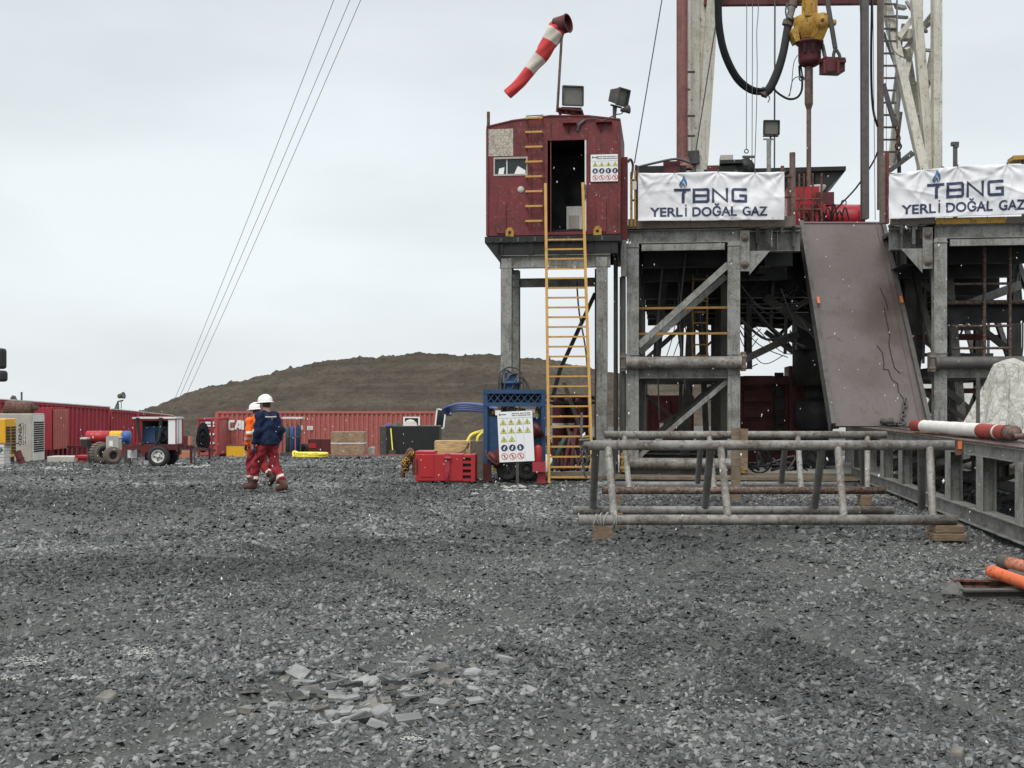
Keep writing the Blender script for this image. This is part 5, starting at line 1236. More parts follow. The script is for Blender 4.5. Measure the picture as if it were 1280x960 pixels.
# mottled patch sheet above the window
s = N('mottled patch sheet'); q = s.noise(22, 4, .7); c = s.mix(s.rng(q, .46, .54), (.50, .46, .37), (.30, .27, .215)); M['mottle'] = s.fin(c, .8)
m = MB('mottle', RIG); m.bx(cu_(609), cu_(641.5), vf - .012, vf - .001, cz(193.5), cz(159.5)); m.build('patch', cb)
m = MB('concrete', RIG); m.lathe((cu_(651), vf - .012, cz(236)), (0, 1, 0), [(0, 0), (0, .07), (.011, .075)], 10); m.build('sticker', cb)
m = MB('yelm', RIG)
for px in (637.5, 747): m.prism([(cu_(px) - .09, vf - .06, zb - .03), (cu_(px) + .09, vf - .06, zb - .03), (cu_(px) + .09, vf - .06, zb + .1), (cu_(px) + .04, vf - .06, zb + .17), (cu_(px) - .04, vf - .06, zb + .17), (cu_(px) - .09, vf - .06, zb + .1)], (0, .03, 0)); m.use('dark').lathe((cu_(px), vf - .063, zb + .06), (0, 1, 0), [(0, 0), (.0, .035)], 10); m.use('yelm')
m.build('lifting_lug', cb)
for py in (148.5, 166, 184.5, 203, 221.5, 240, 258.5, 277):
    m = MB('yel', RIG); z = cz(py); a, b = cu_(657.5), cu_(678.5); m.bx(a, b, vf - .15, vf - .12, z - .018, z + .022); m.bx(a, a + .03, vf - .12, vf - .001, z - .018, z + .022); m.bx(b - .03, b, vf - .12, vf - .001, z - .018, z + .022); m.build('rung', cb)
m = MB('rust', RIG)
m.tube((ca0 + .03, vf + .1, cz(160)), (ca0 + .03, vf + .1, cz(136)), .035, 8); m.tube((cu_(626.5), vf + .3, cz(152)), (cu_(626.5), vf + .3, cz(148)), .03, 8)
m.use('greyd').path([(cu_(658), vf + .0, cz(149)), (cu_(658), vf, cz(144)), (cu_(679), vf, cz(143.5)), (cu_(679), vf, cz(148))], .012, 6); m.build('roof_fitting', cb)
m = MB('cable', RIG); m.path([(cu_(722), vf - .02, cz(160)), (cu_(727), vf - .03, cz(153)), (cu_(742), vf - .04, cz(150)), (cu_(752), vf - .04, cz(153)), (cu_(760), vf, cz(150)), (cu_(768), vf, cz(146))], .014, 6, 6); m.path([(cu_(722), vf - .03, cz(165)), (cu_(724), vf - .04, cz(158)), (cu_(731), vf - .03, cz(152))], .03, 6, 4); m.path([(cu_(731.5), vf - .03, cz(232)), (cu_(732.5), vf - .05, cz(243)), (cu_(731), vf - .05, cz(250))], .02, 6, 4); m.build('cable', cb)
# skid frame under the cabin, stilts
m = MB('black', RIG); m.bx(ca0 - .03, ca1 + .02, vf - .05, vf + dp + .02, zb - .16, zb - .025)
for px in (622, 660, 700, 735, 765): m.bx(cu_(px), cu_(px) + .12, vf, vf + dp, zb - .42, zb - .16)
m.bx(cu_(622), ca1 - .1, vf + .02, vf + .14, zb - .42, zb - .16); m.bx(cu_(622), ca1 - .1, vf + 2.2, vf + 2.35, zb - .42, zb - .16)
m.prism([(ca0 - .03, vf, zb - .16), (cu_(626), vf, zb - .16), (cu_(626), vf, zb - .62)], (0, .08, 0)); m.prism([(ca0 - .03, vf + 2.2, zb - .16), (cu_(626), vf + 2.2, zb - .16), (cu_(626), vf + 2.2, zb - .62)], (0, .08, 0))
for i in range(14): m.use(['black', 'greyd'][i % 2]).bx(cu_(615 + i * 10.5), cu_(615 + i * 10.5) + .05, vf - .065, vf - .05, zb - .14, zb - .05)
m.build('skid_frame', cb)
for px, v, py, mt in ((633.5, vf + .15, 331, 'grey'), (752.5, vf + .15, 328, 'grey'), (643.5, vf + 2.45, 350, 'grey'), (750, vf + 2.45, 350, 'greyd')):
    m = MB(mt, RIG); u = ru(px, v); m.hbeam((u, v, .05), (u, v, zb - .5), .24, .24, (0, 1, 0)); m.box((u, v, .04), (.4, .4, .04)); m.build('stilt', cb)
m = MB('grey', RIG); v = vf + .12; m.hbeam((ru(625, v), v, zb - .57), (ru(763, v), v, zb - .57), .2, .28); m.build('cross_beam', cb)
m = MB('grey', RIG); v = vf + 2.4; m.hbeam((ru(640, v), v, rz(352, 0, v)), (ru(752, v), v, rz(352, 0, v)), .2, .2); m.build('cross_beam', cb)
for a, b in (((744, 366), (700, 462)), ((700, 462), (690, 500))):
    m = MB('black', RIG); v = vf + 2.2; m.beam((ru(a[0], v), v, rz(a[1], 0, v)), (ru(b[0], v), v, rz(b[1], 0, v)), .09, .09, (0, 1, 0)); m.build('brace', cb)
m = MB('greyd', RIG); v = vf + 2.2; m.beam((ru(705, v), v, rz(478, 0, v)), (ru(745, v), v, rz(590, 0, v)), .09, .12, (0, 1, 0)); m.build('brace', cb)
m = MB('cable', RIG); v = vf + 1.2; m.path([(ru(721, v), v, rz(352, 0, v)), (ru(724, v), v, rz(390, 0, v)), (ru(733, v), v, rz(445, 0, v)), (ru(736, v), v, rz(520, 0, v))], .02, 6, 4); m.build('cable', cb)
settle(cb)
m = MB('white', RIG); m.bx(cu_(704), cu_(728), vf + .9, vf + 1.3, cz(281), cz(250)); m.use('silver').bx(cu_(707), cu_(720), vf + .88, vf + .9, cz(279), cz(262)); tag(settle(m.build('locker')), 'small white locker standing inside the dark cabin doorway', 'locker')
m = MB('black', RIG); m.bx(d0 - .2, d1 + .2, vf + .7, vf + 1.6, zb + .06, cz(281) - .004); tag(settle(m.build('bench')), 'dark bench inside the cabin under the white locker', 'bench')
o = RIG((cu_(738.5), vf - .03, cz(228.5))); ex_ = RIG((1, 0, 0)) - RIG((0, 0, 0))
sgn = safety_board('small white safety board on the cabin wall right of the doorway', o, ex_, (0, 0, 1), cu_(774.5) - cu_(738.5), cz(195) - cz(228.5), 4, ['yyyy', 'bbbb', 'rrrr'], .24); settle(sgn)
# main yellow ladder
ladder('ladder', 'long yellow ladder leaning from the ground up to the cabin doorway',
       (X(686.3, 24.9), 24.9, 0.0), (X(740.5, 25.0), 25.0, 0.0), (X(681.3, 26.2), 25.95, Z(230, 25.95)), (X(727.6, 26.15), 25.95, Z(229, 25.95)), 25, 'yel', w=.08, skip=.18)

# windsock
ws_ = thing('windsock', 'red and white striped windsock hanging from a thin pole on the cabin roof', 'windsock')
v = vf + .6
def wp(px, py, vv=v): return RIG((ru(px, vv), vv, rz(py, ru(px, vv), vv)))
m = MB('kelly'); m.tube(wp(696.5, 140), wp(702.5, 40), .03, 8); m.build('pole', ws_)
m = MB('redd'); c0 = wp(703, 31); ax = (Vector((-.75, .45, -.1))).normalized()
m.lathe(c0 - ax * .14, ax, [(0, .185), (.0, .2), (.3, .2), (.3, .185), (0, .185)], 24); m.ring(c0 - ax * .14, ax, .2, .02, 24, 6)
m.build('hoop', ws_)
cen = [wp(699, 33), wp(694, 40), wp(686, 55), wp(676, 70.5), wp(664, 86), wp(650.5, 103), wp(634, 118)]
rad = [.17, .185, .165, .17, .155, .14, .12]
NP = 40; ts = np.linspace(0, 6, NP); PX = [cen[min(int(t), 5)].lerp(cen[min(int(t), 5) + 1], t - min(int(t), 5)) for t in ts]; RR = np.interp(ts, range(7), rad)
colr = {0: 'sockr', 1: 'sockr', 2: 'sockw', 3: 'sockr', 4: 'sockw', 5: 'sockr'}
M['sockr'] = plain('red windsock fabric', (.48, .045, .045), .85, var=.3); M['sockw'] = plain('dirty white windsock fabric', (.50, .455, .39), .85, var=.2)
m = MB('sockr'); nn = 22
a = None
V = []
for i, p in enumerate(PX):
    dvec = (PX[min(i + 1, NP - 1)] - PX[max(i - 1, 0)]).normalized()
    if a is None: a = dvec.orthogonal().normalized()
    a = (a - dvec * a.dot(dvec)).normalized(); b = dvec.cross(a)
    for j in range(nn):
        th_ = 2 * math.pi * j / nn; wr = 1 + .16 * math.sin(th_ * 2 + i * .12) + .07 * math.sin(th_ * 5 - i * .5) + .05 * mnoise.noise(Vector((th_, i * .35, 0)))
        V.append(p + (a * math.cos(th_) + b * math.sin(th_)) * RR[i] * wr)
base_i = len(m.v); m.v += V
bands = [0, .75, 1.75, 3.0, 4.15, 6.01]; mats = ['sockr', 'sockw', 'sockr', 'sockw', 'sockr']
for i in range(NP - 1):
    k = next(q for q in range(5) if ts[i] < bands[q + 1]); m.use(mats[k])
    for j in range(nn): m.f.append((base_i + i * nn + j, base_i + i * nn + (j + 1) % nn, base_i + (i + 1) * nn + (j + 1) % nn, base_i + (i + 1) * nn + j)); m.mi.append(m.cur); m.sm.append(True)
m.build('sock', ws_); settle(ws_)
# floodlights on the cabin
def flood(label, foot, head, face, w, h, dpt=.28, extra=None, mat='greyd'):
    t = thing('floodlight', label, 'floodlight'); foot, head = Vector(foot), Vector(head); f = Vector(face).normalized(); s_ = f.cross(Vector((0, 0, 1))).normalized(); up = s_.cross(f)
    m = MB(mat)
    fr = [head + s_ * (a * w / 2) + up * (b * h / 2) + f * dpt / 2 for a, b in ((-1, -1), (1, -1), (1, 1), (-1, 1))]; bk = [head + s_ * (a * w * .36) + up * (b * h * .36) - f * dpt / 2 for a, b in ((-1, -1), (1, -1), (1, 1), (-1, 1))]
    m.add(fr + bk, [(0, 1, 5, 4), (1, 2, 6, 5), (2, 3, 7, 6), (3, 0, 4, 7), (7, 6, 5, 4)])
    for i in range(4): m.beam(fr[i], fr[(i + 1) % 4], .03, .05, f)
    m.build('housing', t); m = MB('lamp'); m.add([head + s_ * (a * w / 2.1) + up * (b * h / 2.1) + f * (dpt / 2 - .03) for a, b in ((-1, -1), (1, -1), (1, 1), (-1, 1))], [(0, 1, 2, 3)])
    m.build('lens', t)
    m = MB(mat); m.tube(foot, head - up * (h / 2 + .03), .025, 8); m.beam(head - up * (h / 2 + .03) - s_ * w * .5, head - up * (h / 2 + .03) + s_ * w * .5, .04, .03); m.build('bracket', t)
    if extra: extra(t)
    return settle(t)
def plat(t):
    m = MB('redd'); m.beam(wp(697, 138), wp(729, 141), .5, .03); m.beam(wp(700, 144), wp(702, 138), .05, .05); m.beam(wp(724, 145), wp(724, 140), .05, .05)
    for px in (703, 711, 722): m.tube(wp(px, 142), wp(px, 139), .045, 8)
    m.build('stand', t)
flood('larger boxy floodlight on the little stand in the middle of the cabin roof', wp(713, 140), wp(714.5, 121.5), (.15, -1, -.05), .46, .42, .3, plat)
def horn(t):
    m = MB('greyd'); c = wp(776, 138); m.lathe(c, (1, -.6, 0), [(0, .03), (.05, .05), (.1, .06), (.2, .1), (.21, .02)], 12); m.path([wp(766, 146), wp(771, 143), wp(777, 142), wp(780, 137)], .012, 6, 4); m.tube(wp(768, 152), wp(768, 132), .04, 8); m.build('horn', t)
flood('tilted floodlight above a small horn at the right corner of the cabin roof', wp(768, 152), wp(772.5, 121), (.75, -.75, -.28), .36, .36, .3, horn)
# post of red and yellow steel between cabin and banner
gp = thing('corner_post', 'narrow red column beside a yellow rail between the cabin and the banner', 'post'); v = -.3
m = MB('cabin', RIG); m.bx(ru(777, v), ru(784.5, v), v, v + .2, rz(300, 0, v), rz(196, 0, v)); m.build('column', gp)
m = MB('grey', RIG); m.bx(ru(776, v), ru(783, v), v, v + .15, rz(345, 0, v), rz(300, 0, v)); m.build('sleeve', gp)
m = MB('greyd', RIG); m.tube((ru(778, v), v + .2, .1), (ru(778, v), v + .2, rz(345, 0, v)), .07, 8); m.tube((ru(769, v), v + .3, .1), (ru(769, v), v + .3, rz(310, 0, v)), .05, 8); m.build('stand_pipe', gp)
m = MB('yelm', RIG); m.bx(ru(787.5, v), ru(790.5, v), v + .1, v + .2, FZ - .05, rz(214, 0, v)); m.bx(ru(792.5, v), ru(795, v), v + .1, v + .2, FZ - .05, rz(212, 0, v)); m.build('rail', gp)
m = MB('rust', RIG); m.bx(ru(793, v), ru(796.5, v), v + .3, v + .4, FZ, rz(203, 0, v)); m.path([(ru(785, v), v, rz(203, 0, v)), (ru(788, v), v, rz(199, 0, v)), (ru(791, v), v + .1, rz(206, 0, v)), (ru(789, v), v + .1, rz(222, 0, v))], .03, 6, 4); m.use('whitep').bx(ru(790.5, v), ru(795.5, v), v + .08, v + .095, rz(236, 0, v), rz(226, 0, v)); m.build('fitting', gp); settle(gp)

# ------------------------------------------------------------------ banners
def banner(label, u0, W_, zb, H_, seed, peaks, sag):
    t = thing('banner', label, 'banner', 'white company banners on the drill floor rail'); v0 = -.34
    rs = random.Random(seed)
    creases = [(rs.uniform(0, W_), rs.uniform(0, H_), rs.uniform(-1.2, 1.2), rs.uniform(.003, .012), rs.uniform(.03, .06)) for _ in range(34)]
    def top(a): return float(np.interp(a / W_, [p for p, _ in peaks], [q for _, q in peaks]))
    def shape(a, b):
        """board coordinates -> rig coordinates, with folds"""
        z = zb + b / H_ * (H_ + top(a)) + sag * a / W_ * (1 - b / H_)
        w = .05 * (mnoise.noise(Vector((a * 1.1 + seed, b * 1.6, 0)))) + .022 * mnoise.noise(Vector((a * 4, b * 4 + seed, 3)))
        for ca, cbb, an, amp, wd in creases:
            dx, dy = a - ca, b - cbb; s_ = dx * math.cos(an * 1.2 + .6) + dy * math.sin(an * 1.2 + .6); al = -dx * math.sin(an * 1.2 + .6) + dy * math.cos(an * 1.2 + .6)
            w += amp * 1.5 * math.exp(-(s_ / wd) ** 2) * math.exp(-(al / .45) ** 2)
        for p, q in peaks:                       # folds hanging from the tied points
            r_ = math.hypot(a - p * W_, b - H_) + 1e-4; an = math.atan2(b - H_, a - p * W_); w += .02 * math.sin(an * 9 + seed) * math.exp(-r_ / .5) * min(1, r_ * 6)
        return (u0 + a, v0 - w, z)
    nx, nz = 190, 64; m = MB('banner', RIG)
    vs = [shape(W_ * i / nx, H_ * j / nz) for j in range(nz + 1) for i in range(nx + 1)]
    m.add(vs, [(j * (nx + 1) + i, j * (nx + 1) + i + 1, (j + 1) * (nx + 1) + i + 1, (j + 1) * (nx + 1) + i) for j in range(nz) for i in range(nx)], True)
    cl = m.build('cloth', t); so = cl.modifiers.new('thickness', 'SOLIDIFY'); so.thickness = .003; so.offset = 1
    def lay(m, polys, e=.013):
        """cut flat artwork finely and drape it on the cloth"""
        bm = bmesh.new()
        for q in polys:
            try: bm.faces.new([bm.verts.new((x, y, 0)) for x, y in q])
            except ValueError: pass
        xs = [p[0] for q in polys for p in q]; ys = [p[1] for q in polys for p in q]
        st = .018
        for ax, lo, hi in ((0, min(xs), max(xs)), (1, min(ys), max(ys))):
            k = lo + st
            while k < hi:
                bmesh.ops.bisect_plane(bm, geom=bm.verts[:] + bm.edges[:] + bm.faces[:], plane_co=(k, 0, 0) if ax == 0 else (0, k, 0), plane_no=(1, 0, 0) if ax == 0 else (0, 1, 0)); k += st
        bm.verts.ensure_lookup_table(); bm.verts.index_update()
        vs = []
        for v_ in bm.verts:
            p = shape(v_.co.x, v_.co.y); vs.append((p[0], p[1] - e, p[2]))
        m.add(vs, [tuple(v_.index for v_ in f.verts) for f in bm.faces]); bm.free()
    # TBNG, wide techno capitals
    k = W_ / 183.0
    def G(pts, w, closed=False): return [[tuple(p) for p in q] for q in strip([(a * k, (60 - b) * k) for a, b in pts], w * k, closed)]
    w_ = 3.3; y0, y1 = 21.5, 36.5
    polys = []
    polys += G([(45.5, y0), (66.5, y0)], w_); polys += G([(59.8, y0 + 1.4), (57.3, y0 + 3.5), (57.0, y0 + 6), (57.0, y1 + 1.3)], w_ + .4)
    polys += G([(70.5, y0), (87.2, y0), (88.4, y0 + 1.4), (88.4, y1 - 1.4), (87.2, y1), (70.5, y1)], w_, True); polys += G([(71.9, (y0 + y1) / 2), (87.0, (y0 + y1) / 2)], w_ - .2)
    polys += G([(94.5, y1 + 1.6), (94.5, y0), (111.8, y1), (111.8, y0 - 1.6)], w_)
    polys += G([(136.5, y0), (120.4, y0), (119, y0 + 1.5), (119, y1 - 1.5), (120.4, y1), (135.2, y1), (135.2, (y0 + y1) / 2 + .3), (127, (y0 + y1) / 2 + .3)], w_)
    m = MB('navyp', RIG); lay(m, polys)
    def txt(body, x0, x1, ytop, ybot):
        vs, fs = text_polys(body, size=1, offset=.024, spacing=1.0); ref, _ = text_polys('H', size=1, offset=.024)
        a = np.array(vs); r_ = np.array(ref); sx = (x1 - x0) / (a[:, 0].max() - a[:, 0].min()); sy = (ybot - ytop) / (r_[:, 1].max())
        pt = [((x0 + (x - a[:, 0].min()) * sx) * k, (60 - ybot + y * sy) * k) for x, y in vs]
        return [[pt[i] for i in f] for f in fs]
    lay(m, txt('YERL', 15, 56.5, 43.2, 54.3) + G([(60.5, 43.2), (60.5, 54.3)], 2.0) + G([(60.5, 39.6), (60.5, 41.4)], 2.0) + txt('DOĞAL', 68.5, 124, 43.2, 54.3) + txt('GAZ', 131, 162, 43.2, 54.3))
    m.build('lettering', t)
    # the flame emblem
    fl_ = [(0, 0), (-.55, .25), (-.8, .7), (-.62, 1.25), (-.25, 1.75), (.02, 2.3), (.1, 2.75), (.5, 2.2), (.85, 1.5), (.92, .8), (.6, .25)]
    inn = [(0, .02), (-.45, .45), (-.42, .95), (-.05, 1.5), (.12, 1.85), (.5, 1.2), (.55, .7), (.35, .3)]
    cx, cy, s_ = 56.6, 19.6, 5.9
    def FL(pts, d=0): return [((cx + a * s_) * k, (60 - cy + b * s_) * k) for a, b in pts]
    m = MB('bluep', RIG); n1_ = len(fl_)
    ring_pts = [fl_, [(a * 0.62 + .02, b * .62 + .0) for a, b in fl_]]
    polys = [FL([fl_[i], fl_[(i + 1) % n1_], ring_pts[1][(i + 1) % n1_], ring_pts[1][i]]) for i in range(n1_)]; lay(m, polys)
    m.use('navyp'); polys = [FL([(a * .45, b * .45) for a, b in (fl_[i], fl_[(i + 1) % n1_])] + [(a * .3, b * .3) for a, b in (fl_[(i + 1) % n1_], fl_[i])]) for i in range(n1_)]; lay(m, polys); m.build('flame_emblem', t)
    m = MB('cable', RIG)                         # ties
    for p, q in peaks:
        z = shape(p * W_, H_)[2]; m.path([(u0 + p * W_, v0 - .02, z - .03), (u0 + p * W_ + .02, v0 + .05, z + .05), (u0 + p * W_, v0 + .12, z - .02)], .008, 5, 3)
    for i in range(4): m.path([(u0 + W_ * (.08 + .28 * i), v0 - .02, zb + .03), (u0 + W_ * (.08 + .28 * i) + .04, v0 + .05, zb - .08)], .006, 5)
    m.build('tie', t); return settle(t)
s = N('wrinkled banner cloth'); q = s.noise(5, 5, .6); st_ = s.noise(22, 5, .75, off=4)
c = s.mix(s.math('MULTIPLY', s.rng(q, .4, .75), .45), (.78, .78, .80), (.60, .60, .60)); c = s.mix(s.math('MULTIPLY', s.rng(st_, .68, .74), .6), c, (.28, .26, .23)); s.bump(s.noise(14, 4, .6), .25, .02); M['banner'] = s.fin(c, .55, spec=.3)
bu0, bu1 = ru(797.5, -.34), ru(980.5, -.34); bz0 = rz(276.5, bu0, -.34); bH = rz(217.5, bu0, -.34) - bz0
banner('white TBNG banner with grey blue letters between the cabin and the ramp', bu0, bu1 - bu0, bz0, bH, 3, ((0, .02), (.25, .0), (.55, .015), (.8, -.03), (1, -.03)), -.03)
cu0 = ru(1111, -.34); banner('white TBNG banner right of the ramp, its top edge rising to the right', cu0, bu1 - bu0, rz(274, cu0, -.34), bH * .96, 8, ((0, -.04), (.22, .04), (.45, .10), (.77, .13), (1, .10)), .06)
# rails behind the banners
rl = thing('handrail', 'rusty handrail posts along the front edge of the drill floor', 'handrail'); v = .0
m = MB('rust', RIG); rail_spans = ((uL0 - .05, bu1 + .15), (cu0 - .15, uR1 + .2))
for a, b in rail_spans:
    for z in (FZ + .55, FZ + 1.0): m.tube((a, -.1, z), (b, -.1, z), .024, 8)
m.build('rail', rl)
for px, top_, r in ((797, 208, .03), (860, 216, .03), (920, 216, .03), (978, 212, .04), (990.5, 196, .065)):
    m = MB('kelly', RIG); m.tube((ru(px, -.05), -.05, FZ), (ru(px, -.05), -.05, rz(top_, 0, -.05)), r, 10); m.build('post', rl)
for px in (986, 999, 1005, 1016, 1027):
    m = MB('rust', RIG); m.tube((ru(px, 3), 3, FZ), (ru(px, 3), 3, rz(222, 0, 3)), .025, 8); m.build('post', rl)
m = MB('rust', RIG)
for z in (FZ + .35, FZ + .75, FZ + 1.0): m.tube((ru(985, 3), 3, z), (ru(1028, 3), 3, z), .022, 8)
m.build('rail', rl)
for px, mt_, w_, t_ in ((1103.5, 'mud', .13, 204), (1108, 'cabin', .085, 200)):
    m = MB(mt_, RIG); m.bx(ru(px, -.1) - w_ / 2, ru(px, -.1) + w_ / 2, -.2, -.05, FZ - .08, rz(t_, 0, -.1)); m.build('post', rl)
m = MB('yelm', RIG); m.bx(uR0 - .1, uR0 + 1.35, -.17, -.145, FZ - .12, FZ + .02); m.use('mud').bx(uR0 + 1.36, uR1, -.17, -.145, FZ - .12, FZ + .02); m.use('mud').bx(uL0 - .1, ru(994, -.1), -.17, -.145, FZ - .1, FZ + .12); m.use('mud').bx(ru(1112, -.1), uR0 - .11, -.17, -.145, FZ - .1, FZ + .12); m.build('toe_board', rl)
settle(rl)

# ------------------------------------------------------------------ ramp from the catwalk to the drill floor
DT, DB = 29.0, 25.3
pTL = Vector((X(1001, DT), DT, Z(279, DT))); pTR = Vector((X(1103, DT), DT, Z(279, DT))); pBL = Vector((X(1041, DB), DB, Z(532.5, DB))); pBR = Vector((X(1161, DB), DB, Z(532.5, DB)))
rp = thing('pipe_ramp', 'steep brown steel ramp with cracked plate leading up to the drill floor', 'ramp')
nrm = (pTR - pTL).cross(pBL - pTL).normalized()
if nrm.y > 0: nrm = -nrm
m = MB('ramp'); m.prism([pBL, pBR, pTR, pTL], -nrm * .05); m.build('plate', rp)
for a, b, s_ in ((pBL, pTL, 1), (pBR, pTR, -1)):
    m = MB('tubed'); m.beam(a + nrm * .055 - nrm * .02, b + nrm * .035, .09, .13, nrm); m.beam(a - nrm * .14, b - nrm * .14, .06, .18, nrm); m.build('side_rail', rp)
sd = (pBL - pBR).normalized()
m = MB('ramp'); m.beam(pBR + sd * .17 + nrm * .012, pTR + sd * .15 + nrm * .012, .02, .02, nrm); m.beam(pTL + nrm * .01, pTR + nrm * .01, .05, .03, nrm); m.build('bead', rp)
m = MB('greyd')
for q in (.25, .5, .75): m.beam(pBL.lerp(pTL, q) - nrm * .16, pBR.lerp(pTR, q) - nrm * .16, .1, .15)
m.beam(pTL.lerp(pTR, .3) - nrm * .1, (pTL.lerp(pTR, .3)) + Vector((0, -.3, -3.2)) - nrm * .5, .12, .12); m.build('underframe', rp)
def onr(px, py):
    """point of the ramp plate seen at a pixel (the plate is a plane)"""
    o = Vector((0, 0, EYE)); dr = Vector(((px - 640) / F, 1, (HORIZON - py) / F)); t = (pTL - o).dot(nrm) / dr.dot(nrm); return o + dr * t
m = MB('black')
for pts in ([(1096, 432), (1103, 441), (1105, 455), (1104, 462), (1110, 462), (1115, 475), (1122, 480), (1123, 490), (1130, 500), (1131, 508)], [(1105, 385), (1112, 420), (1111, 430), (1114, 445), (1118, 460), (1125, 467)], [(1100, 360), (1107, 376), (1110, 388)]):
    for i in range(len(pts) - 1):
        a, b = onr(*pts[i]) + nrm * .006, onr(*pts[i + 1]) + nrm * .006; m.beam(a, b, .024, .006, nrm)
m.build('crack', rp)
for px, py in ((1021.5, 380), (1125, 379)):
    m = MB('orangep'); c0 = onr(px, py) + nrm * .12; up = (pTL - pBL).normalized(); m.beam(c0 - up * .10, c0 + up * .10, .06, .04, nrm); m.build('clip', rp)
settle(rp)
m = MB('tubed'); m.chain([onr(1131, 500) + nrm * .05, onr(1130, 512) + nrm * .05, onr(1127, 524) + nrm * .05, onr(1129, 531) + nrm * .05, onr(1115, 532) + nrm * .06, onr(1100, 530) + nrm * .09], .15, .022)
m.lathe(onr(1100, 530) + nrm * .1, (1, 0, 0), [(0, .0), (0, .06), (.25, .07), (.26, .0)], 10)
tag(settle(m.build('chain')), 'short heavy chain with a hook at the foot of the ramp plate', 'chain')

# ------------------------------------------------------------------ derrick mast
ms = thing('derrick_mast', 'tall chipped cream mast, its narrow leg left and latticed leg right', 'mast')
def mp(px, py, v): u = ru(px, v); return RIG((u, v, rz(py, u, v)))
def mbeam(name, mt_, a, b, w, h, v, v2=None, par=None, H=False):
    """a member between two (column, row) points at depths v, v2"""
    v2 = v if v2 is None else v2; m = MB(mt_); p, q = mp(*a, v), mp(*b, v2)
    (m.hbeam if H else m.beam)(p, q, w, h, (0, 1, 0)); return m.build(name, par or ms)
TOPY = -420
# left leg: upright channel, wide tapering plate
mbeam('leg', 'cream', (868, 216), (868, TOPY), .24, .26, 5.0)
mbeam('leg', 'cream', (876.5, 216), (876.5 + 14 * 636 / 216, TOPY), .30, .20, 4.9)
m = MB('cream'); m.prism([mp(874, 150, 4.95), mp(880, 150, 4.95), mp(893, 0, 4.95), mp(915, -260, 4.95), mp(876, -260, 4.95), mp(874, 0, 4.95)], (0, .04, 0)); m.build('web_plate', ms)
mbeam('leg', 'cream', (862, 205), (862, TOPY), .1, .1, 6.2)
m = MB('greyd')
for py in (145, 90, 170): m.beam(mp(852, py, 4.35), mp(868, py, 4.75), .05, .05)
m.pieces('clamp', ms)
for i in range(7): 
    mbeam('brace', 'cream', (866, 190 - i * 60), (866, 140 - i * 60), .08, .08, 4.9, 6.9)
mbeam('leg', 'cream', (857, 205), (857, TOPY), .2, .2, 6.9)
# right leg: lattice
mbeam('leg', 'cream', (1170.5, 212), (1170.5, TOPY), .22, .24, 4.6)
mbeam('leg', 'cream', (1155, 216), (1102, -20), .22, .22, 4.6, 5.2)
mbeam('leg', 'cream', (1163, 214), (1139, -60), .24, .18, 4.7, 5.0)
mbeam('leg', 'cream', (1150, 214), (1149, TOPY), .14, .14, 6.6)
mbeam('leg', 'mud', (1100, 262), (1100, TOPY), .12, .12, 4.4)
for a, b, w, v, v2 in (((1122, 48), (1148, 14), .13, 4.9, 6), ((1120, 8), (1131, 10), .1, 5, 6), ((1124, 70), (1166, 16), .1, 5.2, 4.8), ((1145, 40), (1172, 20), .14, 6.5, 4.8), ((1157, 115), (1172, 30), .13, 5.2, 4.8), ((1143, 145), (1169, 133), .12, 6.4, 4.8), ((1150, 10), (1131, 100), .12, 6.4, 4.9), ((1134, 60), (1150, 160), .12, 5, 6.4), ((1166, 140), (1172, 130), .1, 5, 5),
                        ((1113, 208), (1129, 60), .13, 6.2, 5.6), ((1110, 214), (1140, 190), .1, 5.2, 5.2), ((1151, 140), (1169, 60), .1, 6.2, 5), ((1120, -60), (1170, -20), .12, 5, 5), ((1102, -100), (1170, -180), .12, 5, 5), ((1102, -260), (1170, -180), .12, 5, 5), ((1158, 214), (1157, 150), .12, 6, 6), ((1106, 20), (1134, 22), .07, 5.1, 6), ((1114, 62), (1136, 60), .07, 5.1, 6), ((1127, 108), (1146, 104), .07, 5.0, 5.4), ((1122, 90), (1141, 150), .07, 5.1, 6), ((1140, 22), (1158, 92), .07, 6, 5), ((1133, 2), (1158, 40), .07, 6, 5), ((1158, 92), (1172, 118), .08, 5, 4.7), ((1150, 62), (1172, 64), .07, 5, 4.7), ((1146, 178), (1168, 172), .07, 5, 4.7), ((1104, 40), (1124, 95), .06, 5.6, 6.4), ((1126, 140), (1118, 205), .08, 6.2, 6.2), ((1129, 30), (1116, 130), .08, 6.4, 6.4)):
    mbeam('brace', 'cream' if w > .11 else 'grey', a, b, w, w, v, v2)
for a, b in (((1104, 105), (1119, 158)), ((1112, 214), (1142, 192))): mbeam('brace', 'greyd', a, b, .1, .1, 4.5)
m = MB('cream'); m.box(mp(1135, 44, 5.4), (.35, .3, .25)); m.build('bracket', ms)
mbeam('cross_beam', 'redd', (880, 2), (1100, 0), .22, .18, 4.9)
mbeam('crown_beam', 'cream', (855, TOPY), (1175, TOPY), .8, .6, 5.4)
for a, b in (((862, 206), (861, 190)), ((1163, 214), (1167, 205))): mbeam('foot', 'greyd', a, b, .5, .3, 4.8)
settle(ms)
ml = thing('mast_ladder', 'grey rung ladder climbing inside the right leg of the mast', 'ladder')
for px in (1103.5, 1121): mbeam('stile', 'grey', (px, 200 if px < 1110 else 165), (px + 1, TOPY), .035, .05, 4.9, None, ml)
for i in range(20): mbeam('rung', 'greyd', (1103.5, 190 - i * 15.4), (1122, 190 - i * 15.4), .045, .04, 4.9, None, ml)
settle(ml)
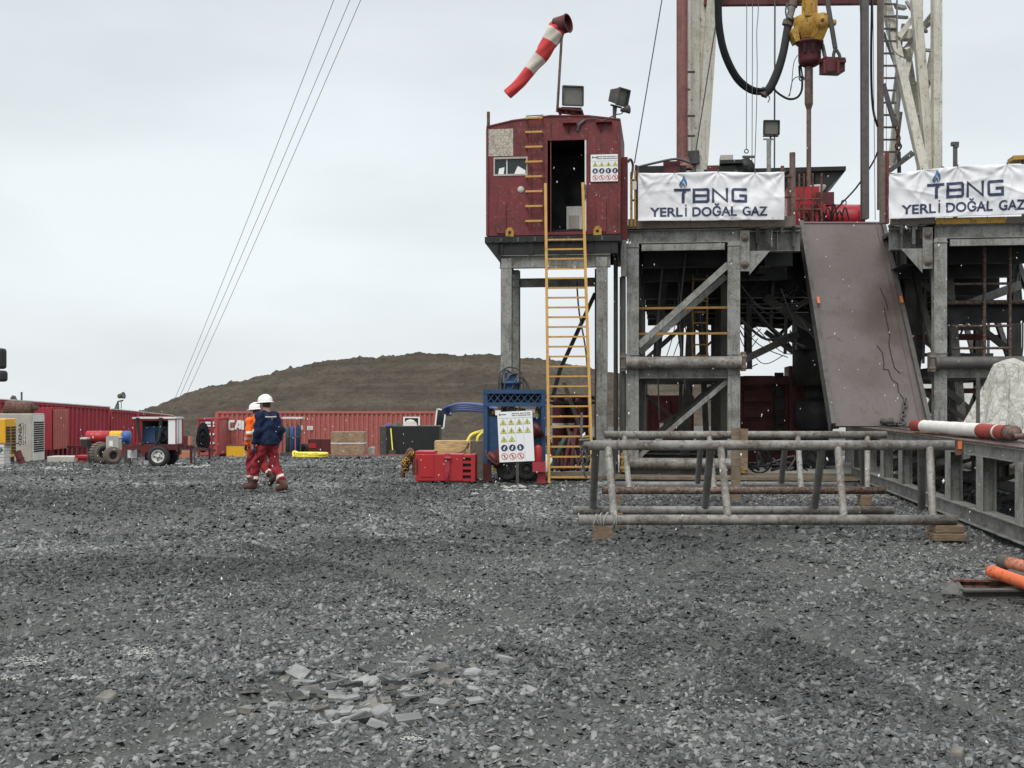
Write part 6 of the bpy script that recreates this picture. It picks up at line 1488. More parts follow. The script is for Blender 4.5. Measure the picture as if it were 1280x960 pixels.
m = MB('riser'); m.tube(mp(854, 208, 4.3), mp(853.5, TOPY, 4.3), .12, 12); m.tube(mp(847.5, 205, 4.4), mp(847.5, TOPY, 4.4), .04, 8); m.lathe(mp(856, 212, 4.3), (0, 0, 1), [(0, .2), (.1, .2), (.15, .12), (.3, .12)], 12)
m.tube(mp(849, 112, 4.3), mp(862, 112, 4.6), .03, 6)
tag(settle(m.build('stand_pipe')), 'tall red brown riser pipe beside the left leg of the mast', 'pipe')
m = MB('tubed'); m.hbeam(mp(1081, 274, 3.2), mp(1080, TOPY, 3.2), .17, .17, (0, 1, 0)); m.beam(mp(1081, 274, 3.2), mp(1080, TOPY, 3.2), .13, .14, (0, 1, 0)); tag(settle(m.build('guide_post')), 'tall dark square post between the hanging pipe and the latticed mast leg', 'post')

# swivel, kelly, tongs, hoses
vk = 3.9
sw_ = thing('swivel', 'greasy yellow swivel with dark red collar hanging in the mast', 'swivel')
c0 = mp(1012, 50, vk); px_m = RIG((0, vk, 0)).y / F
m = MB('yelm'); k_ = c0.y / F
def pz(py): return mp(1012, py, vk).z - c0.z
m.lathe(c0, (0, 0, 1), [(0, 13.5 * k_), (pz(47), 15 * k_), (pz(40), 19 * k_), (pz(30), 20.5 * k_), (pz(22), 19 * k_), (pz(18), 10 * k_), (pz(-40), 10 * k_), (pz(-41), 0)], 8); 
bd = m.build('body', sw_)
m = MB('yelm'); c1 = mp(1028, 25, vk - .5); m.lathe(c1, (.25, 1, 0), [(0, 0), (0, 9.5 * k_), (.3, 9.5 * k_)], 22); m.prism([mp(1019, 28, vk - .5), mp(1036, 33, vk - .5), mp(1029, 50, vk - .35), mp(1014, 48, vk - .35)], (0, .3, 0)); m.use('rust').lathe(c1 - Vector((0, .02, 0)), (.25, 1, 0), [(0, 0), (0, .045), (.02, .05)], 10)
m.use('yelm').tube(mp(1036, 28, vk - .3), mp(1045, 28, vk - .3), .07, 10); m.lathe(mp(1042, 28, vk - .45), (0, 1, 0), [(0, 0), (0, 3.8 * k_), (.25, 3.8 * k_), (.25, 0)], 14)
m.prism([mp(988, 38, vk - .2), mp(997, 30, vk - .2), mp(1000, 50, vk - .2), mp(995, 52, vk - .2)], (0, .4, 0)); m.build('bail_ear', sw_)
m = MB('yelm'); m.beam(mp(1012, 20, vk - .35), mp(1012, -60, vk - .35), 12 * k_, .1, (0, 1, 0)); m.build('bail', sw_)
m = MB('redd'); c2 = mp(1012, 83, vk)
def p2(py): return mp(1012, py, vk).z - c2.z
m.lathe(c2, (0, 0, 1), [(0, 5 * k_), (0, 8 * k_), (p2(80), 13 * k_), (p2(76), 14 * k_), (p2(56), 14 * k_), (p2(55), 17 * k_), (p2(52), 17 * k_), (p2(51), 13 * k_)], 24); col = m.build('collar', sw_)
m = MB('dark')
for a_ in (-2.2, -1.55, -.9): m.box(c2 + Vector((math.cos(a_) * 13.6 * k_, math.sin(a_) * 13.6 * k_, p2(63))), (.07, .07, .26), rz=a_ + math.pi / 2)
m.build('slot', col)
m = MB('kelly'); m.tube(mp(1011, 84, vk), mp(1011, 130, vk), 5.3 * k_, 6); m.tube(mp(1011, 130, vk), mp(1011, 137, vk), 5.3 * k_, 6, 3 * k_); m.tube(mp(1011, 137, vk), mp(1011, 283, vk), 3.0 * k_, 10); m.build('kelly', sw_)
settle(sw_)
hk = thing('elevator', 'dark red pipe elevator hanging on a slanted link right of the swivel', 'elevator')
m = MB('redd'); m.box((mp(1040, 83, vk - .3)), (24 * k_, .45, 17 * k_), rz=.15); m.box(mp(1040, 76, vk - .3), (28 * k_, .36, 4 * k_), rz=.15); m.tube(mp(1031, 92, vk - .55), mp(1031, 75, vk - .55), .05, 8); m.tube(mp(1048, 92, vk - .55), mp(1048, 75, vk - .55), .05, 8); m.box(mp(1052, 77, vk - .5), (.2, .1, .06)); m.build('body', hk)
m = MB('greyd'); m.tube(mp(1034, 0, vk - .5), mp(1044, 60, vk - .5), .06, 8); m.path([mp(1044, 60, vk - .5), mp(1042, 68, vk - .5), mp(1041.5, 74, vk - .5)], .04, 6); m.path([mp(1044, 60, vk - .5), mp(1049, 68, vk - .5), mp(1050.5, 74, vk - .5)], .04, 6); m.tube(mp(1036, -120, vk - .5), mp(1034, 0, vk - .5), .06, 8); m.path([mp(1028, 56, vk), mp(1031, 70, vk - .2), mp(1034, 76, vk - .4)], .05, 6); m.build('link', hk); settle(hk)
hs = thing('rotary_hose', 'thick black double hose sagging in a U from mast to swivel', 'hose')
pts = [(899, -120), (896, -40), (896.5, 0), (898, 35), (905, 68), (920, 98), (938, 113), (955, 115.5)]
m = MB('hose'); m.path([mp(a, b, 4.4) for a, b in pts], .075, 10, 6); m.build('hose', hs)
m = MB('hose'); m.path([mp(a + 4 - i * .3, b - 3, 4.15) for i, (a, b) in enumerate(pts)], .05, 8, 6); m.build('hose', hs)
m = MB('hosew'); m.path([mp(952, 117, 4.3), mp(961, 112, 4.2), (mp(971, 92, 4.1)), mp(979, 66, 4.0), mp(985, 33, 4.0), mp(989, 22, vk)], [.1, .115, .11, .1, .1, .1], 10, 5); m.build('hose', hs)
m = MB('grey'); m.tube(mp(986, 25, 3.95), mp(991, 7, 3.95), .09, 12); m.use('mud').path([mp(991, 8, 3.95), mp(994, 0, 3.95), mp(1002, -3, vk)], .12, 10, 4); m.tube(mp(984, 32, 4), mp(986, 26, 4), .14, 12); m.use('mud').tube(mp(953, 119, 4.25), mp(958, 112, 4.25), .13, 10); m.build('fitting', hs)
m = MB('cable'); m.path([mp(984, 24, 3.8), mp(982, 14, 3.8), mp(984, 4, 3.8), mp(985, 12, 3.8)], .02, 6, 4); m.path([mp(958, 117, 4.2), mp(962, 122, 4.2), mp(960, 128, 4.2)], .015, 5, 4); m.build('safety_line', hs); settle(hs)
m = MB('hose'); m.path([mp(965, 108, 4.2), mp(972, 116, 4.1), mp(985, 123.5, 4), mp(996, 122, 4), mp(1002, 113, 4), mp(1002.5, 98, 4), mp(1000, 95, 4), mp(999, 82, 4)], .028, 8, 6); m.path([mp(1001, 82, 4), mp(1003, 95, 4)], .02, 6); m.use('cable').path([mp(985, 121, 4), mp(989, 110, 4), mp(992, 80, 4), mp(997, 69, 4)], .01, 5, 5); m.path([mp(987, 120, 4), mp(991, 100, 4), mp(1001, 95, 4)], .012, 5, 4); m.ring(mp(1002, 98, 3.9), (0, 1, 0), .06, .02, 10, 5)
tag(settle(m.build('control_line')), 'thin looped black control lines hanging left of the drill pipe', 'hose')
# wire lines
def line(label, a, b, r, v, v2=None, mt_='cable', cat='cable', grp=None, extra=None):
    m = MB(mt_); m.path([mp(*a, v), mp(*b, v if v2 is None else v2)], r, 5)
    if extra: extra(m)
    o = m.build('wire_line'); tag(settle(o), label, cat, grp); return o
def shackle(m):
    m.ring(mp(933, 189, 4), (0, 1, 0), .05, .015, 10, 5); m.box(mp(935.5, 196, 4), (.3, .08, .05)); m.use('rust').box(mp(934, 199, 4), (.12, .06, .08))
line('left of the three thin lines in the mast, ending in a small shackle', (934.5, -400), (933, 186), .010, 4, None, 'cable', 'cable', 'thin lines in the mast', shackle)
line('middle of the three thin lines hanging in the mast', (942, -400), (940, 214), .010, 4, None, 'cable', 'cable', 'thin lines in the mast')
m = MB('cable'); m.path([mp(949, -300, 4), mp(948.5, -20, 4), mp(946, 40, 4), mp(946.5, 90, 4), mp(945, 160, 4), mp(943, 214, 4)], .010, 5, 5); tag(settle(m.build('wire_line')), 'right, slightly wavy one of the three thin lines in the mast', 'cable', 'thin lines in the mast')
line('thick straight dark line behind the small floodlight', (970, -400), (968, 216), .022, 4.6)
line('slanting wire right of the yellow swivel', (1069, -120), (1078, 70), .010, 3.6)
line('wire running up the narrow left mast leg', (898, 10), (868, 200), .018, 4.4)
line('long wire beside the guide post down to the floor', (1088, -300), (1094, 275), .009, 3.3)
line('thin wire on the mast ladder', (1107, -300), (1108, 195), .007, 4.6)
m = MB('hose'); m.path([mp(1092, -200, 4), mp(1090, 0, 4), mp(1089, 60, 4), mp(1089.5, 110, 4), mp(1092, 140, 4), mp(1097, 158, 4.2)], .03, 6, 5); m.path([mp(1097, 190, 4.2), mp(1090, 205, 4), mp(1070, 235, 3.5), mp(1045, 262, 3), mp(1040, 275, 3)], .022, 6, 5); tag(settle(m.build('hose')), 'black hose hugging the right mast leg and slanting down to the red machinery', 'hose')
m = MB('rust'); m.chain([mp(1120, 150, 4.6), mp(1122, 165, 4.6), mp(1124, 180, 4.6), mp(1122, 195, 4.6)], .16, .022); m.use('black').tube(mp(1123.5, 190, 4.6), mp(1124, 216, 4.6), .05, 8); m.ring(mp(1123, 183, 4.6), (0, 1, 0), .08, .02, 12, 5); m.use('cable').path([mp(1112, 30, 4.8), mp(1113, 55, 4.7), mp(1122, 68, 4.7), mp(1134, 73, 4.7)], .012, 5, 6); m.ring(mp(1136, 73, 4.7), (0, 1, 0), .04, .012, 8, 5)
tag(settle(m.build('hook_chain')), 'rusty chain and hook hanging inside the right mast leg', 'chain')
line('guy wire from above down to the rail left of the banner', (829, -10), (793, 204), .014, 1.0)
# guy lines from the mast head to anchors behind the yard
g_ = [((415.5, 0), (222, 489)), ((435.5, 0), (228, 487)), ((449, 0), (237.5, 482))]
for i, (a, b) in enumerate(g_):
    m = MB('guy'); da, db = 47.0, 74.0
    P1 = Vector((X(b[0], db), db, Z(b[1], db))); P0 = Vector((X(a[0], da), da, Z(a[1], da))); up = P0 + (P0 - P1) * .25; dn = P1 + (P1 - P0) * .12
    sagp = lambda t: up.lerp(dn, t) + Vector((0, 0, -.25 * math.sin(math.pi * t)))
    m.path([sagp(t / 16) for t in range(17)], .013, 5)
    tag(settle(m.build('guy_wire')), ('left', 'middle', 'right')[i] + ' of the three parallel guy wires slanting down the empty sky', 'guy wire', 'guy wires against the sky')

# small floodlight on a post, floor machinery
flood('small black floodlight on a thin post standing between the banner and the mast legs', mp(961, 214, 3.2), mp(963.5, 160, 3.2), (.02, -1, -.1), .38, .34, .14, lambda t: (lambda m: (m.beam(mp(954, 174, 3.2), mp(968, 174, 3.2), .05, .03), m.tube(mp(961, 216, 3.2), mp(961, 174, 3.2), .055, 8), m.build('post', t)))(MB('grey')), 'black')
rf = thing('control_shelter', 'flat dark roofed shelter over the red drawworks at the back of the floor', 'shelter')
m = MB('black', RIG); v = 4.2; m.prism([(ru(880, v), v, rz(219, 0, v)), (ru(1057.5, v), v, rz(219, 0, v)), (ru(1057.5, v), v, rz(214, 0, v)), (ru(880, v), v, rz(214, 0, v))], (0, 3.0, 0)); m.prism([(ru(1020, v), v + .1, rz(219, 0, v)), (ru(1057, v), v + .1, rz(219, 0, v)), (ru(1036, v), v + .1, rz(240, 0, v)), (ru(1020, v), v + .1, rz(240, 0, v))], (0, 2.6, 0)); m.build('roof', rf)
m = MB('greyd', RIG)
for px in (985, 1022): m.bx(ru(px, v), ru(px + 4, v), v + .2, v + .35, FZ, rz(219, 0, v))
m.build('post', rf); settle(rf)
dw = thing('drawworks', 'red hoisting machinery behind the head of the ramp', 'drawworks'); v = 3.4
m = MB('redm', RIG); m.bx(ru(984, v), ru(1024, v), v, v + 1.6, FZ, rz(238, 0, v)); m.bx(ru(1000, v), ru(1030, v), v - .3, v, FZ, rz(262, 0, v)); m.build('housing', dw)
m = MB('redm', RIG); m.lathe((ru(1040, v), v + .3, FZ + .62), (1, 0, 0), [(0, 0), (0, .34), (.05, .36), (.6, .34), (.8, .34), (.82, 0)], 20); m.lathe((ru(1020, v), v + .1, FZ + .66), (1, 0, 0), [(0, .2), (.3, .28), (.35, .3)], 16); m.build('motor', dw)
m = MB('redd', RIG); m.bx(ru(1020, v), ru(1042, v), v - .1, v + .5, rz(262, 0, v), rz(246, 0, v)); m.use('greyd').ring((ru(1057, v), v + .3, rz(256, 0, v)), (0, 1, 0), .06, .015, 10, 5); m.use('white').lathe((ru(1025, v), v + .4, rz(246, 0, v)), (0, 0, 1), [(0, .12), (.1, .12), (.2, .2), (.25, .2)], 12); m.use('black')
for i in range(8): m.path([(ru(1000 + 7 * i, v), v - .35, FZ + .45), (ru(1004 + 7 * i, v), v - .4, FZ + .7 + .1 * (i % 3)), (ru(1010 + 7 * i, v), v - .3, FZ + .5)], .02, 5, 4)
m.build('fitting', dw); settle(dw)
mc = thing('floor_machinery', 'dark machinery and red housing peeping over the left banner', 'machinery'); v = 3.0
m = MB('black', RIG); m.bx(ru(798, v), ru(858, v), v, v + 2, FZ, rz(208, 0, v)); m.bx(ru(884, v), ru(935, v), v, v + 1.6, FZ, rz(210, 0, v)); m.bx(ru(900, v), ru(928, v), v - .1, v + .5, rz(208, 0, v), rz(203.5, 0, v)); m.lathe((ru(932, v), v, rz(212, 0, v)), (0, 1, 0), [(0, 0), (0, .22), (.3, .22)], 14); m.build('housing', mc)
m = MB('redd', RIG); m.bx(ru(829, v), ru(850, v), v - .3, v - .01, FZ, rz(205.5, 0, v)); m.bx(ru(884, v), ru(898, v), v - .2, v - .01, FZ, rz(211, 0, v)); m.build('cover', mc)
m = MB('green', RIG); m.use('silver').bx(ru(901, v), ru(917, v), v + .2, v + .8, rz(204, 0, v), rz(194.5, 0, v)); m.build('box', mc)
m = MB('cable', RIG); m.path([(ru(797, v), v - .4, rz(213, 0, v)), (ru(820, v), v - .4, rz(208, 0, v)), (ru(845, v), v - .4, rz(204, 0, v)), (ru(862, v), v - .4, rz(209, 0, v))], .03, 6, 4); m.build('cable', mc); settle(mc)
m = MB('tubed', RIG); v = .8; m.tube((ru(1194, v), v, FZ), (ru(1194, v), v, rz(192, 0, v)), .05, 10); m.box((ru(1193.5, v), v, rz(190.5, 0, v)), (.16, .12, .08)); m.box((ru(1195, v), v, rz(193.5, 0, v)), (.1, .12, .05)); tag(settle(m.build('vent_post')), 'short steel post with a small cap above the right banner', 'post')
m = MB('yelm', RIG); v = 1.5; m.bx(ru(1267, v), ru(1310, v), v, v + .5, rz(211, 0, v), rz(206, 0, v)); m.use('greyd').bx(ru(1280, v), ru(1284, v), v, v + .2, FZ, rz(211, 0, v)); tag(settle(m.build('shelf')), 'mossy yellow plate edge above the right banner at the picture edge', 'plate')

# ------------------------------------------------------------------ pipe racks
def rack(label):
    t = thing('pipe_rack', label, 'pipe rack', 'triangular tube racks lying before the rig')
    x0 = X(723, 14.6); x1 = X(1195, 14.6); zb_ = .25
    A = (14.6, zb_); B = (15.9, zb_); Tp = (15.25, 1.135)
    xt0, xt1 = X(728, 15.25), X(1193, 15.25)
    for nm, mt_, xa, xb, (y, z), r in (('top_tube', 'tube', xt0, xt1, Tp, .064), ('front_tube', 'tube', x0, x1, A, .062), ('back_tube', 'tube', x0, x1 - .35, B, .055)):
        m = MB(mt_); m.lathe((xa, y, z), (1, 0, 0), [(0, r * .8), (0, r), (xb - xa, r), (xb - xa, r * .8), (xb - xa - .1, r * .8)], 20); m.use('dark').lathe((xa + .02, y, z), (1, 0, 0), [(0, 0), (0, r * .8)], 14); m.lathe((xb - .02, y, z), (1, 0, 0), [(0, 0), (0, r * .8)], 14); m.build(nm, t)
    for a, b in ((760.5, 768), (901.5, 910), (1048, 1055), (1163, 1166)):
        m = MB('tube'); m.tube((X(a, 15.2), Tp[0] - .02, Tp[1] - .03), (X(b, 14.6), A[0], A[1] + .03), .047, 14); m.build('strut', t)
    for a, b in ((744.5, 741), (888, 881), (1027, 1018), (1151, 1152)):
        m = MB('tubeshade'); m.tube((X(a, 15.3), Tp[0] + .02, Tp[1] - .03), (X(b, 15.9), B[0], B[1] + .03), .05, 14); m.build('strut', t)
    return settle(t)
r1 = rack('nearer long tube rack with a triangular section, its ends on wooden blocks')
b0 = r1.location.copy()
r2 = dup(r1, 'farther long tube rack with a triangular section, directly before the rig', (b0.x + .66, b0.y + 4.9, b0.z))
for o in family(r2):
    if o.name.startswith('front_tube'):
        o.data = o.data.copy(); o.data.materials[0] = M['tuber']
    if o.name.startswith('back_tube'): o.data = o.data.copy(); o.data.materials[0] = M['grey']
def block(label, px0, px1, py0, py1, d, dep, mt_='wood', layers=2):
    m = MB(mt_); z1 = Z(py0, d); z0 = 0.0
    for i in range(layers):
        a, b = z0 + (z1 - z0) * i / layers, z0 + (z1 - z0) * (i + 1) / layers - .004; o = .03 * (i % 2); m.bx(X(px0, d) + o, X(px1, d) - o * .6, d + o, d + dep, a, b)
    return tag(settle(m.build('wooden_block', bevel=.012)), label, 'wooden block', 'wooden blocks under the tube racks')
block('worn wooden block under the left end of the nearer tube rack', 742, 767, 656.5, 677, 14.55, .2, layers=1)
block('stacked wooden boards under the right end of the nearer tube rack', 1168, 1209, 657, 674, 14.5, .35, layers=2)
block('worn wooden block under the left rear tube of the nearer rack', 771, 779, 641, 651, 15.8, .25, layers=1)
block('small wooden block under the left end of the farther tube rack', 769, 777, 619, 629, 19.4, .25, layers=1)
block('small wooden block under the right end of the farther tube rack', 1077, 1090, 619, 631, 19.4, .25, layers=1)
bo = thing('timber_boards', 'two worn upright boards leaning on the farther tube rack', 'boards'); 
m = MB('woodh'); m.beam((X(919, 19.9), 19.85, .05), (X(920, 19.95), 19.95, Z(535, 19.9)), .15, .05, (0, 1, 0)); m.build('board', bo); m = MB('wood'); m.beam((X(929, 19.9), 19.86, Z(586, 19.9)), (X(929.5, 19.95), 19.9, Z(536, 19.9)), .12, .06, (0, 1, 0)); m.build('board', bo); settle(bo)
m = MB('tubed'); d = 15.2; x_ = X(727, d)
m.chain([(x_, d - .07, 1.2), (x_ - .01, d - .08, 1.0), (x_ + .03, d - .08, .82), (x_ + .05, d - .08, .74)], .06, .009); m.chain([(x_ + .02, d - .06, 1.1), (x_ + .07, d - .07, .95), (x_ + .12, d - .07, 1.02)], .06, .009); m.path([(x_ - .04, d - .1, 1.2), (x_ + .1, d - .1, 1.21)], .02, 6); m.beam((x_ - .005, d - .06, 1.1), (x_ - .0, d - .02, 1.55), .03, .03)
tag(settle(m.build('chain')), 'short rusty chain dangling from the left end of the nearer tube rack', 'chain')
m = MB('snow'); rs = random.Random(8); d = 14.6
for i in range(5): c = Vector((X(748 + i * 5, d), d, .25)); m.ring(c, (1, rs.uniform(-.5, .5), rs.uniform(-.4, .4)), .075 + .01 * i, .006, 14, 5)
m.path([(X(745, d), d - .08, .3), (X(741, d), d - .1, .2), (X(744, d), d - .05, .1), (X(743, d), d, .02)], .006, 5, 4)
tag(settle(m.build('rope')), 'frayed pale string wound round the left end of the lowest rack tube', 'rope')

# ------------------------------------------------------------------ catwalk
cw = thing('catwalk', 'long grey steel catwalk on short legs running towards the ramp', 'catwalk')
kx = .1267; 
class CT(TR):
    pass
CA = math.atan(kx); x0c = 5.88 - 13.8 * kx; CW = TR((x0c, 0, 0), -CA); y_sc = 1 / math.cos(CA)   # local y runs along the catwalk, x=0 is its left edge
y0_, y1_ = 6.0, 27.0
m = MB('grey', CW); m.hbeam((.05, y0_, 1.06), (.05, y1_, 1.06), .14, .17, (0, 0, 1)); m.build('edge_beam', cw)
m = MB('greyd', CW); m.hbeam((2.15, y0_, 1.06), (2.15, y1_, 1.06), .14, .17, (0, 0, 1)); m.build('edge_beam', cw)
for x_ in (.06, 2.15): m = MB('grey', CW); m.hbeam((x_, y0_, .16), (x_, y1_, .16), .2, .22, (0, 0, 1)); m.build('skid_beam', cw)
yy = y0_ + .95; i = 0
while yy < y1_ - .2:
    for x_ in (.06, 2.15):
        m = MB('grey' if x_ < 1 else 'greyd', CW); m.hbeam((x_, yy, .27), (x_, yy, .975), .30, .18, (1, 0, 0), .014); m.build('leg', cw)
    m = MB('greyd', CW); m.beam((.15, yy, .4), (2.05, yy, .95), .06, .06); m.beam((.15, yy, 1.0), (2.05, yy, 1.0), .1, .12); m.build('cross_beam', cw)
    yy += 1.76; i += 1
wet = paint('wet dark deck plate', (.12, .10, .095), dirt=.6, rust=.5, streak=.2, dirtcol=(.06, .045, .04), rustcol=(.10, .05, .035), rough=.25)
m = MB(wet, CW); m.bx(-.03, 2.25, y0_, y1_, 1.15, 1.165); m.build('deck', cw)
m = MB('tubed', CW)
for q in (.35, .8, 1.3, 1.8): m.bx(q, q + .05, y0_, y1_ - .4, 1.165, 1.19)
m.build('deck_rail', cw)
settle(cw)
cd = MB('rust'); d = 14.95; cd.box((X(1196, d) + .03, d, 1.12), (.09, .06, .19)); cd.use('orangep').box((X(1195.5, d) + .03, d - .035, 1.15), (.05, .01, .1)); tag(settle(cd.build('hinge')), 'small rusty and orange bracket at the catwalk edge by the rack end', 'bracket')
# wrapped tube on the catwalk
tw = thing('wrapped_pipe', 'thick pipe wrapped in white cloth with red ends lying on the catwalk', 'pipe')
pa, pb_ = Vector((X(1143, 20.4), 20.4, 1.285)), Vector((X(1268, 15.4), 15.4, 1.285)); dv = (pb_ - pa); L = dv.length
M['cloth'] = paint('dirty white wrap', (.70, .68, .63), dirt=.35, rust=.08, streak=.2, dirtcol=(.42, .39, .33), rough=.9, bump=.6)
m = MB('cloth'); rs = random.Random(6); m.lathe(pa, dv, [(L * .13 + (L * .6) * i / 60, .098 + rs.uniform(-.005, .007) + .004 * (i % 7 == 0)) for i in range(61)], 22); m.build('wrap', tw)
m = MB('redb'); m.use(paint('weathered pipe red', (.36, .05, .04), dirt=.5, rust=.3, streak=.2)); m.lathe(pa, dv, [(0, .06), (.0, .094), (L * .13, .094)], 20); m.lathe(pa, dv, [(L * .73, .098), (L * .955, .098), (L * .957, .104)], 20); m.build('red_end', tw)
m = MB('white'); m.lathe(pa, dv, [(L * .87, .1), (L * .885, .1)], 20); m.build('band', tw)
m = MB('kelly'); m.lathe(pa, dv, [(L * .955, .0), (L * .955, .098), (L * 1.0, .098), (L, .05), (L * 1.02, .05), (L * 1.02, 0)], 18); m.build('end_cap', tw); settle(tw)
m = MB('kelly'); a = Vector((X(1268, 15.3), 15.3, 1.25)); m.path([a, a + Vector((.4, -.1, .02)), a + Vector((1.2, -.5, 0))], .035, 8); m.use('rust'); m.path([(X(1150, 19), 19.2, 1.2), (X(1200, 18), 18.0, 1.2), (X(1262, 16.4), 16.2, 1.2)], .02, 6)
tag(settle(m.build('iron_bar')), 'dark iron bars beside the wrapped pipe on the catwalk', 'iron bar')
m = MB('greyd'); d = 19.0; m.tube((X(1222.5, d), d, 1.165), (X(1222.5, d), d, Z(466, d)), .032, 8); m.box((X(1222.5, d), d, Z(484, d)), (.09, .06, .04)); tag(settle(m.build('stake')), 'thin dark stake standing on the catwalk before the white tarpaulin', 'stake')
# tarpaulin over a hidden load
nx, nz = 150, 80; d0_ = 19.4; cx_ = X(1262, d0_) + .50
def tarp(a, b):
    """a: angle round the load, b: 0 foot .. 1 crown"""
    ztop = Z(446, d0_)
    sx = .40 * math.cos(a)                                   # a tilted crown: high at the left, sagging to the right
    fold = abs(math.sin(a * 4.5 + .9 * math.sin(b * 2.2))) ** .6; f2 = abs(math.sin(a * 8.5 - 1.3 * b + 1)) ** .7
    nz_ = mnoise.noise(Vector((math.cos(a) * 2.2, math.sin(a) * 2.2, b * 3.2))); n2 = abs(mnoise.noise(Vector((math.cos(a) * 5, math.sin(a) * 5, b * 9 + 4))))
    if b < .86:
        q = b / .86; r = .82 - .54 * q ** .8 + (.17 * fold + .04 * f2 - .08) * (1.15 - q) + .04 * nz_
        z = 1.17 + (ztop - .10 - 1.17) * q + .03 * nz_
    else:
        q = (b - .86) / .14; r = (.27 + .03 * fold + .04 * nz_) * (1 - q); z = ztop - .10 + .10 * math.sin(q * math.pi / 2) + .02 * nz_ * (1 - q)
    z -= max(0, math.cos(a)) * .10 * b
    x = cx_ + math.cos(a) * r * (1.5 if math.cos(a) > 0 else 1.15) - .18 * b
    return Vector((x, d0_ + .6 + math.sin(a) * r, z))
vs = [tarp(2 * math.pi * i / nx, j / nz) for j in range(nz + 1) for i in range(nx)]
s = N('crumpled grey white tarpaulin'); q = s.noise(9, 6, .7); q2 = s.noise(3.2, 7, .62, off=5); c = s.mix(s.rng(q, .35, .7), (.56, .55, .50), (.40, .39, .35)); q3 = s.noise(1.6, 4, .5, (3.2, 3.2, .5), off=3); s.bump(s.math('ADD', s.math('MULTIPLY', q, .5), s.math('ADD', s.math('MULTIPLY', s.math('ABSOLUTE', s.math('SUBTRACT', q3, .5)), 4.0), s.math('ABSOLUTE', s.math('SUBTRACT', q2, .5)))), .8, .12); M['tarp'] = s.fin(c, .75)
tp = MB('tarp'); tp.add(vs, [(j * nx + i, j * nx + (i + 1) % nx, (j + 1) * nx + (i + 1) % nx, (j + 1) * nx + i) for j in range(nz) for i in range(nx)], True)
tag(settle(tp.build('tarpaulin')), 'crumpled grey white tarpaulin over a load at the right picture edge', 'tarpaulin')
# orange pipes and beams in the lower right corner
d = 10.6
def pbar(label, name, mt_, a, da, b, db, w, h):
    m = MB(mt_); m.hbeam((X(a, da), da, h / 2 + .0), (X(b, db), db, h / 2 + .0), w, h); tag(settle(m.build(name)), label, 'steel beam')
pbar('rear of two rusty beams lying on the gravel under the orange pipes', 'steel_beam', 'rust', 1191, 10.95, 1340, 10.8, .1, .07)
pbar('front of two dark beams lying on the gravel under the orange pipes', 'steel_beam', 'greyd', 1203, 10.3, 1345, 10.35, .12, .075)
m = MB('greyd'); m.prism([(X(1178, 10.45), 10.45, .02), (X(1203, 10.3), 10.35, .02), (X(1200, 10.4), 10.5, .09)], (0, .05, .01)); m.prism([(X(1182, 10.9), 10.9, .0), (X(1200, 10.9), 10.8, .0), (X(1198, 10.9), 10.9, .06)], (0, .05, .01)); tag(settle(m.build('iron_scrap')), 'pointed scraps of iron at the left tips of the dark beams', 'scrap')
def opipe(label, a, b, r, mt_, capm=None):
    t = thing('pipe', label, 'pipe'); a, b = Vector(a), Vector(b); L = (b - a).length
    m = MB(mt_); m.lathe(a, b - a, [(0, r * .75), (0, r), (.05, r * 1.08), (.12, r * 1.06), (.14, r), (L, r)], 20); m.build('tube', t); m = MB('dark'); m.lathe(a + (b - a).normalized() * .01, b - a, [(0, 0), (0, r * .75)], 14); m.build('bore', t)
    if capm: m = MB(capm); m.lathe(a - (b - a).normalized() * .16, b - a, [(0, 0), (0, r * 1.1), (.02, r * 1.25), (.15, r * 1.25), (.17, r * 1.02)], 18); m.build('collar', t)
    return settle(t)
opipe('bright orange pipe lying across the dark beams in the lower right corner', (X(1239, 10.9), 10.9, Z(714, 10.9)), (X(1400, 8.7), 8.7, .13), .055, 'orange')
opipe('rusty orange pipe with a dark collar behind the bright orange pipe', (X(1262, 11.6), 11.6, Z(704, 11.6)), (X(1400, 9.8), 9.8, .13), .06, paint('salmon rusty pipe', (.50, .17, .09), dirt=.6, rust=.4, streak=.2), 'greyd')
opipe('thin dark pipe lying between the two orange pipes', (X(1262, 11.2), 11.2, Z(716, 11.2)), (X(1400, 9.4), 9.4, .13), .035, 'greyd')

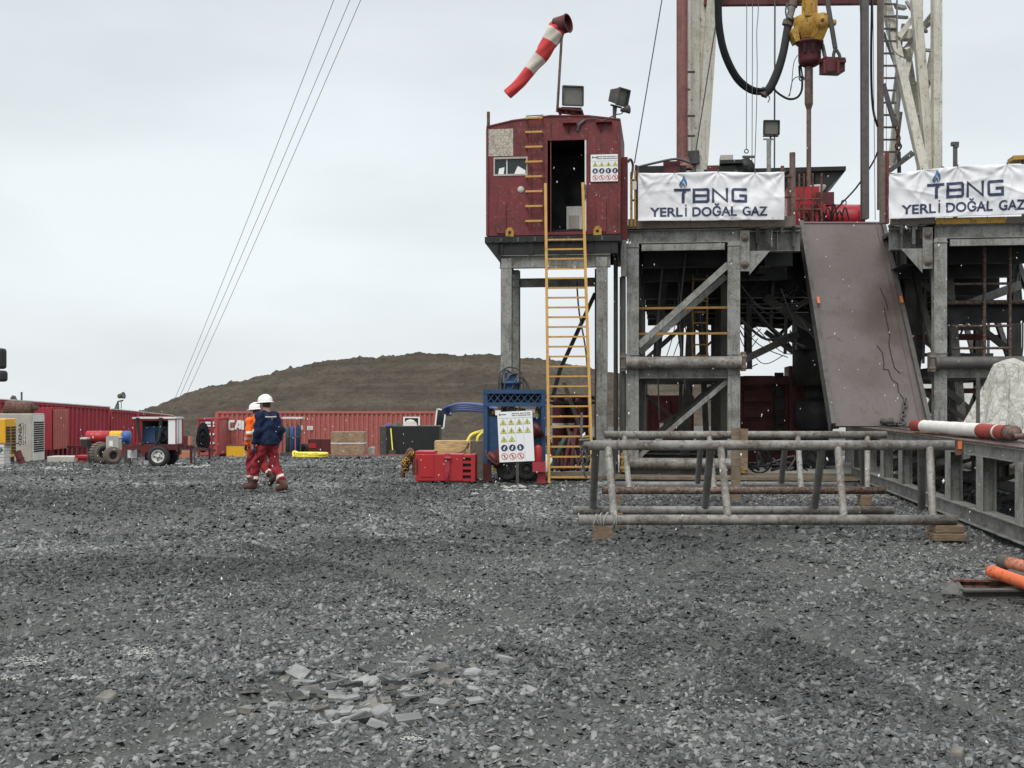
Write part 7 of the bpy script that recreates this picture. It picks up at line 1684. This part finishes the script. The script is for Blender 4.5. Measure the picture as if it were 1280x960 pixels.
# ------------------------------------------------------------------ people
def surface_net(sdf, lo, hi, h):
    """zero surface of a signed distance function as quads"""
    lo = np.array(lo) - h * 1.5; hi = np.array(hi) + h * 1.5; n = np.ceil((hi - lo) / h).astype(int) + 1
    ax = [lo[i] + h * np.arange(n[i]) for i in range(3)]
    G_ = np.stack(np.meshgrid(*ax, indexing='ij'), -1); V_ = sdf(G_.reshape(-1, 3)).reshape(n)
    ins = V_ < 0; c = ins[:-1, :-1, :-1].astype(int) * 0; acc = np.zeros(tuple(n - 1) + (3,)); cnt = np.zeros(tuple(n - 1))
    offs = [(i, j, k) for i in (0, 1) for j in (0, 1) for k in (0, 1)]
    sl = lambda o: tuple(slice(o[a], n[a] - 1 + o[a]) for a in range(3))
    for a in offs:
        for d in range(3):
            if a[d] == 0:
                b = list(a); b[d] = 1; b = tuple(b); va, vb = V_[sl(a)], V_[sl(b)]; cr_ = (va < 0) != (vb < 0)
                t = np.where(cr_, va / np.where(cr_, va - vb, 1), 0)
                p = np.zeros(acc.shape); 
                for e in range(3): p[..., e] = a[e]
                p[..., d] = t
                acc += p * cr_[..., None]; cnt += cr_
    act = cnt > 0; idx = -np.ones(act.shape, int); idx[act] = np.arange(act.sum())
    cells = np.argwhere(act); P_ = lo + h * (cells + acc[act] / cnt[act][:, None]); F_ = []
    for d in range(3):
        u, w = [(1, 2), (2, 0), (0, 1)][d]
        s0 = [slice(None)] * 3; s1 = [slice(None)] * 3; s0[d] = slice(0, -1); s1[d] = slice(1, None)
        cr_ = ins[tuple(s0)] != ins[tuple(s1)]; e = np.argwhere(cr_)
        e = e[(e[:, u] > 0) & (e[:, w] > 0) & (e[:, u] < n[u] - 1) & (e[:, w] < n[w] - 1)]
        for q in e:
            def id_(du, dw): x = q.copy(); x[u] -= du; x[w] -= dw; return idx[tuple(x)]
            f = [id_(1, 1), id_(0, 1), id_(0, 0), id_(1, 0)]
            if min(f) < 0: continue
            F_.append(tuple(int(i) for i in (f if ins[tuple(q)] else f[::-1])))
    return [Vector(p) for p in P_], F_
def cone(P_, a, b, ra, rb, sq=None):
    """rounded cone distance; sq squashes across an axis"""
    a, b = np.array(a, float), np.array(b, float); d = b - a; t = np.clip(((P_ - a) @ d) / max(1e-9, d @ d), 0, 1)[:, None]
    q = P_ - (a + d * t)
    if sq is not None: q = q / np.array(sq)
    return np.linalg.norm(q, axis=1) - (ra + (rb - ra) * t[:, 0])
def smin(ds, k):
    r = ds[0]
    for d in ds[1:]:
        h = np.clip(.5 + .5 * (d - r) / k, 0, 1); r = d * (1 - h) + r * h - k * h * (1 - h)
    return r
def wrinkle(P_, amp, s):
    return amp * (np.sin(P_[:, 2] * 42 * s + 3 * np.sin(P_[:, 0] * 17)) * np.sin(P_[:, 0] * 23 * s + P_[:, 1] * 19) + .6 * np.sin(P_[:, 2] * 23 + P_[:, 1] * 31))
def person(label, loc, rz_, S, J, coat, coat_bands, trs, glove, boots, mats_, hood=False):
    """J: joints by name in metres, figure facing +y, z up"""
    t = thing('person', label, 'person'); T = TR(loc, rz_); T.m = T.m @ Matrix.Scale(S, 4)
    def mk(name, sdf, lo, hi, h, mat, parent=t, zones=None):
        v, f = surface_net(sdf, lo, hi, h); m = MB(mat, T); m.add(v, f, True)
        if zones:
            for k, fc in enumerate(f):
                c = sum((v[i] for i in fc), Vector()) / len(fc)
                for zt_, mm in zones:
                    if zt_(c): m.use(mm); m.mi[k] = m.cur
            m.use(mat)
        o = m.build(name, parent); o.data.update(); return o
    g = {k: np.array(v, float) for k, v in J.items()}
    def seg(P_, a, b, ra, rb, sq=None): return cone(P_, g[a], g[b], ra, rb, sq)
    def body(P_):
        ds = [cone(P_, g['pelvis'], g['chest'], .12, .13, (1.15, .85, 1)), seg(P_, 'chest', 'neck', .10, .055), seg(P_, 'neck', 'head', .055, .065), cone(P_, g['head'] + (0, .0, -.015), g['head'] + (0, .0, .05), .078, .088, (.93, 1.08, 1)), cone(P_, g['head'] + (0, .055, -.06), g['head'] + (0, .06, -.02), .045, .055)]
        for s_ in ('L', 'R'):
            ds += [seg(P_, 'sh' + s_, 'el' + s_, .052, .042), seg(P_, 'el' + s_, 'wr' + s_, .040, .028), seg(P_, 'wr' + s_, 'ha' + s_, .028, .038), seg(P_, 'chest', 'sh' + s_, .07, .055), seg(P_, 'hip' + s_, 'kn' + s_, .085, .055), seg(P_, 'kn' + s_, 'an' + s_, .053, .038), seg(P_, 'an' + s_, 'to' + s_, .04, .03)]
        r = smin(ds, .035)
        hd = g['head']; nose = cone(P_, hd + (0, .10, .0), hd + (0, .118, -.025), .012, .016); ears = np.minimum(cone(P_, hd + (-.083, 0, -.01), hd + (-.083, -.01, .03), .016, .018), cone(P_, hd + (.083, 0, -.01), hd + (.083, -.01, .03), .016, .018)); chin = cone(P_, hd + (0, .075, -.095), hd + (0, .07, -.085), .028, .03)
        r = smin([r, nose, ears, chin], .012)
        eyes = np.minimum(cone(P_, hd + (-.032, .103, .018), hd + (-.030, .103, .018), .012, .012), cone(P_, hd + (.032, .103, .018), hd + (.030, .103, .018), .012, .012)); mouth = cone(P_, hd + (-.022, .112, -.052), hd + (.022, .112, -.052), .006, .006)
        return np.maximum(r, -np.minimum(eyes, mouth))
    allp = np.array(list(g.values())); lo, hi = allp.min(0) - .16, allp.max(0) + .16
    bo_ = mk('person_body', body, lo, hi, .016, 'skin')
    for sx in (-.031, .031):
        pass
    # jacket
    hemz = g['pelvis'][2] - .10
    def jacket(P_):
        ds = [cone(P_, g['pelvis'] + (0, 0, -.10), g['chest'] + (0, 0, -.02), .176, .155, (1.2, 1.0, 1)), cone(P_, g['chest'], g['neck'] + (0, 0, -.03), .14, .075)]
        for s_ in ('L', 'R'): ds += [seg(P_, 'chest', 'sh' + s_, .10, .082), seg(P_, 'sh' + s_, 'el' + s_, .080, .064), seg(P_, 'el' + s_, 'wr' + s_, .064, .050)]
        if hood: ds.append(cone(P_, g['neck'] + (-.05, -.07, .0), g['neck'] + (.05, -.07, .0), .07, .07))
        r = smin(ds, .04) + wrinkle(P_, .010, .9)
        arm = np.minimum.reduce([cone(P_, g['el' + s_], g['wr' + s_], .10, .08) for s_ in 'LR'])
        cut = np.where(arm < 0, -1, hemz - P_[:, 2])
        wr = np.maximum.reduce([(P_ - g['wr' + s_]) @ ((g['wr' + s_] - g['el' + s_]) / np.linalg.norm(g['wr' + s_] - g['el' + s_])) - .0 - 9 * (np.linalg.norm(P_ - g['wr' + s_], axis=1) > .11) for s_ in 'LR'])
        return np.maximum(np.maximum(r, cut), np.where(wr > -5, wr, -1))
    mk('jacket', jacket, lo, hi, .0155, coat, zones=coat_bands)
    def trousers(P_):
        ds = [cone(P_, g['pelvis'] + (0, 0, -.04), g['pelvis'] + (0, 0, .02), .125, .12, (1.15, .86, 1))]
        for s_ in ('L', 'R'):
            ds += [seg(P_, 'hip' + s_, 'kn' + s_, .098, .088), seg(P_, 'kn' + s_, 'an' + s_, .086, .078)]
        r = smin(ds, .035) + wrinkle(P_, .013, .8)
        c = np.maximum.reduce([np.where(np.linalg.norm(P_ - g['an' + s_], axis=1) < .26, ((P_ - g['an' + s_]) @ ((g['an' + s_] - g['kn' + s_]) / np.linalg.norm(g['an' + s_] - g['kn' + s_]))) + .09, -1) for s_ in 'LR'])
        return np.maximum(r, c)
    ank = [g['anL'], g['anR'], g['knL'], g['knR']]
    def band(c):
        for s_ in 'LR':
            d = g['an' + s_] - g['kn' + s_]; L_ = np.linalg.norm(d); q = (np.array(c) - g['kn' + s_]); tt = q @ d / L_ / L_; off = np.linalg.norm(q - d * tt)
            if .56 < tt < .68 and off < .16: return True
        return False
    mk('trousers', trousers, lo, hi, .0155, trs, zones=[(band, 'reflect')])
    for s_ in 'LR':
        def boot(P_):
            d = (g['to' + s_] - g['an' + s_]); dh = d.copy(); 
            heel = g['an' + s_] - d / np.linalg.norm(d) * .045 + (0, 0, -.045)
            up = g['an' + s_] + (g['kn' + s_] - g['an' + s_]) * .32
            r = smin([cone(P_, g['an' + s_], up, .060, .078), cone(P_, g['an' + s_] + (0, 0, -.02), g['to' + s_], .058, .042), cone(P_, heel, g['to' + s_], .045, .042)], .03) + wrinkle(P_, .004, 1.2)
            return r
        p = np.array([g['an' + s_], g['to' + s_], g['an' + s_] + (g['kn' + s_] - g['an' + s_]) * .35]); mk('boot', boot, p.min(0) - .1, p.max(0) + .1, .012, boots)
        # gloved hand with five fingers, lightly curled
        w = g['wr' + s_]; hd = g['ha' + s_]; f = (hd - w) / np.linalg.norm(hd - w); fw = np.array([0, 1, 0]); fw = fw - f * (fw @ f); fw /= np.linalg.norm(fw); inw = np.cross(f, fw) * (1 if s_ == 'L' else -1)
        inw = np.array([-1 if hd[0] > 0 else 1, 0, 0.0]); inw = inw - f * (inw @ f); inw /= np.linalg.norm(inw)
        def hand(P_):
            pal = cone(P_, w - f * .03, w + f * .075, .032, .040, (.8, 1.1, 1)); ds = [pal]
            for i, (o, l) in enumerate(((.032, .060), (.011, .070), (-.011, .066), (-.031, .052))):
                a = w + f * .085 + fw * o; b = a + f * l * .55 + inw * .010; c_ = b + f * l * .38 + inw * .026; e = c_ + f * l * .10 + inw * .024
                ds.append(np.minimum(np.minimum(cone(P_, a, b, .0115, .0108), cone(P_, b, c_, .0108, .010)), cone(P_, c_, e, .010, .0085)))
            a = w + f * .025 + fw * .035; b = a + f * .03 + fw * .022 + inw * .012; c_ = b + f * .034 + fw * .006 + inw * .014; ds.append(np.minimum(cone(P_, a, b, .015, .013), cone(P_, b, c_, .013, .010)))
            return smin(ds, .007)
        p = np.array([w, w + f * .2]); mk('glove', hand, p.min(0) - .09, p.max(0) + .09, .0055, glove)
    # hair ring at the nape and helmet
    hd = g['head']
    def hair(P_): r = cone(P_, hd + (0, -.01, .0), hd + (0, -.004, .05), .084, .094, (.96, 1.08, 1)); return np.maximum(np.maximum(r, P_[:, 1] - hd[1] - .03), hd[2] - .055 - P_[:, 2])
    mk('hair', hair, hd - .14, hd + .16, .011, 'hair')
    m = MB('helmet', T); tilt = Matrix.Translation(Vector(hd) + Vector((0, .0, .055))) @ Matrix.Rotation(-.09, 4, 'X')
    n = 28; prof = [(0, 1.0), (.02, 1.0), (.055, .97), (.09, .86), (.115, .66), (.13, .36), (.134, 0.001)]; vs = []
    for z, r in prof:
        for i in range(n):
            a = 2 * math.pi * i / n; ridge = 1 + .03 * math.exp(-((math.sin(a)) * 9) ** 2); vs.append(tilt @ Vector((math.cos(a) * .122 * r, math.sin(a) * .148 * r, z * (1.0 + (.10 * math.exp(-(math.cos(a) * r * 5) ** 2)) * (z > .06)))))
    for k, (z, e) in enumerate(((0, 0), (-.004, .0), (-.004, .0))): pass
    m.add(vs, [(j * n + i, j * n + (i + 1) % n, (j + 1) * n + (i + 1) % n, (j + 1) * n + i) for j in range(len(prof) - 1) for i in range(n)], True)
    br = []
    for r_, z in ((1.0, .004), (1.0, -.004), (None, -.016), (None, -.008)):
        for i in range(n):
            a = 2 * math.pi * i / n; ex_ = .028 + (.035 * max(0, math.sin(a)) ** 2); rx, ry = .122, .148
            if r_ is None: rx += ex_; ry += ex_
            br.append(tilt @ Vector((math.cos(a) * rx, math.sin(a) * ry, z)))
    m.add(br, [(j * n + i, j * n + (i + 1) % n, ((j + 1) % 4) * n + (i + 1) % n, ((j + 1) % 4) * n + i) for j in range(4) for i in range(n)], True)
    m.build('helmet', t)
    return settle(t)
M['skin'] = plain('skin', (.42, .24, .17), .55, var=.08); M['hair'] = plain('dark grey hair', (.045, .035, .03), .8, var=.3)
M['helmet'] = plain('white helmet plastic', (.80, .80, .77), .3, var=.03); M['reflect'] = plain('grey reflective tape', (.55, .54, .48), .5, var=.15)
def cloth(name, col, dirt=.5):
    s = N(name); a = s.noise(11, 5, .65); b = s.noise(70, 3, .6, off=3); c = s.mix(s.rng(a, .35, .7), sc(col, 1.15), sc(col, 1 - dirt)); c = s.mix(s.math('MULTIPLY', s.rng(b, .64, .7), .5), c, (.28, .27, .27)); s.bump(a, .5, .02); return s.fin(c, .85, spec=.2)
M['navy'] = cloth('navy work jacket', (.013, .023, .060)); M['trous'] = cloth('dirty red work trousers', (.27, .030, .036)); M['hiviz'] = cloth('orange high visibility jacket', (.85, .14, .022), .25)
M['bootm'] = cloth('muddy brown boots', (.11, .055, .038), .5); M['glb'] = cloth('blue work glove', (.03, .12, .24), .4); M['gld'] = cloth('dark work glove', (.05, .048, .042), .4); M['bootd'] = cloth('dark boots', (.06, .05, .04), .5)
# walking joints (figure faces +y, left = -x)
JA = dict(pelvis=(0, 0, .95), chest=(0, .03, 1.30), neck=(0, .05, 1.46), head=(0, .085, 1.565),
          shL=(-.185, .03, 1.37), elL=(-.25, .02, 1.09), wrL=(-.245, .11, .87), haL=(-.24, .13, .79),
          shR=(.185, .04, 1.37), elR=(.255, -.06, 1.10), wrR=(.25, .02, .87), haR=(.245, .05, .79),
          hipL=(-.095, 0, .90), knL=(-.10, .21, .50), anL=(-.10, .29, .12), toL=(-.12, .46, .075),
          hipR=(.095, 0, .90), knR=(.10, -.04, .48), anR=(.10, -.30, .12), toR=(.12, -.13, .05))
JB = dict(JA); JB.update(hipL=(-.095, 0, .90), knL=(-.10, .12, .49), anL=(-.10, .10, .09), toL=(-.12, .26, .05), knR=(.10, -.02, .49), anR=(.10, -.36, .22), toR=(.11, -.24, .09), elL=(-.25, -.02, 1.10), wrL=(-.23, .10, .90), haL=(-.22, .14, .83))
def nv_band(c):
    return (c.y < .06 and abs(c.x) < .15 and 1.345 + .0 < c.z < 1.368)
def hv_band(c):
    torso = abs(c.x) < .21 and (1.02 < c.z < 1.075 or 1.15 < c.z < 1.205)
    arm = abs(c.x) >= .20 and (1.12 < c.z < 1.17 or .99 < c.z < 1.045)
    return torso or arm
dA = 22.6
person('person in navy jacket, red trousers and white helmet walking away to the left', (X(335.5, dA), dA, 0.0), math.radians(54), 1.04, JA, 'navy', [(nv_band, 'reflect')], 'trous', 'glb', 'bootm', None)
dB = 23.6
person('person in orange reflective jacket half hidden behind the walker in navy', (X(322.5, dB), dB, -.0), math.radians(50), .955, JB, 'hiviz', [(hv_band, 'reflect')], 'trous', 'gld', 'bootd', None, True)

# ------------------------------------------------------------------ falling snow
rs = np.random.RandomState(12); n = 650; y = rs.uniform(2.5, 26, n); x = rs.uniform(-1, 1, n) * (y * .46 + 1); z = rs.uniform(.1, 1, n) * np.where(x > .03 * y, y * .22 + 1.6, 1.5)
m = MB('whitep'); r0 = rs.uniform(.0022, .0055, n)
for i in range(n):
    r = float(r0[i] * (0.6 + y[i] / 22)); c = (float(x[i]), float(y[i]), float(z[i])); q = rs.uniform(-.8, .8)
    m.add([(c[0] - r, c[1], c[2]), (c[0], c[1] - r, c[2]), (c[0] + r, c[1], c[2]), (c[0], c[1] + r, c[2]), (c[0] + r * q, c[1], c[2] + r * 2.0), (c[0] - r * q, c[1], c[2] - r * 2.0)], [(0, 1, 4), (1, 2, 4), (2, 3, 4), (3, 0, 4), (1, 0, 5), (2, 1, 5), (3, 2, 5), (0, 3, 5)])
sf = m.build('snowflakes'); tag(settle(sf), kind='stuff')
